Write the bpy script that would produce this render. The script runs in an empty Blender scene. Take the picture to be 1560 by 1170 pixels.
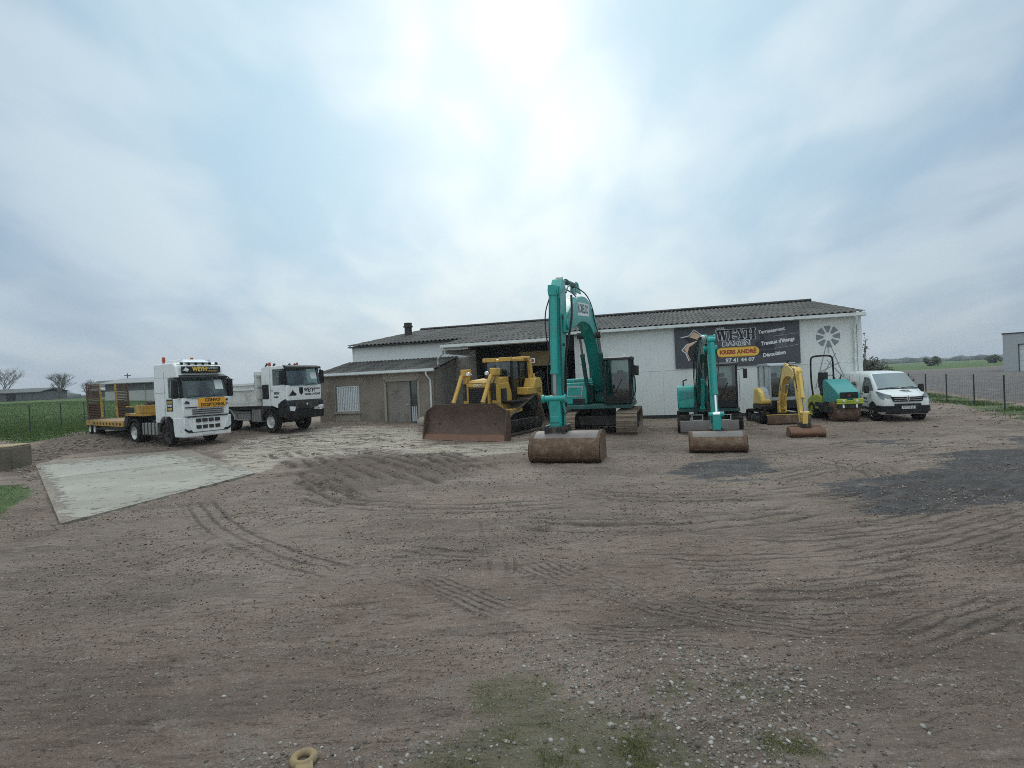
import bpy, bmesh, math, random
import numpy as np
from mathutils import Vector, Matrix
random.seed(7); RNG = np.random.default_rng(7)
S = bpy.context.scene; COL = S.collection
R = math.radians

# ------------------------------------------------------------------ camera
CAMH = 2.35; FPX = 850.0; ROLL = R(2.6); PITCH = R(-0.5)
_d = Vector((0, math.cos(PITCH), math.sin(PITCH)))
_u0 = Vector((1, 0, 0)).cross(_d)
_u = _u0 * math.cos(ROLL) + Vector((1, 0, 0)) * math.sin(ROLL)
_r = Vector((1, 0, 0)) * math.cos(ROLL) - _u0 * math.sin(ROLL)
cam = bpy.data.cameras.new("camera"); cam_o = bpy.data.objects.new("camera", cam); COL.objects.link(cam_o)
cam.sensor_width = 36; cam.lens = FPX / 1560 * 36; cam.clip_start = 0.1; cam.clip_end = 20000
cam_o.matrix_world = Matrix(((_r.x, _u.x, -_d.x, 0), (_r.y, _u.y, -_d.y, 0), (_r.z, _u.z, -_d.z, CAMH), (0, 0, 0, 1)))
S.camera = cam_o

# ------------------------------------------------------------------ sky, sun, exposure
SUN_EL = R(31); SUN_AZ = R(-0.5)
SUND = Vector((math.sin(SUN_AZ) * math.cos(SUN_EL), math.cos(SUN_AZ) * math.cos(SUN_EL), math.sin(SUN_EL)))
class NT:
    """small helper to write node trees in one line each"""
    def __init__(s, tree): s.t = tree; s.n = tree.nodes; s.l = tree.links
    def add(s, typ, ins=None, **props):
        n = s.n.new(typ)
        for k, v in props.items(): setattr(n, k, v)
        for k, v in (ins or {}).items(): s.set(n.inputs[k], v)
        return n
    def set(s, sock, v):
        if isinstance(v, bpy.types.NodeSocket): s.l.new(v, sock)
        elif isinstance(v, bpy.types.Node): s.l.new(v.outputs[0], sock)
        else:
            if hasattr(sock, 'default_value') and not isinstance(sock.default_value, (float, int)) and not isinstance(v, (tuple, list, Vector)):
                v = (v, v, v, 1)[:len(sock.default_value)]
            elif isinstance(v, (tuple, list)) and len(v) == 3 and len(sock.default_value) == 4: v = (*v, 1)
            sock.default_value = v
    def math(s, op, a, b=0.0, c=0.0, clamp=False):
        n = s.n.new('ShaderNodeMath'); n.operation = op; n.use_clamp = clamp
        s.set(n.inputs[0], a); s.set(n.inputs[1], b); s.set(n.inputs[2], c); return n.outputs[0]
    def vmath(s, op, a, b=(0, 0, 0)):
        n = s.n.new('ShaderNodeVectorMath'); n.operation = op
        s.set(n.inputs[0], a); s.set(n.inputs[1], b)
        return n.outputs['Value'] if op in ('DOT_PRODUCT', 'LENGTH', 'DISTANCE') else n.outputs[0]
    def mix(s, f, a, b, blend='MIX'):
        n = s.n.new('ShaderNodeMix'); n.data_type = 'RGBA'; n.blend_type = blend
        s.set(n.inputs[0], f); s.set(n.inputs[6], a); s.set(n.inputs[7], b); return n.outputs[2]
    def noise(s, vec, scale, detail=4, rough=0.55, dist=0.0):
        n = s.add('ShaderNodeTexNoise', {'Scale': scale, 'Detail': detail, 'Roughness': rough, 'Distortion': dist})
        if vec is not None: s.set(n.inputs['Vector'], vec)
        return n.outputs[0]
    def ramp(s, f, lo, hi):
        n = s.add('ShaderNodeMapRange', {'Value': f, 'From Min': lo, 'From Max': hi}); n.interpolation_type = 'SMOOTHSTEP'
        return n.outputs[0]

W = bpy.data.worlds.new("World"); S.world = W; W.use_nodes = True
w = NT(W.node_tree); w.n.clear()
sky = w.add('ShaderNodeTexSky', sky_type='NISHITA', sun_disc=False, sun_elevation=SUN_EL, sun_rotation=SUN_AZ, air_density=1.2, dust_density=3.0)
gen = w.add('ShaderNodeTexCoord').outputs['Generated']
dirn = w.vmath('NORMALIZE', gen)
sep = w.add('ShaderNodeSeparateXYZ', {0: dirn})
zc = w.math('MAXIMUM', sep.outputs[2], 0.0)
den = w.math('ADD', zc, 0.30)
plane = w.add('ShaderNodeCombineXYZ', {0: w.math('DIVIDE', sep.outputs[0], den), 1: w.math('DIVIDE', sep.outputs[1], den), 2: 0.0})
mp = w.add('ShaderNodeMapping', {'Vector': plane.outputs[0], 'Location': (3.1, 1.7, 0), 'Rotation': (0, 0, R(24)), 'Scale': (1.5, 1.0, 1)})
n1 = w.noise(mp.outputs[0], 1.3, 3, 0.5, 0.5)
mp2 = w.add('ShaderNodeMapping', {'Vector': plane.outputs[0], 'Location': (9.0, 4.0, 0), 'Rotation': (0, 0, R(-40)), 'Scale': (1.7, 0.9, 1)})
n2 = w.noise(mp2.outputs[0], 2.4, 5, 0.5, 0.5)
cl = w.ramp(w.math('ADD', w.math('MULTIPLY', n1, 0.62), w.math('MULTIPLY', n2, 0.38)), 0.36, 0.64)
glow = w.math('MAXIMUM', w.vmath('DOT_PRODUCT', dirn, tuple(SUND)), 0.0)
g1 = w.math('POWER', glow, 14.0); g2 = w.math('POWER', glow, 3.0)
c = w.mix(cl, (0.365, 0.515, 0.680), (0.585, 0.720, 0.825))
c = w.mix(w.math('MULTIPLY', w.ramp(glow, 0.70, 1.0), 0.85), c, w.mix(cl, (0.47, 0.71, 0.86), (0.72, 0.87, 0.93)))
hz = w.math('POWER', w.math('SUBTRACT', 1.0, zc), 9.0)
c = w.mix(w.math('MULTIPLY', hz, 0.75), c, (0.475, 0.56, 0.65))
c = w.mix(1.0, c, w.math('ADD', 0.71, w.math('MULTIPLY', g2, 0.31)), 'MULTIPLY')
c = w.mix(w.math('MULTIPLY', w.math('POWER', glow, 55.0), w.math('ADD', 0.0, w.math('MULTIPLY', cl, 0.5)), clamp=True), c, (0.86, 0.93, 0.96))
# overcast dome brighter overhead; extra boost behind the camera added to light the facade
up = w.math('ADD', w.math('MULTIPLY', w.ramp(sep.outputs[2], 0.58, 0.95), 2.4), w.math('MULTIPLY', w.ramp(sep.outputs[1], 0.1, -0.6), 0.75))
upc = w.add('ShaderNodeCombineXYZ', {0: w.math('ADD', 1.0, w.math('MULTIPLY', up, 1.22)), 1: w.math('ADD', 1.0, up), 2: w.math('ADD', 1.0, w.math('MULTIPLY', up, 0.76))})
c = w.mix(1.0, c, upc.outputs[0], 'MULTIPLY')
c = w.mix(1.0, c, 9.5, 'MULTIPLY')
c = w.mix(0.93, sky.outputs[0], c)
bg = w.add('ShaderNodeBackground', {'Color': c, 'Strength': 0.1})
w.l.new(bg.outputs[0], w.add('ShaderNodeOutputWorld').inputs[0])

sun = bpy.data.lights.new("sun", 'SUN'); sun.energy = 0.7; sun.angle = R(24); sun.color = (1.0, 0.97, 0.92)
sun_o = bpy.data.objects.new("sun", sun); COL.objects.link(sun_o); sun_o.location = (0, 0, 60)
sun_o.rotation_euler = SUND.to_track_quat('Z', 'Y').to_euler()
S.view_settings.view_transform = 'Standard'; S.view_settings.look = 'None'; S.view_settings.gamma = 1; S.view_settings.use_curve_mapping = False
S.view_settings.exposure = 0.17
S.cycles.use_denoising = False; S.cycles.filter_width = 0.95; S.cycles.max_bounces = 6; S.cycles.transparent_max_bounces = 12

# ------------------------------------------------------------------ terrain helpers
def sstep(a, b, x):
    t = np.clip((np.asarray(x, float) - a) / (b - a), 0, 1); return t * t * (3 - 2 * t)
def terrain(x, y):
    x = np.asarray(x, float); y = np.asarray(y, float)
    z = 0.50 * sstep(2, -9, x) * sstep(21, 32, y)                    # yard rises towards the annex
    z = z + 1.9 * sstep(-22, -60, x) * sstep(38, 80, y)              # field climbing on the left
    xf = 21.58 + 0.444 * (np.minimum(y, 70) - 24.5)                  # line of the right fence
    z = z + 0.75 * sstep(1.5, 9, x - xf) * sstep(15, 25, y)          # gravel platform beyond it
    return z
def G(px, py):
    """photo pixel -> point of the ground (used to place ground zones and things)"""
    v = _d + _r * ((px - 780) / FPX) - _u * ((py - 585) / FPX)
    z = 0.0; p = Vector((0, 0, 0))
    for _ in range(12):
        t = (z - CAMH) / v.z; p = Vector((0, 0, CAMH)) + v * t; z = float(terrain(p.x, p.y))
        if t > 3000: break
    return p
def tz(x, y): return float(terrain(x, y))

# ------------------------------------------------------------------ materials
M = {}
def mat(name, col, rough=0.6, metal=0.0, var=0.12, scale=3.0, dirt=None, dirt_amt=0.0, dirt_scale=1.6, bump=0.0, bump_scale=40, spec=0.5, wave=None, coat=0.0, dust=0.0, dustc=(0.23, 0.185, 0.145), speck=True):
    m = bpy.data.materials.new(name); m.use_nodes = True; t = NT(m.node_tree); t.n.clear()
    co = t.add('ShaderNodeTexCoord').outputs['Object']
    out = t.add('ShaderNodeOutputMaterial'); b = t.add('ShaderNodeBsdfPrincipled')
    nz = t.noise(co, scale, 6, 0.6)
    f = t.math('ADD', 1.0 - var, t.math('MULTIPLY', nz, 2 * var))
    c = t.mix(1.0, (*col, 1), f, 'MULTIPLY')
    rg = t.math('ADD', rough - 0.08, t.math('MULTIPLY', nz, 0.16), clamp=True)
    if dirt:
        d = t.ramp(t.math('ADD', t.math('MULTIPLY', t.noise(co, dirt_scale, 8, 0.68), 0.75), t.math('MULTIPLY', t.noise(co, dirt_scale * 9, 3, 0.6), 0.25)), 0.62 - 0.3 * dirt_amt, 0.74 - 0.16 * dirt_amt)
        c = t.mix(t.math('MULTIPLY', d, min(1.0, 0.55 + dirt_amt * 0.5)), c, (*dirt, 1)); rg = t.math('MAXIMUM', rg, t.math('MULTIPLY', d, 0.85))
    if dust:                                                          # dried splashes and dusty runs
        dm = t.add('ShaderNodeMapping', {'Vector': co, 'Scale': (1.0, 1.0, 0.32)}).outputs[0]
        q = t.math('MULTIPLY', t.ramp(t.noise(dm, 5.0, 8, 0.72, 0.3), 0.50, 0.72), dust); c = t.mix(q, c, (*dustc, 1)); rg = t.math('MAXIMUM', rg, t.math('MULTIPLY', q, 0.9))
        q2 = t.ramp(t.noise(co, 26, 4, 0.7), 0.60, 0.70)
        if speck: c = t.mix(t.math('MULTIPLY', q2, dust * 0.8), c, (dustc[0] * .4, dustc[1] * .38, dustc[2] * .36, 1))
    t.set(b.inputs['Base Color'], c); t.set(b.inputs['Roughness'], rg); b.inputs['Metallic'].default_value = metal
    b.inputs['Specular IOR Level'].default_value = spec
    if coat: b.inputs['Coat Weight'].default_value = coat; b.inputs['Coat Roughness'].default_value = 0.15
    h = None
    if bump: h = t.math('MULTIPLY', t.noise(co, bump_scale, 4, 0.6), bump)
    if wave:                                                          # (axis, period, depth): ribs pressed into sheet metal
        s_ = t.add('ShaderNodeSeparateXYZ', {0: co}); wv = t.math('SINE', t.math('MULTIPLY', s_.outputs['XYZ'.index(wave[0])], 2 * math.pi / wave[1]))
        wv = t.math('MULTIPLY', t.ramp(wv, -0.2, 0.5), wave[2]); h = wv if h is None else t.math('ADD', h, wv)
    if h is not None:
        bp = t.add('ShaderNodeBump', {'Height': h, 'Strength': 1.0, 'Distance': 1.0}); t.l.new(bp.outputs[0], b.inputs['Normal'])
    t.l.new(b.outputs[0], out.inputs[0]); M[name] = m; return m
MUD = (0.16, 0.12, 0.085)
mat('white_paint', (0.74, 0.76, 0.76), 0.32, 0, 0.05, 2, (0.36, 0.32, 0.27), 0.22, 1.2, coat=0.12, dust=0.28)
mat('dirty_white', (0.66, 0.66, 0.63), 0.5, 0, 0.08, 2, (0.33, 0.29, 0.24), 0.4, 1.3, dust=0.5)
mat('black_plastic', (0.011, 0.0115, 0.0125), 0.5, 0, 0.2, 4, (0.05, 0.042, 0.035), 0.1, spec=0.3, dust=0.18)
mat('dark_steel', (0.028, 0.026, 0.025), 0.6, 0.2, 0.3, 5, MUD, 0.3, dust=0.6)
mat('rubber', (0.017, 0.016, 0.0155), 0.9, 0, 0.25, 6, (0.10, 0.08, 0.06), 0.3, 2.5, spec=0.2, dust=0.5)
mat('rim_steel', (0.60, 0.60, 0.59), 0.45, 0.2, 0.12, 6, (0.25, 0.21, 0.17), 0.2, dust=0.35)
mat('alloy', (0.5, 0.5, 0.5), 0.4, 0.6, 0.1, 4, (0.2, 0.18, 0.15), 0.3)
mat('kob', (0.006, 0.32, 0.285), 0.38, 0, 0.12, 2.2, (0.03, 0.17, 0.14), 0.42, 1.8, coat=0.05, dust=0.5)
mat('kob_dark', (0.008, 0.085, 0.078), 0.5, 0, 0.2, 2.5, (0.03, 0.03, 0.025), 0.35, dust=0.45)
mat('hood_teal', (0.025, 0.28, 0.275), 0.38, 0, 0.08, 2, (0.1, 0.17, 0.15), 0.25, coat=0.05, dust=0.4)
mat('lime', (0.38, 0.45, 0.04), 0.45, 0, 0.12, 3, (0.2, 0.18, 0.06), 0.35, dust=0.45)
mat('cat_yellow', (0.60, 0.355, 0.065), 0.5, 0, 0.14, 2.5, (0.24, 0.16, 0.075), 0.45, 2.4, dust=0.65)
mat('mini_yellow', (0.72, 0.49, 0.12), 0.45, 0, 0.12, 3, (0.30, 0.2, 0.09), 0.22, 2.2, dust=0.4)
mat('trailer_yellow', (0.50, 0.275, 0.03), 0.6, 0, 0.2, 3, (0.12, 0.075, 0.04), 0.6, 2, dust=0.75)
mat('sign_orange', (0.78, 0.36, 0.02), 0.5, 0, 0.05, 3, dust=0.2)
mat('rust', (0.17, 0.083, 0.048), 0.8, 0, 0.35, 4, (0.085, 0.05, 0.036), 0.5, 2.5, bump=0.01, bump_scale=25)
mat('bucket_rust', (0.115, 0.066, 0.040), 0.9, 0, 0.6, 7, (0.22, 0.165, 0.12), 0.5, 4.2, bump=0.03, bump_scale=14)
mat('bucket_steel', (0.17, 0.15, 0.145), 0.6, 0.2, 0.3, 3, (0.15, 0.1, 0.07), 0.4, 2, bump=0.006)
mat('blade_steel', (0.105, 0.066, 0.048), 0.75, 0.1, 0.5, 2.2, (0.16, 0.11, 0.08), 0.45, 2.6, bump=0.006, bump_scale=30)
mat('blade_edge', (0.20, 0.10, 0.065), 0.6, 0.3, 0.3, 3, (0.12, 0.07, 0.05), 0.4)
mat('track_steel', (0.125, 0.10, 0.08), 0.75, 0.2, 0.35, 6, (0.15, 0.115, 0.085), 0.5, 3, bump=0.01, bump_scale=30, dust=0.8)
mat('track_mud', (0.215, 0.165, 0.122), 0.85, 0, 0.4, 6, (0.12, 0.09, 0.068), 0.5, 4, bump=0.012, bump_scale=30)
mat('chrome', (0.85, 0.86, 0.88), 0.12, 1.0, 0.03)
mat('grey_cab', (0.34, 0.37, 0.40), 0.45, 0, 0.08, 3, (0.2, 0.18, 0.16), 0.25, dust=0.35)
mat('light_grey', (0.42, 0.44, 0.46), 0.5, 0, 0.1, 3, (0.25, 0.22, 0.2), 0.3, dust=0.4)
mat('tank_grey', (0.30, 0.30, 0.29), 0.5, 0.4, 0.15, 3, (0.17, 0.14, 0.11), 0.4, dust=0.5)
mat('hose_black', (0.012, 0.012, 0.013), 0.5, 0, 0.2)
mat('seat_fabric', (0.025, 0.025, 0.028), 0.9, 0, 0.3)
mat('wall_white', (0.71, 0.73, 0.715), 0.6, 0, 0.05, 0.8, (0.54, 0.54, 0.50), 0.2, 0.7, wave=('X', 0.22, 0.004), dust=0.22, dustc=(0.42, 0.40, 0.36), speck=False)
mat('trim_white', (0.66, 0.69, 0.69), 0.5, 0, 0.06, 3, (0.38, 0.36, 0.32), 0.35, 2, dust=0.3)
mat('render_brown', (0.235, 0.20, 0.165), 0.9, 0, 0.22, 1.5, (0.13, 0.105, 0.08), 0.45, 0.9, bump=0.015, bump_scale=35)
mat('render_grey', (0.30, 0.275, 0.245), 0.9, 0, 0.2, 1.8, (0.14, 0.125, 0.11), 0.4, 1.0, bump=0.012, bump_scale=35)
mat('concrete_sill', (0.31, 0.27, 0.225), 0.85, 0, 0.15, 3, (0.18, 0.15, 0.12), 0.3, bump=0.006)
mat('shutter_white', (0.66, 0.69, 0.71), 0.45, 0, 0.06, 3, (0.4, 0.38, 0.34), 0.25, dust=0.2)
mat('door_wood', (0.225, 0.205, 0.18), 0.7, 0, 0.25, 3, (0.09, 0.07, 0.055), 0.4, wave=('X', 0.13, 0.006))
mat('dark_base', (0.035, 0.034, 0.034), 0.85, 0, 0.25, 3)
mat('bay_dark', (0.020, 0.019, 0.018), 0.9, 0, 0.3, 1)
mat('bay_panel', (0.40, 0.29, 0.13), 0.6, 0, 0.15, 2, (0.2, 0.14, 0.07), 0.35, wave=('X', 0.12, 0.02), dust=0.4)
mat('sign_grey', (0.062, 0.066, 0.078), 0.5, 0, 0.08, 1.5)
mat('sign_dark', (0.026, 0.027, 0.032), 0.5, 0, 0.05)
mat('sign_mid', (0.10, 0.10, 0.115), 0.5, 0, 0.05)
mat('sign_black', (0.010, 0.010, 0.012), 0.5, 0, 0.05)
mat('sign_white', (0.72, 0.73, 0.74), 0.5, 0, 0.03)
mat('sign_peach', (0.72, 0.47, 0.33), 0.5, 0, 0.15, 2)
mat('sign_yellow', (0.80, 0.53, 0.08), 0.5, 0, 0.06)
mat('sign_red', (0.36, 0.035, 0.02), 0.5, 0, 0.05)
mat('mural_grey', (0.22, 0.24, 0.25), 0.7, 0, 0.1, 3)
mat('lamp_glass', (0.75, 0.78, 0.8), 0.12, 0.2, 0.1, 8)
mat('head_glass', (0.16, 0.175, 0.185), 0.1, 0.3, 0.9, 9, spec=0.8)
mat('rod_grey', (0.30, 0.30, 0.30), 0.4, 0.7, 0.15, 4, (0.12, 0.1, 0.08), 0.4)
mat('beacon', (0.35, 0.06, 0.02), 0.3, 0, 0.1)
mat('car_glass', (0.030, 0.046, 0.046), 0.06, 0, 0.85, 1.6, spec=0.8)  # strong tone variation in the colour stands in for reflections
mat('van_glass', (0.13, 0.17, 0.19), 0.06, 0.6, 0.15, 1.2, spec=0.9)
mat('paper', (0.6, 0.66, 0.66), 0.7)
mat('plate_white', (0.6, 0.62, 0.62), 0.5)
mat('post_green', (0.02, 0.035, 0.03), 0.6, 0, 0.15)
mat('wire_grey', (0.10, 0.11, 0.11), 0.6, 0.3, 0.1)
mat('barn_roof', (0.25, 0.26, 0.265), 0.8, 0, 0.12, 0.4, (0.16, 0.16, 0.155), 0.4, 0.2)
mat('barn_dark', (0.11, 0.113, 0.113), 0.85, 0, 0.2, 0.4, wave=('X', 0.6, 0.05))
mat('barn_wall', (0.40, 0.41, 0.39), 0.8, 0, 0.1, 0.4)
mat('block_lit_top', (0.34, 0.26, 0.16), 0.9, 0, 0.25, 2.5, (0.17, 0.14, 0.1), 0.4, 1.5, bump=0.02, bump_scale=12)  # yellowish block top, its daylight put into the lighter colour
mat('block_shaded_side', (0.125, 0.105, 0.08), 0.9, 0, 0.25, 2.5, (0.07, 0.065, 0.05), 0.45, 1.5, bump=0.02, bump_scale=12)  # sides of the same block, shade put into the darker colour
mat('ring_paint', (0.27, 0.195, 0.095), 0.85, 0, 0.3, 12, (0.16, 0.125, 0.095), 0.6, 14)
mat('bark', (0.10, 0.092, 0.085), 0.9, 0, 0.3, 3)
mat('twig', (0.15, 0.14, 0.135), 0.9, 0, 0.3, 3)  # greyed and lightened: haze over the far trees put into the colour
mat('leaf_dull', (0.055, 0.07, 0.04), 0.8, 0, 0.4, 1.2)
mat('grey_house', (0.36, 0.38, 0.40), 0.7, 0, 0.06, 0.6)
mat('garage_door', (0.58, 0.61, 0.63), 0.5, 0, 0.04, 1)
mat('heap_brown', (0.055, 0.04, 0.033), 0.9, 0, 0.4, 4, bump=0.03, bump_scale=9)
mat('tarp_dark', (0.035, 0.035, 0.038), 0.6, 0, 0.3, 3)
mat('wood_deck', (0.27, 0.17, 0.10), 0.85, 0, 0.25, 3, (0.14, 0.1, 0.07), 0.45, wave=('X', 0.22, 0.01))
mat('ramp_rust', (0.085, 0.05, 0.035), 0.85, 0, 0.35, 4)
def glass_mat(name, tint, refl):
    m = bpy.data.materials.new(name); m.use_nodes = True; t = NT(m.node_tree); t.n.clear()
    tr = t.add('ShaderNodeBsdfTransparent', {0: (*tint, 1)}); gl = t.add('ShaderNodeBsdfGlossy', {'Color': (0.8, 0.85, 0.85, 1), 'Roughness': 0.04})
    lw = t.add('ShaderNodeLayerWeight', {'Blend': 0.25})
    mx = t.add('ShaderNodeMixShader', {0: t.math('ADD', refl, t.math('MULTIPLY', lw.outputs[0], 0.5), clamp=True), 1: tr.outputs[0], 2: gl.outputs[0]})
    t.l.new(mx.outputs[0], t.add('ShaderNodeOutputMaterial').inputs[0]); M[name] = m
glass_mat('cab_glass', (0.42, 0.5, 0.49), 0.10)

# ------------------------------------------------------------------ mesh helpers
class MB:
    def __init__(s): s.v = []; s.f = []; s.m = []; s.X = Matrix.Identity(4); s.mi = 0
    def _add(s, vs, fs):
        o = len(s.v); s.v += [tuple(s.X @ Vector(p)) for p in vs]
        for f in fs: s.f.append([o + i for i in f]); s.m.append(s.mi)
        return s
    def box(s, x0, x1, y0, y1, z0, z1, rot=None):
        vs = [(x, y, z) for z in (z0, z1) for y in (y0, y1) for x in (x0, x1)]
        if rot:
            c = Vector(((x0 + x1) / 2, (y0 + y1) / 2, (z0 + z1) / 2)); q = Matrix.Rotation(rot[1], 3, rot[0]); vs = [tuple(c + q @ (Vector(p) - c)) for p in vs]
        return s._add(vs, [(0, 2, 3, 1), (4, 5, 7, 6), (0, 1, 5, 4), (2, 6, 7, 3), (0, 4, 6, 2), (1, 3, 7, 5)])
    def prism(s, poly, lo, hi, ax='x', tap=None):
        """poly of (a,b): ax x -> (y,z), y -> (x,z), z -> (x,y); tap scales the hi end about its centre"""
        def P(a, b, t): return {'x': (t, a, b), 'y': (a, t, b), 'z': (a, b, t)}[ax]
        n = len(poly); ar = sum(poly[i][0] * poly[(i + 1) % n][1] - poly[(i + 1) % n][0] * poly[i][1] for i in range(n))
        if (ar < 0) != (ax == 'y'): poly = poly[::-1]
        hp = poly
        if tap:
            ca = sum(p[0] for p in poly) / n; cb = sum(p[1] for p in poly) / n; hp = [(ca + (p[0] - ca) * tap, cb + (p[1] - cb) * tap) for p in poly]
        vs = [P(*p, lo) for p in poly] + [P(*p, hi) for p in hp]
        return s._add(vs, [tuple(range(n))[::-1], tuple(range(n, 2 * n))] + [(i, (i + 1) % n, n + (i + 1) % n, n + i) for i in range(n)])
    def cyl(s, p0, p1, r0, r1=None, n=16, caps=True):
        r1 = r0 if r1 is None else r1; p0 = Vector(p0); p1 = Vector(p1); d = (p1 - p0).normalized()
        a = d.orthogonal().normalized(); b = d.cross(a); vs = []
        for p, r in ((p0, r0), (p1, r1)):
            for i in range(n):
                t = 2 * math.pi * i / n; vs.append(tuple(p + (a * math.cos(t) + b * math.sin(t)) * r))
        fs = [(i, (i + 1) % n, n + (i + 1) % n, n + i) for i in range(n)]
        if caps: fs += [tuple(range(n))[::-1], tuple(range(n, 2 * n))]
        return s._add(vs, fs)
    def tube(s, pts, r, n=8):
        pts = [Vector(p) for p in pts]; rings = []; a = None
        for i, p in enumerate(pts):
            d = (pts[min(i + 1, len(pts) - 1)] - pts[max(i - 1, 0)]).normalized()
            a = d.orthogonal().normalized() if a is None else (a - d * a.dot(d)).normalized()
            b = d.cross(a); rr = r[i] if isinstance(r, (list, tuple)) else r
            rings.append([tuple(p + (a * math.cos(2 * math.pi * k / n) + b * math.sin(2 * math.pi * k / n)) * rr) for k in range(n)])
        return s.loft(rings)
    def loft(s, rings, closed=True, caps=True):
        n = len(rings[0]); vs = [p for r in rings for p in r]; fs = []
        for i in range(len(rings) - 1):
            for k in range(n if closed else n - 1): fs.append((i * n + k, i * n + (k + 1) % n, (i + 1) * n + (k + 1) % n, (i + 1) * n + k))
        if caps and closed: fs += [tuple(range(n))[::-1], tuple(range(len(vs) - n, len(vs)))]
        return s._add(vs, fs)
    def lathe(s, c, prof, n=28, ax='x'):
        """prof of (h, r) along the axis"""
        rings = []
        for h, r in prof:
            ring = []
            for k in range(n):
                t = 2 * math.pi * k / n; a, b = r * math.cos(t), r * math.sin(t)
                ring.append({'x': (c[0] + h, c[1] + a, c[2] + b), 'z': (c[0] + a, c[1] + b, c[2] + h), 'y': (c[0] + b, c[1] + h, c[2] + a)}[ax])
            rings.append(ring)
        return s.loft(rings, caps=tuple(prof[0]) != tuple(prof[-1]))
    def quad(s, *p): return s._add(p, [tuple(range(len(p)))])
    def build(s, name, mats, parent=None, bevel=0.0, seg=2, smooth=True, ang=35):
        me = bpy.data.meshes.new(name); me.from_pydata(s.v, [], s.f)
        for m in ([mats] if isinstance(mats, str) else mats): me.materials.append(M[m])
        me.polygons.foreach_set('material_index', s.m)
        b = bmesh.new(); b.from_mesh(me); bmesh.ops.recalc_face_normals(b, faces=b.faces); b.to_mesh(me); b.free()
        if smooth: me.polygons.foreach_set('use_smooth', [True] * len(me.polygons)); me.set_sharp_from_angle(angle=R(ang))
        me.update(); o = bpy.data.objects.new(name, me); COL.objects.link(o)
        if parent: o.parent = parent
        if bevel:
            md = o.modifiers.new('bevel', 'BEVEL'); md.width = bevel; md.segments = seg; md.limit_method = 'ANGLE'; md.angle_limit = R(40)
        return o
def tag(o, label=None, cat=None, group=None, kind=None):
    if label: o['label'] = label
    if cat: o['category'] = cat
    if group: o['group'] = group
    if kind: o['kind'] = kind
    return o
def thing(name, label, cat, x=0, y=0, z=None, rot=0, group=None):
    o = bpy.data.objects.new(name, None); COL.objects.link(o); o.empty_display_size = 0.3
    o.location = (x, y, tz(x, y) if z is None else z); o.rotation_euler = (0, 0, R(rot)); return tag(o, label, cat, group)
def copy_tree(o, parent=None):
    c = o.copy(); COL.objects.link(c)
    if parent: c.parent = parent
    for ch in o.children: copy_tree(ch, c)
    return c
_tc = {}
def text(parent, s, name, matl, size, Mx, bold=0.0, depth=0.002, slant=0.0, width=None, align='CENTER'):
    """lettering as a thin mesh; Mx places its centre, letters read along local X, up along local Y"""
    cu = bpy.data.curves.new('lettering', 'FONT'); cu.body = s; cu.size = size; cu.align_x = align; cu.align_y = 'CENTER'; cu.extrude = depth; cu.offset = bold; cu.shear = slant; cu.resolution_u = 3
    to = bpy.data.objects.new('lettering', cu); COL.objects.link(to); bpy.context.view_layer.update()
    me = bpy.data.meshes.new_from_object(to.evaluated_get(bpy.context.evaluated_depsgraph_get())); bpy.data.objects.remove(to); bpy.data.curves.remove(cu)
    if width:
        xs = [v.co.x for v in me.vertices]; k = width / (max(xs) - min(xs))
        for v in me.vertices: v.co.x *= k
    me.transform(Mx); me.materials.clear(); me.materials.append(M[matl]); me.name = name
    o = bpy.data.objects.new(name, me); COL.objects.link(o); o.parent = parent; return o
def face(x, y, z, yaw=0, tilt=0, roll=0):
    """matrix for lettering on a face looking along local -Y (yaw 0); yaw -90 looks along -X"""
    return Matrix.Translation((x, y, z)) @ Matrix.Rotation(R(yaw), 4, 'Z') @ Matrix.Rotation(R(90 + tilt), 4, 'X') @ Matrix.Rotation(R(roll), 4, 'Z')
# ------------------------------------------------------------------ ground
def vnoise(x, y, seed=0):
    xi = np.floor(x).astype(np.int64); yi = np.floor(y).astype(np.int64); fx = x - xi; fy = y - yi
    def h(i, j):
        k = (i * 374761393 + j * 668265263 + seed * 2147483647) & 0xffffffff
        k = ((k ^ (k >> 13)) * 1274126177) & 0xffffffff; return ((k ^ (k >> 16)) & 0xffff) / 65535.0
    fx = fx * fx * (3 - 2 * fx); fy = fy * fy * (3 - 2 * fy)
    return (h(xi, yi) * (1 - fx) + h(xi + 1, yi) * fx) * (1 - fy) + (h(xi, yi + 1) * (1 - fx) + h(xi + 1, yi + 1) * fx) * fy
def fbm(x, y, o=4, seed=0, g=0.5):
    v = 0; a = 1; t = 0
    for i in range(o): v = v + a * vnoise(x * 2 ** i + 17.3 * i, y * 2 ** i - 9.1 * i, seed + i); t += a; a *= g
    return v / t
def pix_poly(pts): return np.array([tuple(G(*p)[:2]) for p in pts])
def inpoly(poly, x, y):
    """signed distance (metres, + inside) to a polygon"""
    d = np.full(x.shape, 1e9); ins = np.zeros(x.shape, bool); n = len(poly)
    for i in range(n):
        ax, ay = poly[i]; bx, by = poly[(i + 1) % n]; ex, ey = bx - ax, by - ay
        t = np.clip(((x - ax) * ex + (y - ay) * ey) / (ex * ex + ey * ey + 1e-9), 0, 1)
        d = np.minimum(d, np.hypot(x - ax - t * ex, y - ay - t * ey))
        ins ^= ((ay > y) != (by > y)) & (x < ex * (y - ay) / (by - ay + 1e-12) + ax)
    return np.where(ins, d, -d)
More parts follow.
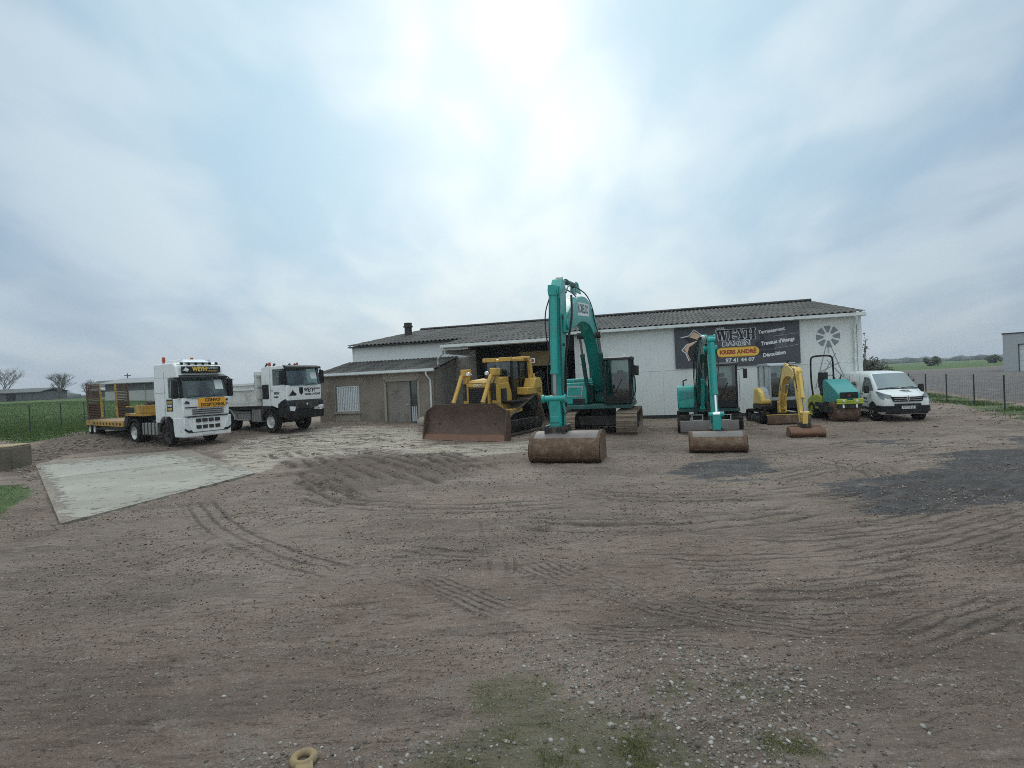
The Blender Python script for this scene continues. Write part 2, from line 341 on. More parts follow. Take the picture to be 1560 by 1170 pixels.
def line_d(pts, x, y):
    d = np.full(x.shape, 1e9); sgn = np.zeros(x.shape)
    for (ax, ay), (bx, by) in zip(pts[:-1], pts[1:]):
        ex, ey = bx - ax, by - ay; L = math.hypot(ex, ey) + 1e-9
        t = np.clip(((x - ax) * ex + (y - ay) * ey) / L ** 2, 0, 1); q = np.hypot(x - ax - t * ex, y - ay - t * ey)
        s = ((x - ax) * ey - (y - ay) * ex) / L; sgn = np.where(q < d, np.sign(s), sgn); d = np.minimum(d, q)
    return d * sgn
def smooth_line(pts, k=4):
    for _ in range(k):
        q = [pts[0]]
        for a, b in zip(pts[:-1], pts[1:]): q += [a * 0.75 + b * 0.25, a * 0.25 + b * 0.75]
        pts = q + [pts[-1]]
    return pts

def axis(parts):
    a = []
    for lo, hi, st in parts: a += list(np.arange(lo, hi, st))
    return np.array(a)
geo = [60 * 1.22 ** i for i in range(1, 23)]
xs = np.concatenate([-np.array(geo)[::-1], axis([(-60, -34, 1.0), (-34, -9, 0.2), (-9, 9, 0.055), (9, 32, 0.2), (32, 61, 1.0)]), geo])
ys = np.concatenate([[-40, -20, -10, -4, -1, 0, 1, 1.6, 2.1], axis([(2.5, 9.5, 0.05), (9.5, 19, 0.11), (19, 38, 0.25), (38, 66, 1.0)]), [66 * 1.2 ** i for i in range(1, 24)]])
X, Y = np.meshgrid(xs, ys); Z = terrain(X, Y)
yard = sstep(-34, -24, X) * sstep(60, 40, Y)
near = sstep(14, 6, Y)
wv = fbm(X * 0.33, Y * 0.33, 3, 1) - 0.5
Z = Z + yard * 0.05 * wv * sstep(34, 26, Y)
rough = fbm(X * 2.2, Y * 2.2, 4, 5) - 0.5
streak = fbm(X * 0.5 + 0.35 * Y, Y * 3.2 + X * 0.4, 4, 9) - 0.5        # long drag marks across the yard
Z = Z + yard * (0.055 * rough + 0.075 * streak) * sstep(2, 4, Y)
fine = fbm(X * 9, Y * 9, 3, 21) - 0.5
Z = Z + near * 0.026 * fine
pebb = np.maximum(0, fbm(X * 5.5, Y * 5.5, 2, 33) - 0.62)
Z = Z + yard * 0.10 * pebb

P = {}
P['dark'] = pix_poly([(1350, 674), (1385, 676), (1420, 688), (1500, 684), (1560, 668), (1720, 660), (1760, 760), (1560, 765), (1480, 770), (1390, 776), (1335, 764), (1318, 744), (1390, 724), (1425, 706), (1385, 686)])
P['dark2'] = pix_poly([(1000, 716), (1040, 711), (1090, 700), (1165, 701), (1197, 714), (1150, 727), (1085, 731), (1035, 726)])
P['soil'] = pix_poly([(20, 712), (60, 668), (120, 655), (205, 655), (270, 680), (180, 683), (110, 692), (60, 702), (45, 740)])
P['mud'] = pix_poly([(445, 712), (520, 695), (560, 680), (640, 688), (715, 692), (722, 716), (690, 728), (600, 738), (545, 760), (480, 735)])
P['pale'] = pix_poly([(330, 690), (380, 668), (470, 652), (560, 647), (642, 650), (640, 676), (600, 690), (520, 690), (440, 702), (395, 716), (350, 718)])
P['pale2'] = pix_poly([(560, 690), (640, 678), (780, 675), (830, 668), (812, 690), (700, 697), (620, 700)])
P['moss'] = pix_poly([(640, 1185), (690, 1150), (770, 1120), (840, 1095), (900, 1080), (970, 1100), (1020, 1125), (1050, 1185), (850, 1200)])
P['moss2'] = pix_poly([(985, 1040), (1040, 1030), (1075, 1055), (1020, 1075), (985, 1062)])
P['moss3'] = pix_poly([(1075, 1040), (1130, 1030), (1190, 1050), (1160, 1075), (1100, 1065)])
P['moss4'] = pix_poly([(720, 1050), (780, 1030), (850, 1045), (800, 1085), (740, 1080)])
P['moss5'] = pix_poly([(1150, 1120), (1230, 1110), (1260, 1150), (1180, 1160)])
P['gleft'] = pix_poly([(-160, 745), (0, 738), (42, 735), (34, 768), (0, 790), (-160, 860)])
jag = (fbm(X * 0.9, Y * 0.9, 4, 41) - 0.5)
strk = fbm(X * 0.6 + 0.15 * Y, Y * 2.4 - 0.3 * X, 5, 47) - 0.5
def zone(k, soft=0.35, j=1.6): return sstep(-soft, soft, inpoly(P[k], X, Y) + jag * j)
m_dark = np.maximum(sstep(-1.5, 1.3, inpoly(P['dark'], X, Y) + jag * 1.6 + strk * 3.4), 0.85 * sstep(-.35, .35, inpoly(P['dark2'], X, Y) + jag * .6 + strk * 1.3))
m_mud = 0.9 * sstep(-.8, .8, inpoly(P['mud'], X, Y) + jag * 1.8 + strk * 2.0)
m_soil = zone('soil', 0.7, 2.0)
m_pale = np.maximum(zone('pale', 0.8, 2.2), 0.8 * zone('pale2', 0.3, 1.0))
m_moss = np.maximum(zone('moss', 0.25, 1.1), np.maximum.reduce([0.7 * zone(k_, 0.15, 0.6) for k_ in ('moss2', 'moss3', 'moss4', 'moss5')]))
P['field'] = np.array([tuple(G(*p)[:2]) for p in [(-300, 715), (0, 669), (45, 671), (100, 664), (150, 655), (190, 646)]] + [(-22.5, 42), (-20, 50), (-15, 62), (-10, 110), (-400, 110), (-400, 25)])
m_grass = np.maximum(sstep(-.6, .6, inpoly(P['field'], X, Y) + jag * 2.4), zone('gleft', 0.4, 0.8))
xfen = 21.58 + 0.444 * (np.minimum(Y, 70) - 24.5)
verge = 0.75 * sstep(-1.5, -0.4, X - xfen + jag * 2.6) * sstep(2.6, 1.2, X - xfen + jag) * sstep(17, 20, Y)
m_grass = np.maximum(m_grass, 0.8 * verge)
m_grass = np.maximum(m_grass, sstep(92, 99, Y + jag * 3))
m_lot = sstep(1.6, 3.0, X - xfen + jag) * sstep(18, 22, Y) * sstep(98, 92, Y + jag * 3)
# wheel ruts ploughed into the soft mud (left of the big bucket) and tyre / track prints nearer the camera
rut = np.zeros_like(X); dep = np.zeros_like(X); tph = np.zeros_like(X); tms = np.zeros_like(X)
tal = np.zeros_like(X)
def line_s(pts, x, y):
    """signed offset from a polyline and distance along it (running on past both ends)"""
    d = np.full(x.shape, 1e9); off = np.zeros(x.shape); al = np.zeros(x.shape); L0 = 0.0; n = len(pts) - 1
    for i, ((ax, ay), (bx, by)) in enumerate(zip(pts[:-1], pts[1:])):
        ex, ey = bx - ax, by - ay; L = math.hypot(ex, ey) + 1e-9; t = ((x - ax) * ex + (y - ay) * ey) / L ** 2
        tc = np.clip(t, -9 if i == 0 else 0, 9 if i == n - 1 else 1); q = np.hypot(x - ax - tc * ex, y - ay - tc * ey)
        k = q < d; s = ((x - ax) * ey - (y - ay) * ex) / L; off = np.where(k, np.sign(s) * q, off); al = np.where(k, L0 + tc * L, al); d = np.minimum(d, q); L0 += L
    return off, al, L0
def track_mark(pix, width, n, depth, strength=1.0, seed=0, gate=0.42, lug=0.0):
    global rut, dep, tph, tms, tal
    pts = smooth_line([np.array(G(*p)[:2]) for p in pix]); s, al, Lt = line_s(pts, X, Y); a = np.abs(s)
    wob = 0.06 * (fbm(X * 0.7 + seed, Y * 0.7, 2, 13) - 0.5) * width * 4
    g = sstep(gate - 0.14, gate + 0.1, fbm(X * 0.8, Y * 0.8, 3, 60 + seed)) * sstep(width * 1.12, width * 0.95, a) * sstep(0, 0.9, al) * sstep(Lt, Lt - 0.9, al)
    st = (0.5 - 0.5 * np.cos(2 * np.pi * n * (s + width) / (2 * width))) ** 1.5
    dep = np.maximum(dep, g * st * depth * (0.0 if n * 0.5 / width > 3.4 else 0.8)); k = g * strength > tms
    tph = np.where(k, n * (s + wob + width) / (2 * width), tph); tal = np.where(k, al / 0.15 if lug else 0.0, tal); tms = np.maximum(tms, g * strength)
track_mark([(780, 840), (850, 872), (960, 905), (1080, 932), (1200, 948), (1340, 950), (1450, 938)], 0.30, 6, 0.05, 1.0, 1, 0.28, 1)
track_mark([(600, 868), (680, 898), (760, 928), (860, 955), (960, 965), (1160, 966)], 0.22, 5, 0.045, 1.0, 2, 0.38, 1)
track_mark([(735, 780), (752, 830), (765, 900)], 0.22, 2, 0.03, 0.6, 3, 0.40)
for i, (q, wd, n_) in enumerate([([(455, 682), (545, 718), (600, 750)], 1.5, 6), ([(640, 688), (690, 700), (730, 722)], .9, 5), ([(540, 684), (620, 700), (690, 722)], .8, 3),
                          ([(430, 716), (490, 742), (540, 765)], .4, 2), ([(380, 690), (520, 680), (640, 690)], .5, 3), ([(340, 690), (450, 668), (600, 660)], .6, 3), ([(350, 705), (480, 678), (640, 668)], .5, 3)]):
    track_mark(q, wd, n_, 0.11 if i < 4 else 0.03, 1.0 if i < 4 else 0.75, 10 + i, 0.40)
arcs = [([(1060, 812), (1250, 815), (1420, 790), (1600, 735), (1760, 680)], .45, 4), ([(880, 850), (1100, 858), (1300, 850), (1480, 815), (1660, 760)], .40, 4), ([(760, 795), (940, 800), (1130, 790), (1300, 762), (1420, 735)], .5, 3),
        ([(860, 750), (1020, 757), (1180, 752), (1320, 730)], .5, 3), ([(1000, 890), (1220, 900), (1420, 880), (1620, 830)], .38, 4), ([(1240, 695), (1330, 712), (1400, 745)], .5, 3), ([(940, 690), (1150, 692), (1330, 672)], .6, 4),
        ([(420, 745), (560, 770), (720, 775), (900, 760)], .5, 3), ([(300, 760), (330, 800), (420, 850), (560, 880)], .35, 3), ([(1300, 1000), (1420, 960), (1600, 900)], .3, 4), ([(560, 830), (700, 850), (860, 845)], .35, 3), ([(1150, 730), (1300, 700), (1440, 690)], .6, 4), ([(60, 880), (250, 850), (420, 800), (520, 770)], .4, 3)]
for i, (q, wd, n_) in enumerate(arcs): track_mark(q, wd, n_, 0.03, 0.9 if i != 12 else 0.5, 30 + i, 0.40)
dark_rut = [([(1420, 770), (1500, 740), (1580, 715)], .4), ([(1380, 755), (1480, 715), (1580, 690)], .4)]
for i, (q, wd) in enumerate(dark_rut): track_mark(q, wd, 2, 0.04, 0.6, 50 + i, 0.35)
Z = Z - dep * (0.7 + 0.6 * fbm(X * 6, Y * 6, 2, 77)) + 0.3 * dep.max() * 0
Z = Z + m_soil * 0.30 * np.maximum(0, fbm(X * 0.9, Y * 0.9, 4, 81) - 0.42) + m_mud * 0.03 * (fbm(X * 1.6, Y * 1.6, 4, 83) - 0.5)
Z = Z - yard * 0.02
verts = np.column_stack([X.ravel(), Y.ravel(), Z.ravel()]); nx, ny = len(xs), len(ys)
idx = np.arange(nx * ny).reshape(ny, nx)
faces = np.column_stack([idx[:-1, :-1].ravel(), idx[:-1, 1:].ravel(), idx[1:, 1:].ravel(), idx[1:, :-1].ravel()])
me = bpy.data.meshes.new('ground'); me.vertices.add(len(verts)); me.vertices.foreach_set('co', verts.ravel())
me.loops.add(faces.size); me.loops.foreach_set('vertex_index', faces.ravel().astype(np.int32)); me.polygons.add(len(faces))
me.polygons.foreach_set('loop_start', np.arange(0, faces.size, 4, dtype=np.int32)); me.polygons.foreach_set('use_smooth', np.ones(len(faces), bool)); me.update(calc_edges=True)
wet = sstep(0.46, 0.66, fbm(X * 0.16 + 3, Y * 0.30, 5, 91)) * yard
clodm = sstep(0.53, 0.66, fbm(X * 0.55 + 0.2 * Y, Y * 1.7, 5, 95)) * yard
for nm, a in (('dark', m_dark), ('mud', np.maximum(m_mud, m_soil)), ('pale', m_pale), ('moss', m_moss), ('grass', m_grass), ('lot', m_lot), ('tph', tph), ('tms', np.clip(tms, 0, 1)), ('tal', tal), ('wet', wet), ('clod', clodm)):
    at = me.attributes.new(nm, 'FLOAT', 'POINT'); at.data.foreach_set('value', np.ascontiguousarray(a.ravel(), dtype=np.float32))
ground = bpy.data.objects.new('ground', me); COL.objects.link(ground); tag(ground, 'rutted brown mud and gravel yard reaching out to fields', kind='structure')

def ground_z(x, y):
    i = np.clip(np.searchsorted(xs, x) - 1, 0, nx - 2); j = np.clip(np.searchsorted(ys, y) - 1, 0, ny - 2)
    fx = (x - xs[i]) / (xs[i + 1] - xs[i]); fy = (y - ys[j]) / (ys[j + 1] - ys[j])
    return (Z[j, i] * (1 - fx) + Z[j, i + 1] * fx) * (1 - fy) + (Z[j + 1, i] * (1 - fx) + Z[j + 1, i + 1] * fx) * fy
def gz(x, y): return float(ground_z(np.array([x]), np.array([y]))[0])

m = bpy.data.materials.new('yard_mud'); m.use_nodes = True; t = NT(m.node_tree); t.n.clear()
co = t.add('ShaderNodeTexCoord').outputs['Object']
def A(n): return t.add('ShaderNodeAttribute', attribute_name=n).outputs['Fac']
def thr(f, amt, nz, w_=0.22):                                           # break a zone's rim up with fine noise
    return t.ramp(t.math('ADD', f, t.math('MULTIPLY', t.math('SUBTRACT', nz, 0.5), amt)), 0.5 - w_, 0.5 + w_)
nA = t.noise(co, 0.35, 5, 0.6); nB = t.noise(co, 2.3, 6, 0.65, 0.4); nC = t.noise(co, 16, 6, 0.7); nD = t.noise(co, 70, 3, 0.65)
stretch = t.add('ShaderNodeMapping', {'Vector': co, 'Rotation': (0, 0, R(-9)), 'Scale': (0.5, 2.6, 1)}).outputs[0]
nS = t.noise(stretch, 0.9, 7, 0.66, 0.5)
tst = t.math('POWER', t.math('SUBTRACT', 0.5, t.math('MULTIPLY', t.math('COSINE', t.math('MULTIPLY', A('tph'), 2 * math.pi)), 0.5)), 2.6)
lugs = t.math('ADD', 0.68, t.math('MULTIPLY', t.ramp(t.math('COSINE', t.math('MULTIPLY', A('tal'), 2 * math.pi)), -0.5, 0.5), 0.32))
rutf = t.math('MULTIPLY', t.math('MULTIPLY', t.math('MULTIPLY', tst, lugs), A('tms')), t.ramp(t.math('ADD', t.math('MULTIPLY', nC, 0.55), t.math('MULTIPLY', nB, 0.45)), 0.37, 0.54))
base = t.mix(t.ramp(nA, 0.3, 0.7), (0.195, 0.141, 0.110), (0.31, 0.238, 0.193))
base = t.mix(t.math('MULTIPLY', t.ramp(t.math('ADD', t.math('MULTIPLY', nS, 0.5), t.math('MULTIPLY', t.noise(stretch, 4.2, 7, 0.75, 0.4), 0.5)), 0.49, 0.59), 0.6), base, (0.145, 0.11, 0.086))
base = t.mix(t.math('MULTIPLY', t.ramp(nB, 0.52, 0.7), 0.4), base, (0.30, 0.265, 0.235))
base = t.mix(t.math('MULTIPLY', thr(A('wet'), 1.3, nB), 0.12), base, (0.155, 0.122, 0.096))
nE = t.noise(stretch, 5.5, 8, 0.78, 0.3); nF = t.noise(co, 33, 5, 0.75)
spk = t.math('MULTIPLY', t.ramp(t.math('ADD', t.math('MULTIPLY', nE, 0.65), t.math('MULTIPLY', nF, 0.35)), 0.53, 0.585), t.math('SUBTRACT', 1.0, t.math('MULTIPLY', A('grass'), 1.0)))
base = t.mix(t.math('MULTIPLY', spk, 0.78), base, (0.078, 0.057, 0.043))
lgt = t.ramp(t.math('ADD', t.math('MULTIPLY', nE, 0.5), t.math('MULTIPLY', nF, 0.5)), 0.47, 0.40)
base = t.mix(t.math('MULTIPLY', lgt, 0.5), base, (0.40, 0.345, 0.295))
mk = t.math('MULTIPLY', A('pale'), t.ramp(t.noise(stretch, 1.7, 7, 0.7, 0.6), 0.50, 0.57))
base = t.mix(t.math('MULTIPLY', thr(A('clod'), 2.4, nE), 0.30), base, (0.10, 0.077, 0.06))
base = t.mix(t.math('MULTIPLY', thr(A('pale'), 1.1, nS), 0.8), base, (0.50, 0.435, 0.36))
base = t.mix(t.math('MULTIPLY', mk, 0.9), base, (0.115, 0.084, 0.061))
base = t.mix(t.math('MULTIPLY', thr(A('mud'), 1.3, nE), 0.72), base, (0.118, 0.088, 0.066))
base = t.mix(t.math('MULTIPLY', thr(A('dark'), 2.3, t.math('ADD', t.math('MULTIPLY', nE, 0.7), t.math('MULTIPLY', nS, 0.3)), 0.12), 0.88), base, t.mix(t.ramp(nB, 0.4, 0.65), (0.042, 0.043, 0.050), (0.085, 0.082, 0.085)))
base = t.mix(t.math('MULTIPLY', thr(A('lot'), 0.5, nB), 0.85), base, t.mix(t.ramp(nB, .35, .65), (0.085, 0.083, 0.09), (0.16, 0.145, 0.14)))
base = t.mix(t.math('MULTIPLY', rutf, 0.9), base, (0.055, 0.039, 0.030))
gcol = t.mix(t.ramp(t.noise(co, 0.5, 4, 0.6), 0.35, 0.65), (0.036, 0.085, 0.017), (0.066, 0.128, 0.026))
base = t.mix(t.math('MULTIPLY', thr(A('grass'), 0.7, nB), 0.9), base, gcol)
base = t.mix(t.math('MULTIPLY', thr(A('moss'), 2.0, nC), 0.38), base, (0.06, 0.095, 0.02))
vor = t.add('ShaderNodeTexVoronoi', {'Vector': co, 'Scale': 26.0}, feature='F1'); vd = vor.outputs['Distance']
vor2 = t.add('ShaderNodeTexVoronoi', {'Vector': co, 'Scale': 60.0}, feature='F1')
sepc = t.add('ShaderNodeSeparateColor', {0: vor.outputs['Color']}); sep2 = t.add('ShaderNodeSeparateColor', {0: vor2.outputs['Color']})
peb = t.math('MULTIPLY', t.ramp(vd, 0.34, 0.2), t.ramp(t.math('ADD', sepc.outputs[0], t.math('MULTIPLY', t.math('SUBTRACT', nB, 0.5), 1.2)), 0.66, 0.74))
peb2 = t.math('MULTIPLY', t.ramp(vor2.outputs['Distance'], 0.4, 0.2), t.ramp(sep2.outputs[0], 0.62, 0.72))
bare = t.math('SUBTRACT', 1.0, t.math('MAXIMUM', A('grass'), A('mud')), clamp=True)
base = t.mix(t.math('MULTIPLY', t.math('MULTIPLY', peb2, bare), 0.4), base, t.mix(sep2.outputs[1], (0.17, 0.15, 0.135), (0.36, 0.34, 0.32)))
base = t.mix(t.math('MULTIPLY', t.math('MULTIPLY', peb, bare), 0.6), base, t.mix(sepc.outputs[1], (0.2, 0.18, 0.165), (0.40, 0.38, 0.36)))
grain = t.math('ADD', 0.45, t.math('MULTIPLY', t.math('ADD', t.math('MULTIPLY', nC, 0.5), t.math('MULTIPLY', nD, 0.5)), 1.1))
base = t.mix(1.0, base, grain, 'MULTIPLY')
hgt = t.math('SUBTRACT', t.math('ADD', t.math('ADD', t.math('MULTIPLY', nC, 0.045), t.math('MULTIPLY', nD, 0.016)), t.math('ADD', t.math('MULTIPLY', peb, 0.012), t.math('ADD', t.math('MULTIPLY', peb2, 0.006), t.math('ADD', t.math('MULTIPLY', nE, 0.05), t.math('MULTIPLY', nS, 0.05))))), t.math('MULTIPLY', rutf, 0.034))
bp = t.add('ShaderNodeBump', {'Height': hgt, 'Strength': 1.0, 'Distance': 1.0})
ro = t.math('SUBTRACT', 0.92, t.math('MULTIPLY', t.math('MAXIMUM', A('wet'), rutf), 0.16))
b = t.add('ShaderNodeBsdfPrincipled', {'Base Color': base, 'Roughness': ro, 'Specular IOR Level': 0.25, 'Normal': bp.outputs[0]})
t.l.new(b.outputs[0], t.add('ShaderNodeOutputMaterial').inputs[0]); M['yard_mud'] = m; me.materials.append(m)

# concrete apron slab on the left of the yard
m = bpy.data.materials.new('slab_concrete'); m.use_nodes = True; t = NT(m.node_tree); t.n.clear()
co = t.add('ShaderNodeTexCoord').outputs['Object']
nA = t.noise(co, 0.45, 6, 0.6); nB = t.noise(co, 3.0, 7, 0.68); nC = t.noise(co, 30, 4, 0.6)
c_ = t.mix(t.ramp(nA, 0.35, 0.65), (0.262, 0.242, 0.205), (0.34, 0.318, 0.272))
edge = t.add('ShaderNodeAttribute', attribute_name='edge').outputs['Fac']; bay = t.add('ShaderNodeAttribute', attribute_name='bay').outputs['Fac']
c_ = t.mix(t.math('MULTIPLY', bay, 0.35), c_, (0.41, 0.39, 0.345))
c_ = t.mix(t.math('MULTIPLY', t.ramp(nB, 0.55, 0.72), 0.4), c_, (0.25, 0.225, 0.195))
jt = t.math('MULTIPLY', t.ramp(bay, 0.1, 0.4), t.ramp(bay, 0.9, 0.6))
cv = t.add('ShaderNodeTexVoronoi', {'Vector': t.add('ShaderNodeMixRGB', {0: 0.06, 1: co, 2: t.add('ShaderNodeTexNoise', {'Vector': co, 'Scale': 2.0, 'Detail': 5}).outputs['Color']}).outputs[0], 'Scale': 0.22}, feature='DISTANCE_TO_EDGE')
crk = t.math('MULTIPLY', t.ramp(cv.outputs['Distance'], 0.006, 0.002), t.ramp(nA, 0.42, 0.52))
c_ = t.mix(t.math('MULTIPLY', t.math('MAXIMUM', jt, crk), 0.6), c_, (0.11, 0.095, 0.08))
d_ = t.ramp(t.math('ADD', edge, t.math('MULTIPLY', t.math('SUBTRACT', nB, 0.5), 2.4)), 0.34, 0.66)
c_ = t.mix(t.math('MULTIPLY', d_, 0.88), c_, (0.225, 0.178, 0.14))
c_ = t.mix(1.0, c_, t.math('ADD', 0.5, t.math('ADD', t.math('MULTIPLY', nC, 0.6), t.math('MULTIPLY', nB, 0.4))), 'MULTIPLY')
bp = t.add('ShaderNodeBump', {'Height': t.math('ADD', t.math('MULTIPLY', nC, 0.01), t.math('MULTIPLY', t.math('MULTIPLY', d_, nB), 0.06)), 'Strength': 1.0, 'Distance': 1.0})
b = t.add('ShaderNodeBsdfPrincipled', {'Base Color': c_, 'Roughness': 0.85, 'Normal': bp.outputs[0]})
t.l.new(b.outputs[0], t.add('ShaderNodeOutputMaterial').inputs[0]); M['slab_concrete'] = m
quad = [np.array(G(*p)[:2]) for p in [(92, 800), (388, 722), (290, 686), (190, 681), (52, 704)]]
A_, B_, E_, C_, D_ = quad
sx, sy = 90, 70; vs = []; ed = []; by_ = []
for j in range(sy + 1):
    v = j / sy
    for i in range(sx + 1):
        u = i / sx; p = (A_ * (1 - u) + B_ * u) * (1 - v) + (D_ * (1 - u) + E_ * u) * v
        e_ = max(0.8 * sstep(0.16, -0.06, u), sstep(0.55, 1.05, u) * (0.3 + 0.6 * v), 0.9 * sstep(0.7, 1.05, v), 0.30 * sstep(0.12, 0.0, v), 0.14)
        vs.append((p[0], p[1], float(terrain(p[0], p[1])) + 0.03)); ed.append(float(e_)); by_.append(float(sstep(0.53, 0.55, v)))
nb = len(vs); fs = [(j * (sx + 1) + i, j * (sx + 1) + i + 1, (j + 1) * (sx + 1) + i + 1, (j + 1) * (sx + 1) + i) for j in range(sy) for i in range(sx)]
rim = [i for i in range(sx + 1)] + [j * (sx + 1) + sx for j in range(1, sy + 1)] + [sy * (sx + 1) + i for i in range(sx - 1, -1, -1)] + [j * (sx + 1) for j in range(sy - 1, 0, -1)]
low = {}
for k in rim: low[k] = len(vs); vs.append((vs[k][0], vs[k][1], vs[k][2] - 0.25)); ed.append(1.0); by_.append(0)
for a, b_ in zip(rim, rim[1:] + rim[:1]): fs.append((a, low[a], low[b_], b_))
me = bpy.data.meshes.new('concrete_slab'); me.from_pydata(vs, [], fs)
for nm, a in (('edge', ed), ('bay', by_)): me.attributes.new(nm, 'FLOAT', 'POINT').data.foreach_set('value', a)
me.materials.append(M['slab_concrete']); slab = bpy.data.objects.new('concrete_slab', me); COL.objects.link(slab); tag(slab, 'pale concrete slab half covered with mud at its rim', kind='structure')

# ------------------------------------------------------------------ loose stuff: stones, clods, grass
def attr_mat(name, lo, hi, rough=0.9):
    m = bpy.data.materials.new(name); m.use_nodes = True; t = NT(m.node_tree); t.n.clear()
    f = t.add('ShaderNodeAttribute', attribute_name='tone').outputs['Fac']
    b = t.add('ShaderNodeBsdfPrincipled', {'Base Color': t.mix(f, lo, hi), 'Roughness': rough, 'Specular IOR Level': 0.25})
    t.l.new(b.outputs[0], t.add('ShaderNodeOutputMaterial').inputs[0]); M[name] = m
attr_mat('stone_mix', (0.095, 0.08, 0.067), (0.44, 0.415, 0.38)); attr_mat('moss_mix', (0.045, 0.065, 0.014), (0.15, 0.155, 0.04)); attr_mat('grit_mix', (0.075, 0.053, 0.040), (0.37, 0.30, 0.25)); attr_mat('clod_mix', (0.085, 0.064, 0.05), (0.26, 0.21, 0.175)); attr_mat('blade_mix', (0.034, 0.07, 0.014), (0.10, 0.15, 0.036))
def icos():
    b = bmesh.new(); bmesh.ops.create_icosphere(b, subdivisions=1, radius=1); v = np.array([x.co[:] for x in b.verts]); f = np.array([[q.index for q in x.verts] for x in b.faces]); b.free(); return v, f
IV, IF = icos()
def scatter(name, pts, size, flat, matl, label, tone=None, jitter=0.35, sink=0.3):
    n = len(pts); nv = len(IV); V = np.repeat(IV[None], n, 0) * (1 + jitter * (RNG.random((n, nv, 1)) - 0.5) * 2)
    sc = size[:, None] * np.column_stack([RNG.uniform(0.7, 1.3, n), RNG.uniform(0.7, 1.3, n), RNG.uniform(flat[0], flat[1], n)])
    V = V * sc[:, None, :]; a = RNG.uniform(0, 6.28, n); ca, sa = np.cos(a)[:, None], np.sin(a)[:, None]
    Vx = V[..., 0] * ca - V[..., 1] * sa; Vy = V[..., 0] * sa + V[..., 1] * ca
    z0 = ground_z(pts[:, 0], pts[:, 1])[:, None] + sc[:, 2:3] * (1 - 2 * sink)
    V = np.stack([Vx + pts[:, :1], Vy + pts[:, 1:2], V[..., 2] + z0], -1).reshape(-1, 3)
    F = (IF[None] + (np.arange(n) * nv)[:, None, None]).reshape(-1, 3)
    return soup(name, V, F, np.repeat(RNG.random(n) if tone is None else tone, nv), matl, label)
def soup(name, V, F, tone, matl, label):
    k = F.shape[1]; me = bpy.data.meshes.new(name); me.vertices.add(len(V)); me.vertices.foreach_set('co', V.ravel())
    me.loops.add(F.size); me.loops.foreach_set('vertex_index', F.ravel().astype(np.int32)); me.polygons.add(len(F)); me.polygons.foreach_set('loop_start', np.arange(0, F.size, k, dtype=np.int32)); me.update(calc_edges=True)
    me.attributes.new('tone', 'FLOAT', 'POINT').data.foreach_set('value', tone.astype(np.float32)); me.materials.append(M[matl])
    o = bpy.data.objects.new(name, me); COL.objects.link(o); return tag(o, label, kind='stuff')
def around(px, py, rx, ry, n):
    c = G(px, py); return np.column_stack([RNG.normal(c.x, rx, n), RNG.normal(c.y, ry, n)])
st = [np.column_stack([RNG.uniform(-5, 5.5, 1700), 2.4 + 6 * RNG.random(1700) ** 1.6])]
for q in [(1080, 1010, .45, .3, 700), (1130, 1130, .22, .2, 420), (860, 1015, .22, .2, 260), (905, 1040, .2, .15, 200), (1000, 1100, .5, .3, 420), (1190, 1040, .3, .3, 260), (640, 1150, .45, .12, 260), (410, 1160, .25, .12, 220),
          (1100, 1060, .5, .35, 600), (1240, 1090, .3, .35, 200), (1300, 960, .8, .7, 260), (700, 960, 1.2, .7, 260), (860, 985, .3, .25, 160), (400, 1000, 1, .8, 200)]: st.append(around(*q))
st = np.concatenate(st); st = st[st[:, 1] > 2.2]
big = RNG.random(len(st)) ** 3
scatter('gravel', st, 0.0035 + 0.0155 * big, (0.45, 0.8), 'stone_mix', 'loose pale gravel stones strewn over the near yard', np.clip(RNG.normal(0.30, 0.27, len(st)), 0, 1), 0.5, 0.46)
gy_ = 2.5 * (6.4 ** RNG.random(70000)); gp = np.column_stack([RNG.uniform(-1.05, 1.05, 70000) * gy_, gy_]); gk = (fbm(gp[:, 0] * 0.8, gp[:, 1] * 1.2, 4, 55) + RNG.normal(0, .07, len(gp)) > 0.47) & (inpoly(np.array([A_, B_, E_, D_]), gp[:, 0], gp[:, 1]) < 0)
gp = gp[gk]; scatter('grit', gp, (0.0022 + 0.0055 * RNG.random(len(gp)) ** 2) * np.clip(gp[:, 1] / 4, .8, 2.6), (0.45, 0.85), 'grit_mix', 'fine stony grit bedded in the mud of the yard', RNG.random(len(gp)) ** 1.5, 0.5, 0.3)
cp = np.column_stack([RNG.uniform(-22, 24, 60000), RNG.uniform(5, 32, 60000)])
cm = fbm(cp[:, 0] * 0.5, cp[:, 1] * 1.6, 4, 95); inm = np.maximum(inpoly(P['mud'], cp[:, 0], cp[:, 1]), inpoly(P['soil'], cp[:, 0], cp[:, 1])) > 0
keep = ((cm > 0.585) & (RNG.random(len(cp)) < 0.35)) | (inm & (RNG.random(len(cp)) < 0.7) & ((inpoly(P['soil'], cp[:, 0], cp[:, 1]) > 0) | (RNG.random(len(cp)) < 0.2))); keep &= inpoly(np.array([A_, B_, E_, D_]), cp[:, 0], cp[:, 1]) < 0
cp = cp[keep]
scatter('mud_clods', cp, (0.010 + 0.042 * RNG.random(len(cp)) ** 3.0) * np.clip(cp[:, 1] / 15, 0.45, 1.3) + 0.03 * RNG.random(len(cp)) * (inpoly(P['soil'], cp[:, 0], cp[:, 1]) > 0), (0.3, 0.6), 'clod_mix', 'dark clods of mud turned up by wheels and tracks', 0.15 + RNG.random(len(cp)) * 0.85)
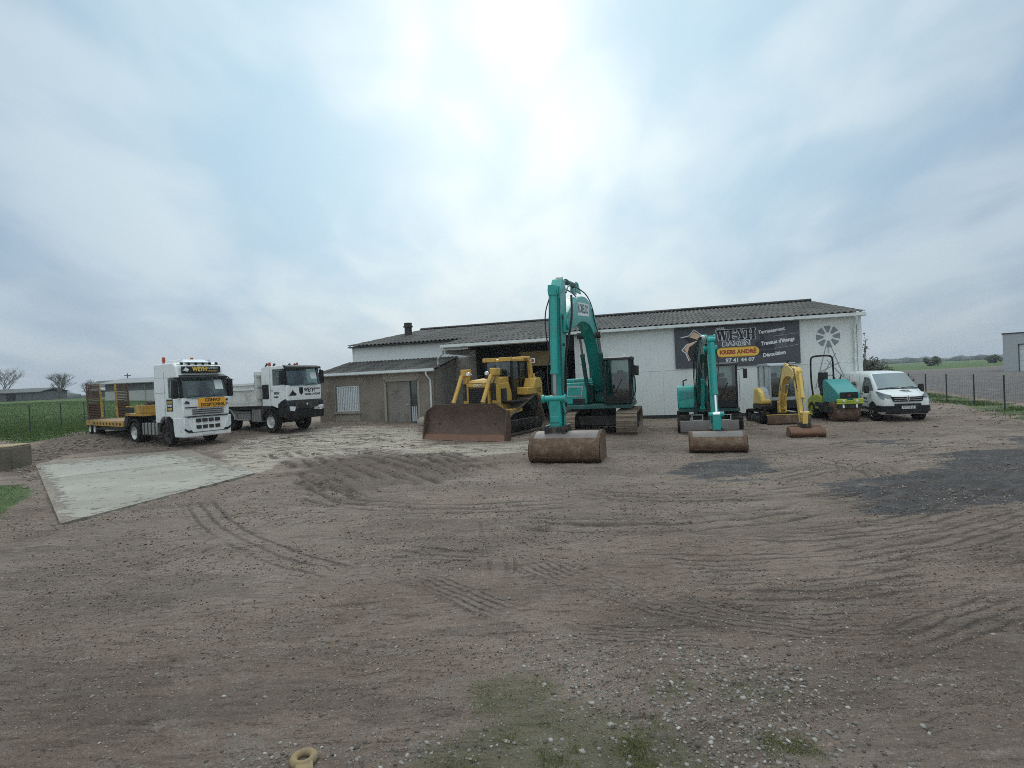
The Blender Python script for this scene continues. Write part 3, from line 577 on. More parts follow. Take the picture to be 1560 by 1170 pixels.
def blades(name, pts, h, wd, label, lean=0.5):
    n = len(pts); a = RNG.uniform(0, 6.28, n); hh = h * RNG.uniform(0.5, 1.25, n); z = ground_z(pts[:, 0], pts[:, 1]) - 0.01
    dx, dy = np.cos(a) * wd / 2, np.sin(a) * wd / 2; lx, ly = RNG.normal(0, lean, n) * hh, RNG.normal(0, lean, n) * hh
    V = np.stack([np.column_stack([pts[:, 0] - dx, pts[:, 1] - dy, z]), np.column_stack([pts[:, 0] + dx, pts[:, 1] + dy, z]), np.column_stack([pts[:, 0] + lx, pts[:, 1] + ly, z + hh])], 1).reshape(-1, 3)
    return soup(name, V, np.arange(3 * n).reshape(-1, 3), np.repeat(np.clip(RNG.normal(0.45, 0.25, n), 0, 1), 3), 'moss_mix' if name == 'moss_tufts' else 'blade_mix', label)
q = RNG.random((150000, 2)); yy = 22 + 50 * q[:, 0] ** 1.4; xx = -yy * 0.50 - q[:, 1] * yy * 0.52
k = inpoly(P['field'], xx, yy) > RNG.normal(0, 0.5, len(xx)); pf = np.column_stack([xx, yy])[k]
blades('field_grass', pf, 0.07, 0.05, 'green grass of the meadow behind the trailer')
def in_poly_pts(key, n, d=0.0):
    p = P[key]; lo, hi = p.min(0), p.max(0); q = RNG.uniform(lo, hi, (n, 2)); s = inpoly(p, q[:, 0], q[:, 1]) + (fbm(q[:, 0] * 2.5, q[:, 1] * 2.5, 3, 71) - 0.5) * 0.9; return q[RNG.random(n) < np.clip((s - d) / 0.55, 0, 1) * np.clip((fbm(q[:, 0] * 6, q[:, 1] * 6, 3, 73) - 0.36) * 4.5, 0, 1)]
vg = np.column_stack([(lambda y: 21.58 + 0.444 * (y - 24.5) + RNG.normal(0.2, 0.7, 9000))(yv := RNG.uniform(18.5, 40, 9000)), yv])
vg = vg[fbm(vg[:, 0] * 0.9, vg[:, 1] * 0.9, 3, 17) > 0.5]
blades('verge_grass', vg, 0.11, 0.03, 'rough grass along the foot of the wire fence')
blades('moss_tufts', np.concatenate([in_poly_pts('moss', 42000, -.1), *[in_poly_pts(k_, 4500, -.05) for k_ in ('moss2', 'moss3', 'moss4', 'moss5')]]), 0.03, 0.005, 'low green moss and grass among the near stones', 0.8)
blades('edge_grass', in_poly_pts('gleft', 9000), 0.07, 0.02, 'grass tufts in front of the concrete block on the left')

# ------------------------------------------------------------------ far land
hill = MB(); n = 90; ring0 = []; ring1 = []
for i in range(n + 1):
    x = -1500 + 3000 * i / n; h = 5.5 + 3.5 * math.sin(x * 0.004 + 1) + 2.0 * math.sin(x * 0.013)
    ring0.append((x, 640 + 40 * math.sin(x * 0.01), -1.0)); ring1.append((x, 900, h))
hill.loft([ring0, ring1, [(p[0], 1500, p[2] + 1) for p in ring1]], closed=False)
mat('far_hill', (0.11, 0.135, 0.135), 0.95, 0, 0.25, 0.01, (0.085, 0.105, 0.105), 0.5, 0.02)  # blue-grey distance haze is mixed into the hill colour
tag(hill.build('hills', 'far_hill'), 'low wooded hills along the horizon', kind='structure')
wd = MB(); mat('far_wood', (0.10, 0.118, 0.115), 0.95, 0, 0.35, 0.05)
wv_, wf_ = IV, IF
pts = []
for i in range(420):
    x = random.uniform(60, 760); y = random.uniform(430, 640) ; pts.append((x, y, random.uniform(3.0, 7.0)))
for i in range(160): pts.append((random.uniform(-520, -120), random.uniform(330, 480), random.uniform(3, 6)))
V = []; F = []; T = []
for x, y, r in pts:
    z = float(terrain(x, y)); o = len(V)
    for v in wv_: V.append((x + v[0] * r * 1.7, y + v[1] * r, z + (v[2] * 0.5 + 0.25) * r * random.uniform(0.75, 1.2)))
    F += [[o + int(a) for a in f] for f in wf_]; T += [random.random()] * len(wv_)
attr_mat('wood_mix', (0.08, 0.095, 0.09), (0.125, 0.145, 0.14))  # far woods carry distance haze in their blue-grey colour too
soup('far_woodland', np.array(V), np.array(F), np.array(T), 'wood_mix', 'far woods and hedgerows on the horizon')
# ------------------------------------------------------------------ buildings
m = bpy.data.materials.new('fibre_roof'); m.use_nodes = True; t = NT(m.node_tree); t.n.clear()
co = t.add('ShaderNodeTexCoord').outputs['Object']
st_ = t.add('ShaderNodeMapping', {'Vector': co, 'Scale': (1.0, 0.25, 1)}).outputs[0]
nA = t.noise(st_, 1.3, 6, 0.65); nB = t.noise(co, 7, 5, 0.65)
sh = t.add('ShaderNodeSeparateXYZ', {0: co}); cell = t.add('ShaderNodeTexWhiteNoise', noise_dimensions='2D')
t.set(cell.inputs['Vector'], t.add('ShaderNodeCombineXYZ', {0: t.math('FLOOR', t.math('DIVIDE', sh.outputs[0], 0.9)), 1: t.math('FLOOR', t.math('DIVIDE', sh.outputs[1], 1.5))}))
c_ = t.mix(t.ramp(nA, 0.35, 0.68), (0.038, 0.037, 0.036), (0.092, 0.087, 0.082)); c_ = t.mix(t.math('MULTIPLY', t.ramp(nB, 0.56, 0.7), 0.5), c_, (0.145, 0.14, 0.13))
c_ = t.mix(1.0, c_, t.math('ADD', 0.86, t.math('MULTIPLY', cell.outputs[0], 0.28)), 'MULTIPLY')
b = t.add('ShaderNodeBsdfPrincipled', {'Base Color': c_, 'Roughness': 0.85, 'Specular IOR Level': 0.3}); t.l.new(b.outputs[0], t.add('ShaderNodeOutputMaterial').inputs[0]); M['fibre_roof'] = m
def roof_sheet(b, x0, x1, y0, z0, y1, z1, rows, period=0.30, amp=0.035, thick=0.03):
    n = int((x1 - x0) / (period / 8)); xx = [x0 + (x1 - x0) * i / n for i in range(n + 1)]
    for r in range(rows):
        a, c = r / rows, (r + 1.06) / rows
        L = []
        for s_, up in ((a, 0.02), (c, 0.0)):
            yy, zz = y0 + (y1 - y0) * s_, z0 + (z1 - z0) * s_ + up
            L.append([(x, yy, zz + amp * math.sin(2 * math.pi * x / period)) for x in xx])
        low = [(x, y, z - thick) for x, y, z in L[0]]
        b.loft([low, L[0], L[1]], closed=False)
    return b
BX, BY, BR = 16.5, 26.3, -16.3
wh = thing('warehouse', 'long white warehouse with a shallow grey corrugated roof behind the parked machines', 'warehouse', BX, BY, 0, BR)
EZ, RZ = 4.75, 6.42
b = MB()
b.box(-13.6, 0, 0, 0.18, 0.14, EZ); b.box(-27.2, -19.2, 0, 0.18, 0.14, EZ)
b.prism([(0, 0.1), (0, EZ), (10, RZ - 0.08), (20, EZ), (20, 0.1)], -0.16, -0.002); b.prism([(0, 0.1), (0, EZ), (10, RZ - 0.08), (20, EZ), (20, 0.1)], -27.198, -27.05)
b.box(-27.2, 0, 19.8, 20, 0.1, EZ); b.build('wall', 'wall_white', wh)
b = MB()
for x in (-11.3, -9.05, -6.8, -4.55, -2.3): b.box(x, x + .02, -0.008, -0.001, .14, 2.42); b.box(x, x + .02, -0.008, -0.001, 4.58, EZ - .2)
b.box(-13.6, -.15, -0.010, -0.001, 2.42, 2.445); b.build('sheet_joint', 'trim_white', wh)
b = MB(); b.box(-13.6, 0.01, -0.03, 0.2, -0.3, 0.14); b.box(-27.21, -19.2, -0.03, 0.2, -0.3, 0.14); b.build('base_strip', 'dark_base', wh)
b = MB(); roof_sheet(b, -27.3, 0.12, -0.38, EZ + 0.02, 10.05, RZ + 0.06, 7, 0.26, 0.034); roof_sheet(b, -27.3, 0.12, 20.4, EZ + 0.02, 9.95, RZ + 0.06, 3, 0.3, 0.03)
b.tube([(-27.3, 10, RZ + 0.1), (0.12, 10, RZ + 0.1)], 0.13, 8); rf = b.build('roof', 'fibre_roof', wh, ang=50)
b = MB(); b.cyl((-26.0, 5.2, 5.3), (-26.0, 5.2, 6.25), 0.25, 0.25, 18); b.cyl((-26.0, 5.2, 6.25), (-26.0, 5.2, 6.33), 0.33, 0.33, 18); b.cyl((-26.0, 5.2, 6.33), (-26.0, 5.2, 6.55), 0.27, 0.27, 18); b.build('chimney', 'dark_steel', rf)
b = MB()
for x0, x1 in ((-13.9, 0.14),):
    b.prism([(-0.5, EZ - 0.03), (-0.5, EZ - 0.17), (-0.40, EZ - 0.2), (-0.36, EZ - 0.2), (-0.36, EZ - 0.03)], x0, x1)
b.build('gutter', 'trim_white', wh)
b = MB(); b.box(-13.9, 0.1, -0.36, 0.0, EZ - 0.13, EZ - 0.06); b.build('soffit', 'trim_white', wh)
b = MB(); b.box(-27.28, -19.2, -0.36, -0.02, EZ - 0.10, EZ - 0.035); b.build('eave_board', 'dark_base', wh)
b = MB(); b.tube([(-0.25, -0.43, EZ - 0.15), (-0.25, -0.40, EZ - 0.35), (-0.28, -0.12, EZ - 0.7), (-0.28, -0.11, 0.1)], 0.055, 10)
for z in (1.2, 2.6): b.box(-0.36, -0.20, -0.17, -0.0, z, z + 0.05)
b.build('downpipe', 'trim_white', wh)
b = MB(); b.box(-0.14, 0.05, -0.035, -0.002, 0.14, EZ - 0.13); b.build('corner_trim', 'trim_white', wh)
b = MB(); b.box(-20.6, -19.2, -0.05, -0.004, -0.3, 3.72); b.build('lower_wall', 'render_grey', wh)
# open bay under the canopy
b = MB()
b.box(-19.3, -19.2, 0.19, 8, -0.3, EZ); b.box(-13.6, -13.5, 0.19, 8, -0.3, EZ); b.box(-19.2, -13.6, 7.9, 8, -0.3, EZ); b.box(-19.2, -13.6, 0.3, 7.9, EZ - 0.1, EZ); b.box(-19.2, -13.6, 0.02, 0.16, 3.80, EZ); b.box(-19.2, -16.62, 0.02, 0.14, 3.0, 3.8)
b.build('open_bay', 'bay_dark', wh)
b = MB(); b.box(-16.62, -14.7, 0.02, 0.10, 3.02, 3.80); b.box(-16.7, -14.6, -0.02, 0.015, 3.74, 3.82); b.build('corrugated_panel', 'bay_panel', wh)
b = MB(); roof_sheet(b, -19.85, -14.05, -3.35, 4.28, 0.15, 4.86, 3, 0.30, 0.03); b.build('canopy_roof', 'fibre_roof', wh, ang=50)
b = MB(); b.box(-19.75, -14.1, -3.25, 0.0, 4.12, 4.2); b.box(-14.2, -14.05, -3.3, 0, 4.0, 4.3); b.box(-19.15, -18.95, -0.25, -0.03, -0.2, 4.1)
for x in (-18.5, -17, -15.5): b.box(x, x + 0.1, -3.2, -0.05, 3.98, 4.12)
b.build('canopy_frame', 'bay_dark', wh)
b = MB(); b.prism([(-3.5, 4.26), (-3.5, 4.12), (-3.42, 4.08), (-3.34, 4.08), (-3.34, 4.26)], -19.9, -14.0); b.build('canopy_gutter', 'trim_white', wh)
b = MB(); b.box(-19.8, -18.4, -3.2, -3.16, 3.98, 4.10); b.box(-19.8, -19.75, -3.2, -0.02, 3.8, 4.12); b.build('canopy_fascia', 'trim_white', wh)
b = MB(); b.tube([(-19.8, -3.42, 4.12), (-19.8, -3.40, 3.98), (-19.9, -3.15, 3.85), (-20.45, -2.6, 3.62), (-20.5, -2.5, 3.5), (-20.5, -2.45, 3.16)], 0.055, 10); b.build('canopy_downpipe', 'trim_white', wh)
# windmill painted on the wall: thin cut-out plates
b = MB(); cx, cz = -1.36, 3.70
for k in range(8):
    a = math.pi * 2 * (k + 0.5) / 8 + R(22.5) + R(2)
    def q(r, s_): return (cx + r * math.cos(a) - s_ * math.sin(a), cz + r * math.sin(a) + s_ * math.cos(a))
    b.prism([q(0.20, 0.045), q(0.50, 0.145), q(0.52, 0.05), q(0.50, -0.145), q(0.20, -0.045)], -0.012, -0.003, 'y')
for (x0, z0, x1, z1) in ((cx - 0.12, 3.2, cx - 0.62, 1.25), (cx + 0.10, 3.25, cx + 0.78, 1.25), (cx - 0.45, 2.0, cx + 0.45, 2.45), (cx - 0.5, 1.5, cx + 0.3, 2.9), (cx - 0.1, 2.6, cx + 0.68, 1.6), (cx - 0.02, 2.9, cx - 0.02, 3.28)):
    dx, dz = x1 - x0, z1 - z0; L = math.hypot(dx, dz); px_, pz_ = -dz / L * 0.014, dx / L * 0.014
    b.prism([(x0 + px_, z0 + pz_), (x1 + px_, z1 + pz_), (x1 - px_, z1 - pz_), (x0 - px_, z0 - pz_)], -0.011, -0.003, 'y')
b.build('windmill_mural', 'mural_grey', wh, smooth=False)

# sign board on the white wall
rot = Matrix.Rotation(R(BR), 3, 'Z')
def BW(x, y): p = rot @ Vector((x, y, 0)); return BX + p.x, BY + p.y
sg = thing('sign_board', 'wide dark grey company sign with white lettering and an orange name bar on the wall', 'sign', *BW(-5.5, -0.06), 2.5, BR)
b = MB(); b.box(-2.9, 2.9, -0.03, 0.0, 0, 2.05); b.build('panel', 'sign_grey', sg, 0.004)
def plate(name, matl, polys, y=-0.034, th=0.003, parent=None):
    b = MB()
    for p in polys: b.prism(p, y, y + th, 'y')
    return b.build(name, matl, parent or sg, smooth=False)
def U(u, v): return (-2.9 + 5.8 * u, 2.05 * (1 - v))
def strip(pts, w_):
    out = []
    for (x0, z0), (x1, z1) in zip(pts[:-1], pts[1:]):
        dx, dz = x1 - x0, z1 - z0; L = math.hypot(dx, dz); a, c = -dz / L * w_, dx / L * w_; e, f = dx / L * w_ * 0.6, dz / L * w_ * 0.6
        out.append([(x0 - e + a, z0 - f + c), (x1 + e + a, z1 + f + c), (x1 + e - a, z1 + f - c), (x0 - e - a, z0 - f - c)])
    return out
plate('dark_silhouette', 'sign_dark', [[U(.66, .62), U(.655, .45), U(.70, .40), U(.69, .25), U(.73, .10), U(.76, .16), U(.72, .30), U(.735, .42), U(.80, .46), U(.80, .62)], [U(.66, .66), U(.82, .66), U(.83, .72), U(.80, .76), U(.68, .76), U(.65, .72)]])
plate('light_silhouette', 'sign_mid', [[U(.80, .40), U(.90, .34), U(.90, .58), U(.82, .62)], [U(.84, .30), U(.88, .18), U(.905, .2), U(.87, .36)]], -0.0335)
for v0, v1 in ((.335, .285), (.63, .56)): plate('divider', 'sign_white', strip([U(.80, v0), U(.985, v1)], 0.004))
# emblem: white-rimmed peach arrow head with a black field
E1 = [U(.055, .24), U(.125, .20), U(.165, .06), U(.235, .22), U(.22, .33), U(.17, .36), U(.10, .42), U(.06, .55), U(.09, .63), U(.115, .82)]
plate('emblem_field', 'sign_black', [[U(.075, .25), U(.15, .24), U(.22, .28), U(.24, .45), U(.20, .82), U(.13, .84), U(.10, .62), U(.08, .55), U(.14, .42)]])
plate('emblem_rim', 'sign_white', strip(E1, 0.024), -0.038)
plate('emblem_arrow', 'sign_peach', [[U(.125, .235), U(.163, .10), U(.222, .22), U(.19, .31), U(.155, .27)], [U(.075, .54), U(.115, .40), U(.175, .35), U(.165, .40), U(.12, .48), U(.105, .62)]] + strip([U(.08, .53), U(.10, .62), U(.125, .80)], 0.016), -0.042)
def sgt(s, name, m_, size, u, v, y=-0.038, **k): return text(sg, s, name, m_, size, face(*(lambda q: (q[0], y, q[1]))(U(u, v)), roll=k.pop('roll', 0)), **k)
sgt('SARL', 'small_lettering', 'sign_white', 0.15, .385, .075, bold=0.006, width=0.42)
def slab(ch, x, z, h, w_, y, grow, matl, name):
    """one stencil slab letter built from bars"""
    s_ = 0.30 * w_; e = 0.13 * h; p = []
    def bar(a0, a1, c0, c1): p.append([(x + a0 - grow, z + c0 - grow), (x + a1 + grow, z + c0 - grow), (x + a1 + grow, z + c1 + grow), (x + a0 - grow, z + c1 + grow)])
    def leg(a0, c0, a1, c1, ww): p.append([(x + a0 - ww - grow, z + c0 - grow * .6), (x + a0 + ww + grow, z + c0 - grow * .6), (x + a1 + ww + grow, z + c1 + grow * .6), (x + a1 - ww - grow, z + c1 + grow * .6)])
    if ch == 'W':
        for a in (.16, .50, .86): bar((a - .16) * w_, (a + .16) * w_, h - e, h)
        for a0, a1, ww in ((.16, .31, .10), (.44, .35, .045), (.52, .66, .10), (.86, .70, .045)): leg(a1 * w_, 0, a0 * w_, h, ww * w_)
    elif ch == 'E':
        bar(.08 * w_, .38 * w_, 0, h); bar(0, .95 * w_, 0, e); bar(0, .95 * w_, h - e, h); bar(.38 * w_, .72 * w_, .44 * h, .56 * h); bar(.80 * w_, .95 * w_, 0, .3 * h); bar(.80 * w_, .95 * w_, .7 * h, h); bar(.60 * w_, .72 * w_, .34 * h, .66 * h)
    elif ch == 'Y':
        bar(0, .42 * w_, h - e, h); bar(.62 * w_, w_, h - e, h); leg(.46 * w_, .38 * h, .20 * w_, h, .13 * w_); leg(.54 * w_, .38 * h, .82 * w_, h, .05 * w_); bar(.36 * w_, .64 * w_, 0, .45 * h); bar(.22 * w_, .78 * w_, 0, e)
    elif ch == 'H':
        for a in (.24, .80): bar((a - .14) * w_, (a + .14) * w_, 0, h); bar((a - .24) * w_, (a + .22) * w_, 0, e); bar((a - .24) * w_, (a + .22) * w_, h - e, h)
        bar(.3 * w_, .8 * w_, .44 * h, .56 * h)
    return plate(name, matl, p, y)
lx = U(.345, 0)[0]; lz = U(0, .365)[1]
for ch, dx, ww in (('W', 0, .58), ('E', .60, .38), ('Y', .98, .42), ('H', 1.40, .42)):
    slab(ch, lx + dx, lz, .52, ww, -0.037, 0.026, 'sign_white', 'letter_outline'); slab(ch, lx + dx, lz, .52, ww, -0.041, 0.0, 'sign_black', 'letter')
sgt('DAMIEN', 'lettering', 'sign_white', 0.30, .505, .46, bold=0.016, width=1.30, y=-0.037); sgt('DAMIEN', 'lettering', 'sign_black', 0.26, .505, .46, bold=-0.002, width=1.22, y=-0.041)
x0, z0 = U(.345, .765); x1, z1 = U(.685, .555)
def pill(g_):
    r_ = (z1 - z0) / 2 + g_; zc_ = (z0 + z1) / 2; return [(x1 - r_ + r_ * math.sin(a), zc_ + r_ * math.cos(a)) for a in np.linspace(0, math.pi, 9)] + [(x0 + r_ - r_ * math.sin(a), zc_ - r_ * math.cos(a)) for a in np.linspace(0, math.pi, 9)]
plate('name_bar_rim', 'sign_orange', [pill(0.02)], -0.036); plate('name_bar', 'sign_yellow', [pill(-0.03)], -0.039)
sgt('KREBS ANDRÉ', 'lettering', 'sign_red', 0.27, .515, .66, y=-0.043, bold=0.013, width=1.70)
sgt('97 41 44 07', 'phone_number', 'sign_white', 0.26, .53, .86, bold=0.008, width=1.35)
sgt('Terrassement', 'service_lettering', 'sign_white', 0.24, .785, .195, bold=0.009, width=1.2, roll=6.5, slant=0.05)
sgt("Travaux d'étangs", 'service_lettering', 'sign_white', 0.25, .83, .46, bold=0.010, width=1.50, roll=6.5, slant=0.05)
sgt('Démolition', 'service_lettering', 'sign_white', 0.25, .80, .755, bold=0.010, width=1.02, roll=6.5, slant=0.05)

# annex with lean-to roof
ax_, ay_ = BW(-20.5, -3.2)
an = thing('office_annex', 'low brown rendered annex with a white shuttered window and lean-to roof at the warehouse end', 'annex', ax_, ay_, 0, BR)
b = MB()
b.box(-6.9, -5.87, 0, 0.22, -0.3, 3.0); b.box(-5.87, -4.42, 0, 0.22, -0.3, 0.95); b.box(-5.87, -4.42, 0, 0.22, 2.40, 3.0); b.box(-4.42, -2.75, 0, 0.22, -0.3, 3.0); b.box(-2.75, -0.95, 0, 0.22, 2.50, 3.0); b.box(-0.95, 0, 0, 0.22, -0.3, 3.0)
b.build('front_wall', 'render_brown', an)
b = MB(); b.prism([(0.22, -0.3), (0.22, 3.0), (3.19, 3.66), (3.19, -0.3)], -0.22, -0.001); b.prism([(0.22, -0.3), (0.22, 3.0), (3.19, 3.66), (3.19, -0.3)], -6.9, -6.7); b.box(-6.7, -0.22, 2.0, 2.1, 0, 3.2); b.build('side_wall', 'render_grey', an)
b = MB(); roof_sheet(b, -7.05, 0.16, -0.32, 3.06, 3.19, 3.80, 4, 0.24, 0.03); b.build('roof', 'fibre_roof', an, ang=50)
b = MB(); b.prism([(-0.42, 3.10), (-0.42, 2.97), (-0.35, 2.93), (-0.28, 2.93), (-0.28, 3.10)], -7.1, 0.2); b.box(-7.0, 0.1, -0.28, -0.0, 2.98, 3.03); b.build('gutter', 'trim_white', an)
b = MB(); b.tube([(-0.25, -0.36, 2.95), (-0.25, -0.34, 2.8), (-0.16, -0.09, 2.55), (-0.14, -0.07, 2.45), (-0.14, -0.07, -0.2)], 0.05, 10); b.build('downpipe', 'trim_white', an)
wn = MB().box(-5.87, -4.42, 0.12, 0.16, 0.95, 2.40).build('shutter', 'shutter_white', an)
b = MB()
for k in range(13): x = -5.80 + k * 0.108; b.box(x, x + 0.062, 0.06, 0.118, 1.0, 2.36)
b.box(-5.86, -4.43, 0.045, 0.058, 0.99, 1.04); b.box(-5.86, -4.43, 0.045, 0.058, 2.31, 2.36); b.build('slat', 'shutter_white', wn)
b = MB(); b.box(-5.98, -4.31, -0.09, 0.1, 0.86, 0.948); b.build('sill', 'concrete_sill', an, 0.01)
b = MB(); b.box(-5.92, -5.875, -0.015, -0.001, 1, 2.45); b.box(-4.41, -4.36, -0.015, -0.001, 1, 2.45); b.box(-5.9, -4.4, -0.01, -0.001, 0, 0.84); b.build('window_surround', 'concrete_sill', an)
b = MB(); b.box(-2.88, -2.76, -0.02, -0.001, 0, 2.6); b.box(-0.94, -0.82, -0.02, -0.001, 0, 2.6); b.box(-2.88, -0.82, -0.02, -0.001, 2.51, 2.98); b.build('door_surround', 'concrete_sill', an)
dr = MB().box(-2.74, -1.42, 0.10, 0.15, 0.1, 2.49).build('door', 'door_wood', an)
b = MB(); b.box(-2.16, -2.10, 0.085, 0.098, 0.15, 2.45); b.box(-2.74, -1.42, 0.085, 0.098, 2.40, 2.49); b.box(-2.74, -2.68, 0.085, 0.098, 0.15, 2.4); b.build('door_frame', 'door_wood', dr)
b = MB(); b.tube([(-1.50, 0.09, 1.25), (-1.50, 0.03, 1.25), (-1.62, 0.03, 1.25)], 0.015, 6); b.build('handle', 'rim_steel', dr)
gd = MB().box(-1.41, -0.96, 0.12, 0.15, 0.1, 2.49).build('glazed_door', 'car_glass', an)
b = MB(); b.box(-1.41, -1.35, 0.09, 0.118, 0.2, 2.49); b.box(-1.02, -0.96, 0.09, 0.118, 0.2, 2.49); b.build('frame', 'dark_steel', gd)
b = MB()
for k in range(3): b.box(-1.34 + k * 0.11, -1.26 + k * 0.11, 0.085, 0.11, 0.35, 1.15)
b.build('lower_panel', 'light_grey', gd)
st_ob = MB().lathe((0, 0, 0), [(0, 0.30), (0.14, 0.33), (0.30, 0.26), (0.40, 0.12), (0.42, 0.01)], 11, 'z').build('boulder', 'concrete_sill')
tag(st_ob, 'small pale boulder standing beside the brown annex corner behind the big blade', 'boulder'); p = BW(-20.8, -4.0); st_ob.location = (*p, tz(*p) + 0.0)
b = MB(); b.box(-3.2, 1.2, -1.8, -0.05, -0.1, 0.30); stp = None

# fan wheel hanging in the open bay
fx, fy = BW(-16.85, 5.5); fn = thing('wall_fan', 'round white spoked fan in the dark open bay between bulldozer and big excavator', 'fan', fx, fy, 2.55, BR)
b = MB(); b.lathe((0, -0.06, 0), [(0, 0.30), (0.0, 0.25), (0.05, 0.25), (0.05, 0.30), (0, 0.30)], 24, 'y'); b.build('rim', 'shutter_white', fn)
b = MB()
for k in range(5):
    a = k * 2 * math.pi / 5; b.prism([(0.05 * math.cos(a - .6), 0.05 * math.sin(a - .6)), (0.25 * math.cos(a - .25), 0.25 * math.sin(a - .25)), (0.25 * math.cos(a + .25), 0.25 * math.sin(a + .25)), (0.05 * math.cos(a + .6), 0.05 * math.sin(a + .6))], -0.05, -0.02, 'y')
b.build('rotor', 'light_grey', fn)
b = MB(); b.tube([(0, 0, 0.3), (0, 0, 2.1)], 0.025, 6); b.build('hanger', 'dark_steel', fn)

# grey modern building on the right
gx, gy = 52.9, 60.0
gh = thing('grey_garage', 'modern flat-roofed grey building with a pale sectional door at the right edge', 'garage', gx, gy, 0.72, -43)
b = MB(); b.box(0, 1.3, 0, 0.3, -0.5, 4.05); b.box(1.3, 6.5, 0, 0.3, 2.85, 4.05); b.box(6.5, 14, 0, 0.3, -0.5, 4.05); b.box(0, 0.3, 0.3, 12, -0.5, 4.05); b.box(0.3, 14, 11.7, 12, -.5, 4.05); b.build('wall', 'grey_house', gh)
b = MB(); b.box(-0.08, 14.08, -0.08, 12.1, 4.052, 4.16); b.build('roof', 'dark_steel', gh)
gdr = MB().box(1.3, 6.5, 0.14, 0.2, -0.3, 2.85).build('sectional_door', 'garage_door', gh)
b = MB()
for k in range(1, 5): b.box(1.3, 6.5, 0.128, 0.138, k * 0.58 - 0.01, k * 0.58 + 0.012)
b.build('joint', 'grey_house', gdr)
b = MB(); b.box(1.2, 6.6, -0.03, -0.004, 2.853, 2.93); b.box(1.22, 1.298, -0.03, -0.004, -0.3, 2.853); b.build('door_frame', 'dark_steel', gh)

# long barn and small sheds far on the left
bw = thing('long_barn', 'long grey barn with dark upper boarding in the field behind the trailer', 'barn', -52.5, 72, tz(-52.5, 72), 0)
b = MB(); b.box(0, 12, 0, 8, -0.6, 1.05); b.build('lower_wall', 'barn_wall', bw)
b = MB(); b.box(0.03, 11.97, 0.03, 7.97, 1.052, 2.05); b.build('upper_boarding', 'barn_dark', bw)
b = MB(); b.prism([(-0.5, 2.08), (4, 2.8), (8.5, 2.08), (8.5, 1.98), (4, 2.7), (-0.5, 1.98)], -0.4, 12.4); b.build('roof', 'barn_roof', bw)
for k in range(1, 5): MB().box(k * 2.6 - 0.05, k * 2.6 + 0.05, -0.05, -0.003, -0.5, 1.9).build('post', 'barn_roof', bw)
def shed(name, label, x, y, w_, d, h, roof_h, rot, wallm, roofm):
    s_ = thing(name, label, 'shed', x, y, tz(x, y), rot)
    b = MB(); b.box(-w_ / 2, w_ / 2, 0, d, -0.5, h); b.build('wall', wallm, s_)
    b = MB(); b.prism([(-0.4, h), (d / 2, h + roof_h), (d + 0.4, h), (d + .4, h - 0.12), (d / 2, h + roof_h - 0.12), (-0.4, h - 0.12)], -w_ / 2 - 0.4, w_ / 2 + 0.4); b.build('roof', roofm, s_)
    b = MB(); b.box(-0.8, 0.8, -0.04, -0.003, 0, min(2.2, h - .2)); b.build('door', 'bay_dark', s_); return s_
shed('dark_shed', 'dark low shed under the bare trees at the far left edge', -97, 108, 10, 8, 1.7, 0.8, 6, 'barn_dark', 'barn_dark')
shed('small_shed', 'small pale roofed hut in the meadow left of the trailer ramps', -73, 98, 4.2, 4, 1.3, 0.5, -8, 'barn_dark', 'barn_roof')
shed('far_house', 'distant pale house on the horizon left of the trailer ramps', -108, 150, 9, 8, 3.0, 1.6, 10, 'barn_wall', 'barn_dark')

# ------------------------------------------------------------------ trees and hedges
def tree(name, label, x, y, h, spread, seed, group=None, thick=0.11, leaf=0, leafm='leaf_dull', levels=5):
    rnd = random.Random(seed); root = thing(name, label, 'tree', x, y, None, 0, group); bt = MB(); bc = MB(); tips = []
    def grow(p, d, L, r, lv):
        q = p + d * L; (bt if lv <= 1 else bc).tube([p, (p + q) / 2 + Vector((rnd.uniform(-1, 1), rnd.uniform(-1, 1), 0)) * L * 0.06, q], [r, r * 0.85, r * 0.68], 6 if lv < 2 else 4)
        if lv >= levels: tips.append(q); return
        for _ in range(rnd.randint(3, 4) if lv else rnd.randint(5, 6)):
            a = rnd.uniform(0, 6.28); e = rnd.uniform(0.35, 0.95) * spread
            nd = (d + Vector((math.cos(a) * e, math.sin(a) * e, rnd.uniform(-0.1, 0.35)))).normalized(); grow(p + d * L * rnd.uniform(0.55, 1.0), nd, L * rnd.uniform(0.55, 0.8), r * 0.55, lv + 1)
    grow(Vector((0, 0, -0.2)), Vector((rnd.uniform(-.06, .06), 0, 1)).normalized(), h * 0.30, thick, 0)
    bt.build('trunk', 'bark', root); bc.build('crown', 'twig', root, smooth=False); return root
tl = [(-76, 94, 7.2, 1.1, 3), (-81, 100, 6.0, 1.0, 4), (-71.5, 94, 4.4, .9, 8), (-60, 88, 4.2, 1.0, 5), (-102, 112, 9.5, 1.0, 6)]
tn = ['broad bare tree with a rounded twiggy crown beside the far shed', 'bare tree standing just behind the broad rounded one',
      'low bare bushy tree to the right of the broad rounded one', 'lone small bare tree left of the trailer ramps', 'tall bare tree cut off by the left edge of the picture']
for (x, y, h, s_, sd), lb in zip(tl, tn): tree('bare_tree', lb, x, y, h, s_, sd, 'bare trees beyond the meadow')
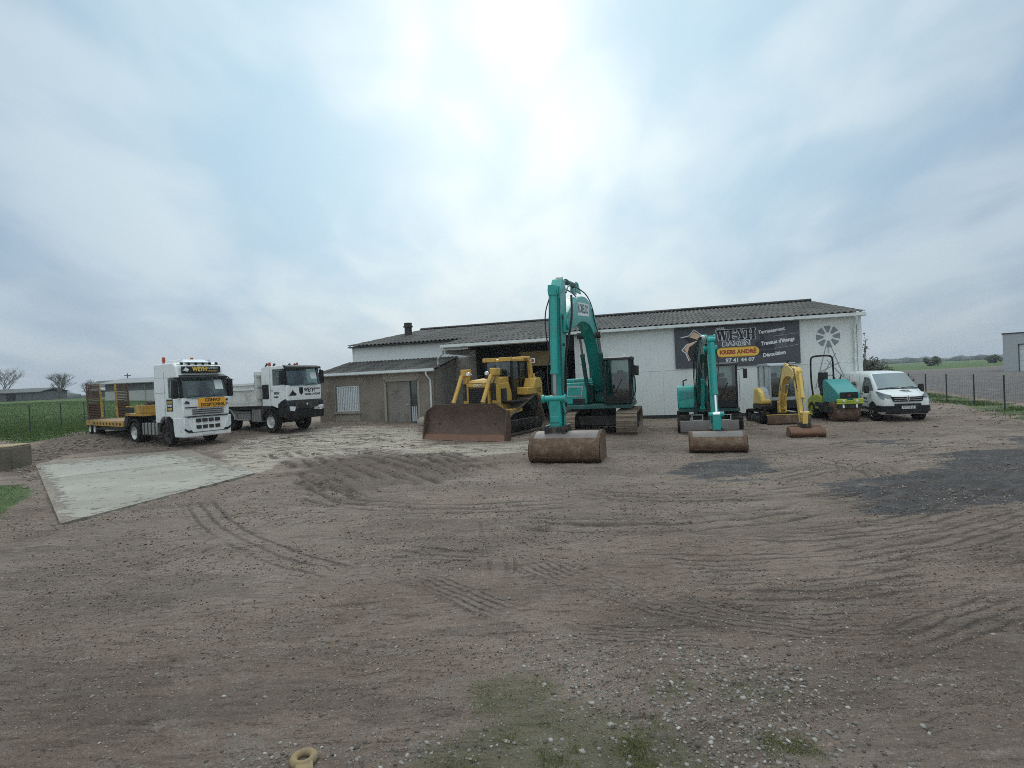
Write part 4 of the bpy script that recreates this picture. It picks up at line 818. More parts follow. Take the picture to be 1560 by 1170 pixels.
def bush(name, label, cat, x, y, rx, ry, h, n, leafm, seed, ls=0.12, stems=9, group=None):
    rnd = random.Random(seed); root = thing(name, label, cat, x, y, None, 0, group); b = MB()
    for k in range(stems):
        a = rnd.uniform(0, 6.28); q = rnd.random() ** .5; b.tube([(0.3 * rx * q * math.cos(a), 0.3 * ry * q * math.sin(a), -0.15), (0.75 * rx * q * math.cos(a), 0.75 * ry * q * math.sin(a), h * rnd.uniform(.6, .95))], [0.035, 0.012], 5)
    b.build('stem', 'bark', root); V = []; F = []; T = []
    lob = [(rnd.uniform(-.6, .6) * rx, rnd.uniform(-.6, .6) * ry, rnd.uniform(.3, .75) * h, rnd.uniform(.3, .5)) for _ in range(9)]
    for _ in range(n):
        lx_, ly_, lz_, lr = rnd.choice(lob); d = Vector((rnd.gauss(0, 1), rnd.gauss(0, 1), rnd.gauss(0, 1))).normalized() * rnd.random() ** .35 * lr
        c = Vector((lx_ + d.x * rx, ly_ + d.y * ry, max(0.05, lz_ + d.z * h * .8))); u = Vector((rnd.gauss(0, 1), rnd.gauss(0, 1), rnd.gauss(0, 1))).normalized(); v = u.orthogonal().normalized(); s_ = ls * rnd.uniform(.6, 1.3)
        o = len(V); V += [tuple(c - u * s_), tuple(c + v * s_ * .6), tuple(c + u * s_), tuple(c - v * s_ * .6)]; F.append((o, o + 1, o + 2, o + 3)); T.append(rnd.random())
    o = soup('foliage', np.array(V), np.array(F), np.repeat(np.array(T), 4), leafm, None); del o['kind']; o.parent = root; return root
attr_mat('hedge_mix', (0.05, 0.055, 0.04), (0.14, 0.14, 0.11)); attr_mat('brown_mix', (0.045, 0.035, 0.03), (0.115, 0.09, 0.075))
bush('hedge_bush', 'tall grey-green bush just behind the right end of the warehouse', 'bush', 24.7, 37.5, 1.0, 1.4, 2.75, 3600, 'hedge_mix', 1, 0.09)
bush('climbing_plant', 'thin creeper growing on the right corner of the white warehouse', 'plant', 16.85, 26.6, 0.18, 0.18, 4.0, 220, 'hedge_mix', 2, 0.06, 4)
bush('brown_shrub', 'brown leafless shrub seen above the white van roof', 'shrub', 27.6, 40, 1.2, 1.0, 1.5, 2000, 'brown_mix', 3, 0.08)
bush('round_bush', 'rounded dark bush standing far out in the green field to the right', 'bush', 113, 150, 2.0, 2, 2.4, 1300, 'hedge_mix', 5, 0.3)
bush('field_bush', 'smaller dark bush in the green field near the grey building', 'bush', 138, 160, 1.8, 1.8, 2.2, 1200, 'hedge_mix', 6, 0.3)
for i, (x, y, r_, lb) in enumerate([(23.75, 35.9, 0.46, 'dark plastic covered bale behind the white van nearer the warehouse'), (24.85, 36.1, 0.48, 'dark plastic covered bale behind the white van beside the brown shrub')]):
    o = MB().lathe((0, 0, 0), [(-0.4, 0.05), (-0.4, r_ * .9), (-0.32, r_), (0.32, r_), (0.4, r_ * .9), (0.4, 0.05)], 24, 'x').build('wrapped_bale', 'tarp_dark'); tag(o, lb, 'bale'); o.location = (x, y, tz(x, y) + 1.15); o.rotation_euler = (0, 0, R(-20 + 30 * i))
    k = MB(); k.box(-0.4, 0.4, -0.4, 0.4, -1.3, -r_ + 0.03); k.build('pallet_stack', 'door_wood', o)

# ------------------------------------------------------------------ fences
def fence(name, label, pts, h, wires, postm='post_green', mesh_step=None):
    root = thing(name, label, 'fence', pts[0][0], pts[0][1], 0, 0); ox, oy = pts[0]
    P_ = [(x - ox, y - oy, gz(x, y)) for x, y in pts]
    for x, y, z in P_: MB().cyl((x, y, z - 0.2), (x, y, z + h), 0.032, n=8).build('post', postm, root)
    b = MB()
    for (x0, y0, z0), (x1, y1, z1) in zip(P_[:-1], P_[1:]):
        for k in range(wires):
            hh = 0.08 + (h - 0.14) * k / (wires - 1); b.cyl((x0, y0, z0 + hh), (x1, y1, z1 + hh), 0.003, n=3, caps=False)
        if mesh_step:
            L = math.hypot(x1 - x0, y1 - y0); n_ = int(L / mesh_step)
            for k in range(1, n_): f = k / n_; x, y, z = x0 + (x1 - x0) * f, y0 + (y1 - y0) * f, z0 + (z1 - z0) * f; b.cyl((x, y, z + .08), (x, y, z + h - .06), 0.0025, n=3, caps=False)
    b.build('wire_mesh', 'wire_grey', root); return root
rp = [G(x, y) for x, y in ((1531, 624.5), (1484.6, 617), (1442.7, 611.6), (1407, 606))]
rl = [(p.x, p.y) for p in rp]; d_ = Vector((rl[2][0] - rl[0][0], rl[2][1] - rl[0][1])) / 2
rl = [(rl[0][0] - d_.x * k, rl[0][1] - d_.y * k) for k in (2, 1)] + rl[:3] + [(rl[2][0] + d_.x * k, rl[2][1] + d_.y * k) for k in (1, 2, 3, 4)]
fence('wire_fence', 'dark post and wire mesh fence along the right side of the yard', rl, 1.55, 9, mesh_step=0.2)
fence('meadow_fence', 'thin post and wire fence in front of the green meadow on the left', [(-25.6, 26.5), (-28.6, 33), (-31.2, 38.5), (-33.8, 44), (-36.6, 50)], 1.6, 6)
pl = thing('utility_pole', 'thin dark wooden pole beside the lone small tree on the left', 'pole', -60.5, 88, None, 0)
b = MB(); b.cyl((0, 0, -0.3), (0, 0, 3.6), 0.11, 0.08, 8); b.build('shaft', 'bark', pl)
b = MB(); b.box(-0.5, 0.5, -0.06, 0.06, 3.2, 3.32); b.build('crossarm', 'bark', pl)

# ------------------------------------------------------------------ near things
cb = G(45, 716); blk = thing('concrete_block', 'big weathered concrete block with a yellowish top cut off by the left edge', 'block', cb.x - 1.75, cb.y + 0.45, None, 14)
b = MB(); n_ = 6
b.box(-1.5, 0.95, -0.6, 0.6, -0.2, 0.78); b.build('body', 'block_shaded_side', blk, 0.04, 3)
b = MB(); b.box(-1.48, 0.93, -0.58, 0.58, 0.781, 0.84); b.build('lit_top', 'block_lit_top', blk, 0.025, 3)
rg = G(461, 1160); ring = thing('tow_ring', 'worn yellow cast tow ring lying on the mud at the bottom edge', 'ring', rg.x, rg.y + 0.02, gz(rg.x, rg.y) - 0.008, 25)
b = MB(); rings = []
for k in range(29):
    a = k * 2 * math.pi / 28; rings.append([((0.062 + 0.026 * math.cos(t_)) * math.cos(a), (0.062 + 0.026 * math.cos(t_)) * math.sin(a), 0.02 + 0.026 * math.sin(t_)) for t_ in np.linspace(0, 2 * math.pi, 12, endpoint=False)])
b.loft(rings, caps=False); b.build('eye', 'ring_paint', ring)
b = MB(); b.prism([(-0.06, -0.055), (0.05, -0.06), (0.04, -0.22), (-0.04, -0.22)], -0.006, 0.038, 'z'); b.build('shank', 'ring_paint', ring, 0.01)
# ------------------------------------------------------------------ machine parts (local frame: -Y is forward, +X is to the viewer's right when it faces us)
def wheel(root, x, y, z, r, w_, rim='rim_steel', inward=0.0, lugs=0, name='wheel', rimr=0.60):
    s = -1 if x < 0 else 1; h = w_ / 2; b = MB()
    b.lathe((x, y, z), [(-h, r * rimr), (-h, r * .72), (-h * .92, r * .93), (-h * .7, r * .99), (h * .7, r * .99), (h * .92, r * .93), (h, r * .72), (h, r * rimr), (h * .4, r * (rimr - .04)), (-h * .4, r * (rimr - .04)), (-h, r * rimr)], 30, 'x')
    for k in range(lugs):
        a = 2 * math.pi * k / lugs; q = Matrix.Translation((x, y, z)) @ Matrix.Rotation(a, 4, 'X'); old = b.X; b.X = q; b.box(-h * .8, h * .8, -0.018, 0.018, r * .97, r * 1.02); b.X = old
    t = b.build(name, 'rubber', root)
    b = MB(); o = s * h; q = [(o * .45, 0.02), (o * .45, r * (rimr - .16)), (o * .62, r * (rimr - .06)), (o * .96, r * (rimr - .01)), (o * .96, r * (rimr + .02)), (o * .3, r * (rimr + .02)), (o * .3, 0.02)]
    b.lathe((x, y, z), q, 26, 'x'); b.cyl((x + o * .4, y, z), (x + o * 1.0, y, z), r * .2, r * .17, 14)
    for k in range(8): a = k * math.pi / 4; b.cyl((x + o * .4, y + math.cos(a) * r * .3, z + math.sin(a) * r * .3), (x + o * .68, y + math.cos(a) * r * .3, z + math.sin(a) * r * .3), .022 * r * 2, n=6)
    b.build('rim', rim, t); return t
def hull(circ, n=40):
    pts = sorted((y + r * math.cos(a), z + r * math.sin(a)) for y, z, r in circ for a in np.linspace(0, 2 * math.pi, n, endpoint=False))
    def half(ps):
        h = []
        for p in ps:
            while len(h) > 1 and (h[-1][0] - h[-2][0]) * (p[1] - h[-2][1]) - (h[-1][1] - h[-2][1]) * (p[0] - h[-2][0]) <= 0: h.pop()
            h.append(p)
        return h
    a, c = half(pts), half(pts[::-1]); return a[:-1] + c[:-1]
def resample(poly, step):
    P_ = [Vector((p[0], p[1])) for p in poly] + [Vector(poly[0])]; L = [0]
    for a, c in zip(P_[:-1], P_[1:]): L.append(L[-1] + (c - a).length)
    n = int(L[-1] / step); out = []; i = 0
    for k in range(n):
        d = L[-1] * k / n
        while L[i + 1] < d: i += 1
        f = (d - L[i]) / (L[i + 1] - L[i] + 1e-9); p = P_[i].lerp(P_[i + 1], f); out.append((p, (P_[i + 1] - P_[i]).normalized()))
    return out
def crawler(root, xc, w_, circ, pitch, grouser, matl='track_steel', wheelm='dark_steel', rollers=4, framez=None, side=1):
    path = resample(hull(circ), 0.05); b = MB(); th = 0.045; outer = [(p.x, p.y) for p, d in path]; inner = [(p.x - d.y * th, p.y + d.x * th) for p, d in path]; n = len(outer)
    o = [(xc - w_ / 2 * .96, *p) for p in outer]; o2 = [(xc + w_ / 2 * .96, *p) for p in outer]; i1 = [(xc - w_ / 2 * .96, *p) for p in inner]; i2 = [(xc + w_ / 2 * .96, *p) for p in inner]
    b._add(o + o2 + i2 + i1, [(k + q * n, (k + 1) % n + q * n, (k + 1) % n + ((q + 1) % 4) * n, k + ((q + 1) % 4) * n) for q in range(4) for k in range(n)])
    for p, d in resample(hull(circ), pitch):
        a = math.atan2(d.y, d.x); old = b.X; b.X = Matrix.Translation((xc, p.x, p.y)) @ Matrix.Rotation(a, 4, 'X'); b.box(-w_ / 2, w_ / 2, -pitch * .46, pitch * .46, -0.018, 0.012); b.box(-w_ / 2, w_ / 2, -pitch * .42, -pitch * .30, -0.018 - grouser, -0.018); b.X = old
    t = b.build('track', matl, root)
    zs = sorted(circ); 
    for k, (y, z, r) in enumerate(circ):
        b = MB(); b.lathe((xc, y, z), [(-w_ * .3, .03), (-w_ * .3, r - .09), (-w_ * .2, r - .06), (w_ * .2, r - .06), (w_ * .3, r - .09), (w_ * .3, .03)], 22, 'x'); b.cyl((xc - w_ * .36, y, z), (xc + w_ * .36, y, z), r * .3, n=14)
        b.build('idler' if k == 0 else 'sprocket', wheelm, t)
    y0, y1 = circ[0][0], circ[1][0]; zb = min(c_[1] - c_[2] for c_ in circ)
    b = MB(); b.box(xc - w_ * .28, xc + w_ * .28, min(y0, y1) + .25, max(y0, y1) - .25, zb + .17, zb + .17 + (framez or .3)); b.build('track_frame', wheelm, t, 0.02)
    for k in range(rollers):
        y = min(y0, y1) + .35 + (abs(y1 - y0) - .7) * k / max(1, rollers - 1); b = MB(); b.lathe((xc, y, zb + .15), [(-w_ * .33, .02), (-w_ * .33, .11), (-w_ * .26, .13), (w_ * .26, .13), (w_ * .33, .11), (w_ * .33, .02)], 14, 'x'); b.build('roller', wheelm, t)
    return t
def ram(root, p0, p1, r, frac, body, name='hydraulic_cylinder', X=None, rod=0.55, clev=True, rodm='rod_grey'):
    p0 = Vector(p0); p1 = Vector(p1); q = p0.lerp(p1, frac); b = MB(); 
    if X: b.X = X
    d = (p1 - p0).normalized(); b.cyl(p0 + d * r, q, r, n=14); b.cyl(q - d * .06, q + d * .05, r * 1.16, n=14)
    if clev: b.cyl(p0 + Vector((-r * 1.3, 0, 0)), p0 + Vector((r * 1.3, 0, 0)), r * 1.05, n=12)
    c = b.build(name, body, root); b = MB()
    if X: b.X = X
    b.cyl(q, p1, r * rod, n=12)
    if clev: b.cyl(p1 + Vector((-r * 1.2, 0, 0)), p1 + Vector((r * 1.2, 0, 0)), r * .95, n=12)
    b.build('piston_rod', rodm, c); return c
def beam(pts, hw):
    """side outline of a curved box beam from its centre line and half depths"""
    up, dn = [], []
    for i, (p, h) in enumerate(zip(pts, hw)):
        a = Vector(pts[max(0, i - 1)]); c = Vector(pts[min(len(pts) - 1, i + 1)]); d = (c - a).normalized(); n_ = Vector((-d.y, d.x)); p = Vector(p)
        up.append(tuple(p + n_ * h)); dn.append(tuple(p - n_ * h))
    return up + dn[::-1]
def spl(pts, k=2):
    for _ in range(k):
        q = [pts[0]]
        for a, c in zip(pts[:-1], pts[1:]): q += [tuple(Vector(a) * .75 + Vector(c) * .25), tuple(Vector(a) * .25 + Vector(c) * .75)]
        pts = q + [pts[-1]]
    return pts
def hose(root, pts, r=0.018, X=None, k=3):
    b = MB(); 
    if X: b.X = X
    b.tube(spl([tuple(p) for p in pts], k), r, 6); return b.build('hose', 'hose_black', root)
def frame_cab(root, x0, x1, y0, y1, z0, z1, post, matl, lean=0.0, belt=0.9, name='cab', seat=True, roofm=None, taper=0.0):
    b = MB(); F = z0 + belt; p = post
    def leg(xa, ya, xb, yb): b.prism([(xa, ya), (xa + p, ya), (xa + p, ya + p), (xa, ya + p)], z0, z1, 'z')
    b.box(x0, x1, y0, y1, z0, z0 + .12)
    for xa in (x0, x1 - p):
        for ya in (y0, y1 - p): b.box(xa, xa + p, ya, ya + p, z0 + .12, z1 - .1)
    b.box(x0, x1, y1 - p * .6, y1, z0 + .12, F); b.box(x0, x0 + p * .6, y0 + p, y1 - p, z0 + .12, F - .15); b.box(x1 - p * .6, x1, y0 + p, y1 - p, z0 + .12, F - .15)
    b.box(x0, x0 + p, (y0 + y1) / 2 - p / 2, (y0 + y1) / 2 + p / 2, F - .15, z1 - .1); b.box(x1 - p, x1, (y0 + y1) / 2 - p / 2, (y0 + y1) / 2 + p / 2, F - .15, z1 - .1)
    b.box(x0 + p, x1 - p, y0 + .01, y0 + p * .8, z0 + .12, z0 + .3)
    c = b.build(name, matl, root, 0.015)
    b = MB(); b.prism([(y0 - .06, z1 - .1), (y0 - .03, z1 - .02), (y0 + .15, z1 + .03), (y1 - .15, z1 + .03), (y1 + .02, z1 - .02), (y1 + .03, z1 - .1)], x0 - .02, x1 + .02); b.build('roof', roofm or matl, c, 0.02)
    for nm, q in (('windscreen', ((x0 + p, y0 + p * .4, z0 + .3), (x1 - p, y0 + p * .4, z0 + .3), (x1 - p, y0 + p * .4, z1 - .1), (x0 + p, y0 + p * .4, z1 - .1))),
                  ('side_window', ((x0 + p * .4, y0 + p, F - .15), (x0 + p * .4, y1 - p, F - .15), (x0 + p * .4, y1 - p, z1 - .1), (x0 + p * .4, y0 + p, z1 - .1))),
                  ('side_window', ((x1 - p * .4, y0 + p, F - .15), (x1 - p * .4, y1 - p, F - .15), (x1 - p * .4, y1 - p, z1 - .1), (x1 - p * .4, y0 + p, z1 - .1))),
                  ('rear_window', ((x0 + p, y1 - p * .4, F), (x1 - p, y1 - p * .4, F), (x1 - p, y1 - p * .4, z1 - .1), (x0 + p, y1 - p * .4, z1 - .1)))):
        MB().quad(*q).build(nm, 'cab_glass', c, smooth=False)
    if seat:
        xm = (x0 + x1) / 2; ym = (y0 + y1) / 2 + .12; k = (x1 - x0); b = MB(); b.box(xm - k * .24, xm + k * .24, ym - .25, ym + .22, z0 + .40, z0 + .54); b.box(xm - k * .23, xm + k * .23, ym + .16, ym + .28, z0 + .5, z0 + 1.12); b.box(xm - k * .13, xm + k * .13, ym + .18, ym + .27, z0 + 1.14, z0 + 1.32); b.box(xm - k * .2, xm + k * .2, ym - .15, ym + .15, z0 + .12, z0 + .4); b.build('seat', 'seat_fabric', c, 0.03)
        b = MB()
        for s_ in (-1, 1): b.box(xm + s_ * k * .33 - .05, xm + s_ * k * .33 + .05, ym - .35, ym + .1, z0 + .12, z0 + .62); b.cyl((xm + s_ * k * .33, ym - .28, z0 + .62), (xm + s_ * k * .31, ym - .33, z0 + .85), .02, n=6)
        b.build('control_lever', 'black_plastic', c)
    b = MB(); b.tube([(x0 + p * 1.4, y0 + .0, z0 + .33), (x0 + (x1 - x0) * .38, y0 - .02, z0 + .40), (x0 + (x1 - x0) * .66, y0 - .02, z0 + .95)], .012, 5); b.build('wiper', 'black_plastic', c)
    return c
def bucket(root, x0, x1, yz, side_th=.04, steel='bucket_steel', belly='bucket_rust', edge_y=None, split=0.5, X=None, th=.035):
    """yz: outline of the shell from the hinge edge round the belly to the cutting lip"""
    pts = spl(yz, 2); inn = []
    cy = sum(p[0] for p in pts) / len(pts); cz = sum(p[1] for p in pts) / len(pts)
    for i, p in enumerate(pts):
        a = Vector(pts[max(0, i - 1)]); c = Vector(pts[min(len(pts) - 1, i + 1)]); d = (c - a).normalized(); n_ = Vector((-d.y, d.x)); 
        if n_.dot(Vector((cy, cz)) - Vector(p)) < 0: n_ = -n_
        inn.append(tuple(Vector(p) + n_ * th))
    k = int(len(pts) * split)
    def shell(a, e):
        b = MB(); b.X = X or b.X; b.loft([[(x0, *p) for p in pts[a:e]] + [(x0, *p) for p in inn[a:e][::-1]], [(x1, *p) for p in pts[a:e]] + [(x1, *p) for p in inn[a:e][::-1]]]); return b
    bk = shell(k - 1, len(pts)).build('bucket', belly, root); shell(0, k).build('back_plate', steel, bk)
    for xx in (x0 - .002, x1 + .002 - side_th):
        b = MB(); b.X = X or b.X; b.prism([(p[0], p[1]) for p in pts], xx, xx + side_th); b.build('side_plate', belly, bk)
    b = MB(); b.X = X or b.X
    lip = pts[-1]; b.box(x0 - .01, x1 + .01, min(lip[0], lip[0]) - .03, lip[0] + .12, lip[1] - .02, lip[1] + .015); b.build('cutting_edge', steel, bk)
    b = MB(); b.X = X or b.X; q = pts[len(pts) // 3]; q2 = pts[2 * len(pts) // 3]
    for xx in (x0 + .02, x1 - .1): b.loft([[(xx, p[0] * 1.0, p[1]), (xx + .08, p[0], p[1])] for p in [tuple(Vector(pts[i]) - (Vector(inn[i]) - Vector(pts[i])).normalized() * .012) for i in range(2, len(pts))]], closed=False)
    b.build('wear_strip', belly, bk)
    for fr in (.60, .80):
        q = Vector(pts[int(len(pts) * fr)]); q2 = Vector(pts[int(len(pts) * fr) + 1]); n2 = (q - Vector(inn[int(len(pts) * fr)])).normalized() * .012; d2 = (q2 - q).normalized() * .05
        b = MB(); b.X = X or b.X; b.prism([tuple(q - n2), tuple(q + n2), tuple(q + d2 + n2), tuple(q + d2 - n2)], x0 + .1, x1 - .1); b.build('weld_bar', belly, bk)
    b = MB(); b.X = X or b.X; b.prism([(pts[0][0] - .01, pts[0][1] - .03), (pts[0][0] - .01, pts[0][1] + .035), (pts[3][0], pts[3][1] + .035), (pts[3][0], pts[3][1])], x0 + .05, x1 - .05); b.build('hinge_plate', belly, bk); return bk

# ------------------------------------------------------------------ big green excavator
ex = thing('big_excavator', 'large teal green crawler excavator with its tall boom raised in front of the white warehouse', 'excavator', 3.73, 23.66, -0.04, -16.3)
for sx in (-1.2, 1.2): crawler(ex, sx, .8, [(-1.55, .47, .44), (1.55, .47, .44)], .19, .03, matl='track_mud', rollers=5)
b = MB(); b.box(-.8, .8, -1.0, 1.0, .35, .75); b.cyl((0, 0, .7), (0, 0, 1.08), .62, n=24); b.box(-1.0, 1.0, -.9, -.6, .3, .6); b.box(-1.0, 1.0, .6, .9, .3, .6); b.build('chassis', 'dark_steel', ex, 0.02)
b = MB(); b.prism([(-1.38, -1.5), (1.38, -1.5), (1.38, 1.6), (.9, 2.2), (-.9, 2.2), (-1.38, 1.6)], 1.05, 1.22, 'z'); b.build('deck', 'kob_dark', ex, 0.02)
b = MB(); b.box(-1.36, -.42, -1.05, 1.55, 1.225, 2.12); b.box(-1.32, -.5, -.7, 1.5, 2.12, 2.28); sb = b.build('side_housing', 'kob', ex, 0.05)
b = MB(); b.prism([(-1.26, 1.55), (-.62, 1.55), (-.55, 1.98), (-1.22, 1.98)], -1.072, -1.053, 'y'); b.build('tool_hatch', 'light_grey', sb, .004); 
b = MB(); b.prism([(-1.20, 1.60), (-.67, 1.60), (-.62, 1.93), (-1.17, 1.93)], -1.085, -1.074, 'y'); b.build('hatch_panel', 'kob', sb)
b = MB(); b.prism([(-1.36, 1.57), (1.36, 1.57), (1.25, 2.1), (.7, 2.55), (-.7, 2.55), (-1.25, 2.1)], 1.1, 2.15, 'z'); b.build('counterweight', 'kob', ex, 0.08, 3)
b = MB(); b.box(-.35, 1.34, .35, 1.5, 1.225, 2.25); b.box(-.2, 1.2, .45, 1.45, 2.25, 2.5); b.build('engine_hood', 'kob', ex, 0.06)
b = MB(); b.cyl((-.55, 1.3, 2.2), (-.55, 1.3, 2.75), .07, n=12); b.build('exhaust', 'dark_steel', ex)
b = MB(); b.tube([(-1.3, -1.0, 2.2), (-1.3, -1.0, 2.75), (-1.3, -.3, 2.75), (-1.3, -.3, 2.3)], .02, 6); b.build('handrail', 'hose_black', ex); b = MB(); b.tube([(-.5, -.95, 2.2), (-.5, -.95, 2.85), (-.65, -.95, 2.85)], .02, 6); b.build('handrail', 'hose_black', ex)
cb_ = frame_cab(ex, .36, 1.42, -1.62, .25, 1.24, 3.06, .085, 'black_plastic', belt=.85)
b = MB(); b.tube([(1.44, -.55, 1.5), (1.50, -.62, 1.7), (1.50, -.62, 2.2), (1.44, -.55, 2.35)], .025, 6); b.build('grab_rail', 'hose_black', ex); b = MB(); b.tube([(1.43, -1.5, 1.4), (1.47, -1.52, 1.5), (1.47, -1.52, 2.4), (1.43, -1.5, 2.5)], .02, 6); b.build('grab_rail', 'hose_black', ex)
b = MB(); b.box(1.425, 1.44, -.9, .1, 1.4, 2.25); b.build('door_panel', 'kob', ex, .01)
b = MB(); b.tube([(1.40, -1.5, 2.75), (1.62, -1.62, 2.70)], .015, 6); b.prism([(1.54, 2.32), (1.72, 2.32), (1.73, 2.70), (1.55, 2.70)], -1.68, -1.62, 'y'); b.build('mirror', 'black_plastic', ex, .02)
for xx in (.5, 1.2):
    b = MB(); b.cyl((xx, -1.66, 3.14), (xx, -1.58, 3.14), .06, n=12); b.build('work_light', 'lamp_glass', ex)
BXF = Matrix.Translation((-.02, 0, 0)) @ Matrix.Rotation(R(-1.5), 4, 'Z')
bp_ = spl([(.15, 1.8), (-.75, 3.05), (-1.75, 4.2), (-3.0, 4.72), (-4.6, 4.74), (-6.0, 4.36), (-7.2, 3.95)], 2)
hh = np.interp(np.linspace(0, 1, len(bp_)), [0, .2, .42, .6, .8, 1], [.2, .34, .45, .45, .38, .22])
b = MB(); b.X = BXF; b.prism(beam(bp_, list(hh)), -.235, .235); bm_ = b.build('boom', 'kob', ex, 0.02)
b = MB(); b.X = BXF; b.cyl((-.34, .15, 1.8), (.34, .15, 1.8), .13, n=14); b.box(-.40, -.27, -.2, .5, 1.2, 2.0); b.box(.24, .33, -.2, .5, 1.2, 2.0); b.build('boom_foot', 'kob_dark', ex, .01)
b = MB(); b.X = BXF; b.prism([(-3.9, 5.3), (-4.4, 5.62), (-4.75, 5.62), (-4.9, 5.25)], -.1, -.06); b.prism([(-3.9, 5.3), (-4.4, 5.62), (-4.75, 5.62), (-4.9, 5.25)], .06, .1); b.build('cylinder_bracket', 'kob', bm_)
for sx in (-1, 1):
    ram(ex, BXF @ Vector((sx * .36, -.62, 1.32)), BXF @ Vector((sx * .36, -2.15, 3.95)), .085, .72, 'kob_dark')
    b = MB(); b.X = BXF; b.prism([(.236, 0), (.25, 0), (.25, .01), (.236, .01)], 0, .01, 'z')
for sx, yw in ((1, 90), (-1, -90)):
    pass
# white lettering band on both boom flanks (letters seen foreshortened from the yard)
for sx in (-1, 1):
    b = MB(); b.X = BXF; b.prism([(-3.3, 4.55), (-3.3, 5.0), (-5.4, 4.84), (-5.4, 4.40)], sx * .2365 - .0015, sx * .2365 + .0015); b.build('name_band', 'sign_white', bm_, smooth=False)
    text(bm_, 'KOBELCO', 'lettering', 'kob_dark', .42, BXF @ (Matrix.Translation((sx * .241, -4.4, 4.70)) @ Matrix.Rotation(R(90 * sx), 4, 'Z') @ Matrix.Rotation(R(90), 4, 'X') @ Matrix.Rotation(R(-4 * -sx), 4, 'Z')), bold=.008, width=1.9)
# dipper arm
sp = [(-7.02, 5.38), (-7.35, 4.5), (-7.62, 2.6), (-7.75, 1.0)]
b = MB(); b.X = BXF; b.prism([(-6.86, 5.26), (-7.22, 5.34), (-7.68, 4.85), (-7.78, 4.3), (-7.86, 2.6), (-7.90, 1.0), (-7.78, .86), (-7.60, .92), (-7.40, 2.6), (-7.05, 3.7), (-6.92, 4.2), (-6.86, 4.7)], -.165, .165); ar = b.build('dipper_arm', 'kob', ex, 0.02)
b = MB(); b.X = BXF; b.cyl((-.30, -7.25, 3.95), (.30, -7.25, 3.95), .16, n=16); b.box(.17, .24, -7.55, -6.95, 3.7, 4.25); b.box(-.24, -.17, -7.55, -6.95, 3.7, 4.25); b.build('arm_pivot', 'kob', ar, .01)
ram(ex, BXF @ Vector((0, -4.6, 5.52)), BXF @ Vector((0, -6.95, 5.36)), .085, .6, 'kob_dark')
ram(ar, BXF @ Vector((0, -7.86, 4.9)), BXF @ Vector((0, -8.22, 1.78)), .105, .76, 'kob')
b = MB(); b.X = BXF; b.box(-.17, .17, -7.73, -7.68, 4.4, 5.05); b.box(-.12, .12, -8.0, -7.84, 4.75, 5.05); b.build('cylinder_mount', 'kob', ar, .01)
b = MB(); b.X = BXF
for sx in (-.23, .19): b.prism([(-7.85, 1.45), (-8.2, 1.86), (-8.3, 1.72), (-7.95, 1.28)], sx, sx + .04)
b.cyl((-.31, -8.24, 1.78), (.31, -8.24, 1.78), .09, n=14); b.cyl((-.37, -8.24, 1.78), (-.29, -8.24, 1.78), .12, n=14); b.cyl((.27, -8.24, 1.78), (.33, -8.24, 1.78), .12, n=14)
b.build('bucket_link', 'kob', ar, .006)
b = MB(); b.X = BXF; b.box(-.16, .16, -8.30, -8.12, .98, 1.75); b.box(-.13, .13, -8.33, -8.29, 1.1, 1.3); b.build('link_rod', 'kob', ar, .03)
b = MB(); b.X = BXF; b.box(-.24, .24, -8.38, -7.62, .72, .98); b.box(-.3, -.2, -8.42, -7.6, .62, 1.02); b.box(.2, .3, -8.42, -7.6, .62, 1.02); b.cyl((-.33, -7.75, .9), (.33, -7.75, .9), .07, n=12); b.cyl((-.33, -8.25, .9), (.33, -8.25, .9), .07, n=12); b.build('quick_coupler', 'dark_steel', ar, .01)
bucket(ex, -.92, 1.06, [(-7.5, .80), (-7.95, .84), (-8.35, .84), (-8.78, .62), (-8.92, .30), (-8.72, .03), (-8.2, -.03), (-7.45, .02)], split=.42)
for sx in (-.2, .2): hose(ex, [BXF @ Vector((sx, -.3, 2.6)), BXF @ Vector((sx, -1.5, 4.6)), BXF @ Vector((sx, -3.0, 5.35)), BXF @ Vector((sx, -5.2, 5.35)), BXF @ Vector((sx, -6.6, 5.25)), BXF @ Vector((sx * 1.2, -7.2, 4.9))], .022)
for sx in (.20, .235): hose(ex, [BXF @ Vector((sx, -6.3, 4.95)), BXF @ Vector((sx + .12, -6.9, 4.2)), BXF @ Vector((sx + .10, -7.4, 3.6)), BXF @ Vector((sx, -7.6, 3.0)), BXF @ Vector((sx - .02, -7.7, 1.5))], .02)
hose(ex, [BXF @ Vector((-.2, -6.8, 5.2)), BXF @ Vector((-.27, -7.3, 4.6)), BXF @ Vector((-.24, -7.6, 3.4)), BXF @ Vector((-.2, -7.8, 3.0))], .02)
for sx in (.26, -.26): hose(ex, [BXF @ Vector((sx, -.6, 2.5)), BXF @ Vector((sx * 1.2, -1.4, 3.9)), BXF @ Vector((sx, -2.2, 4.4)), BXF @ Vector((sx, -2.6, 4.9))], .02)

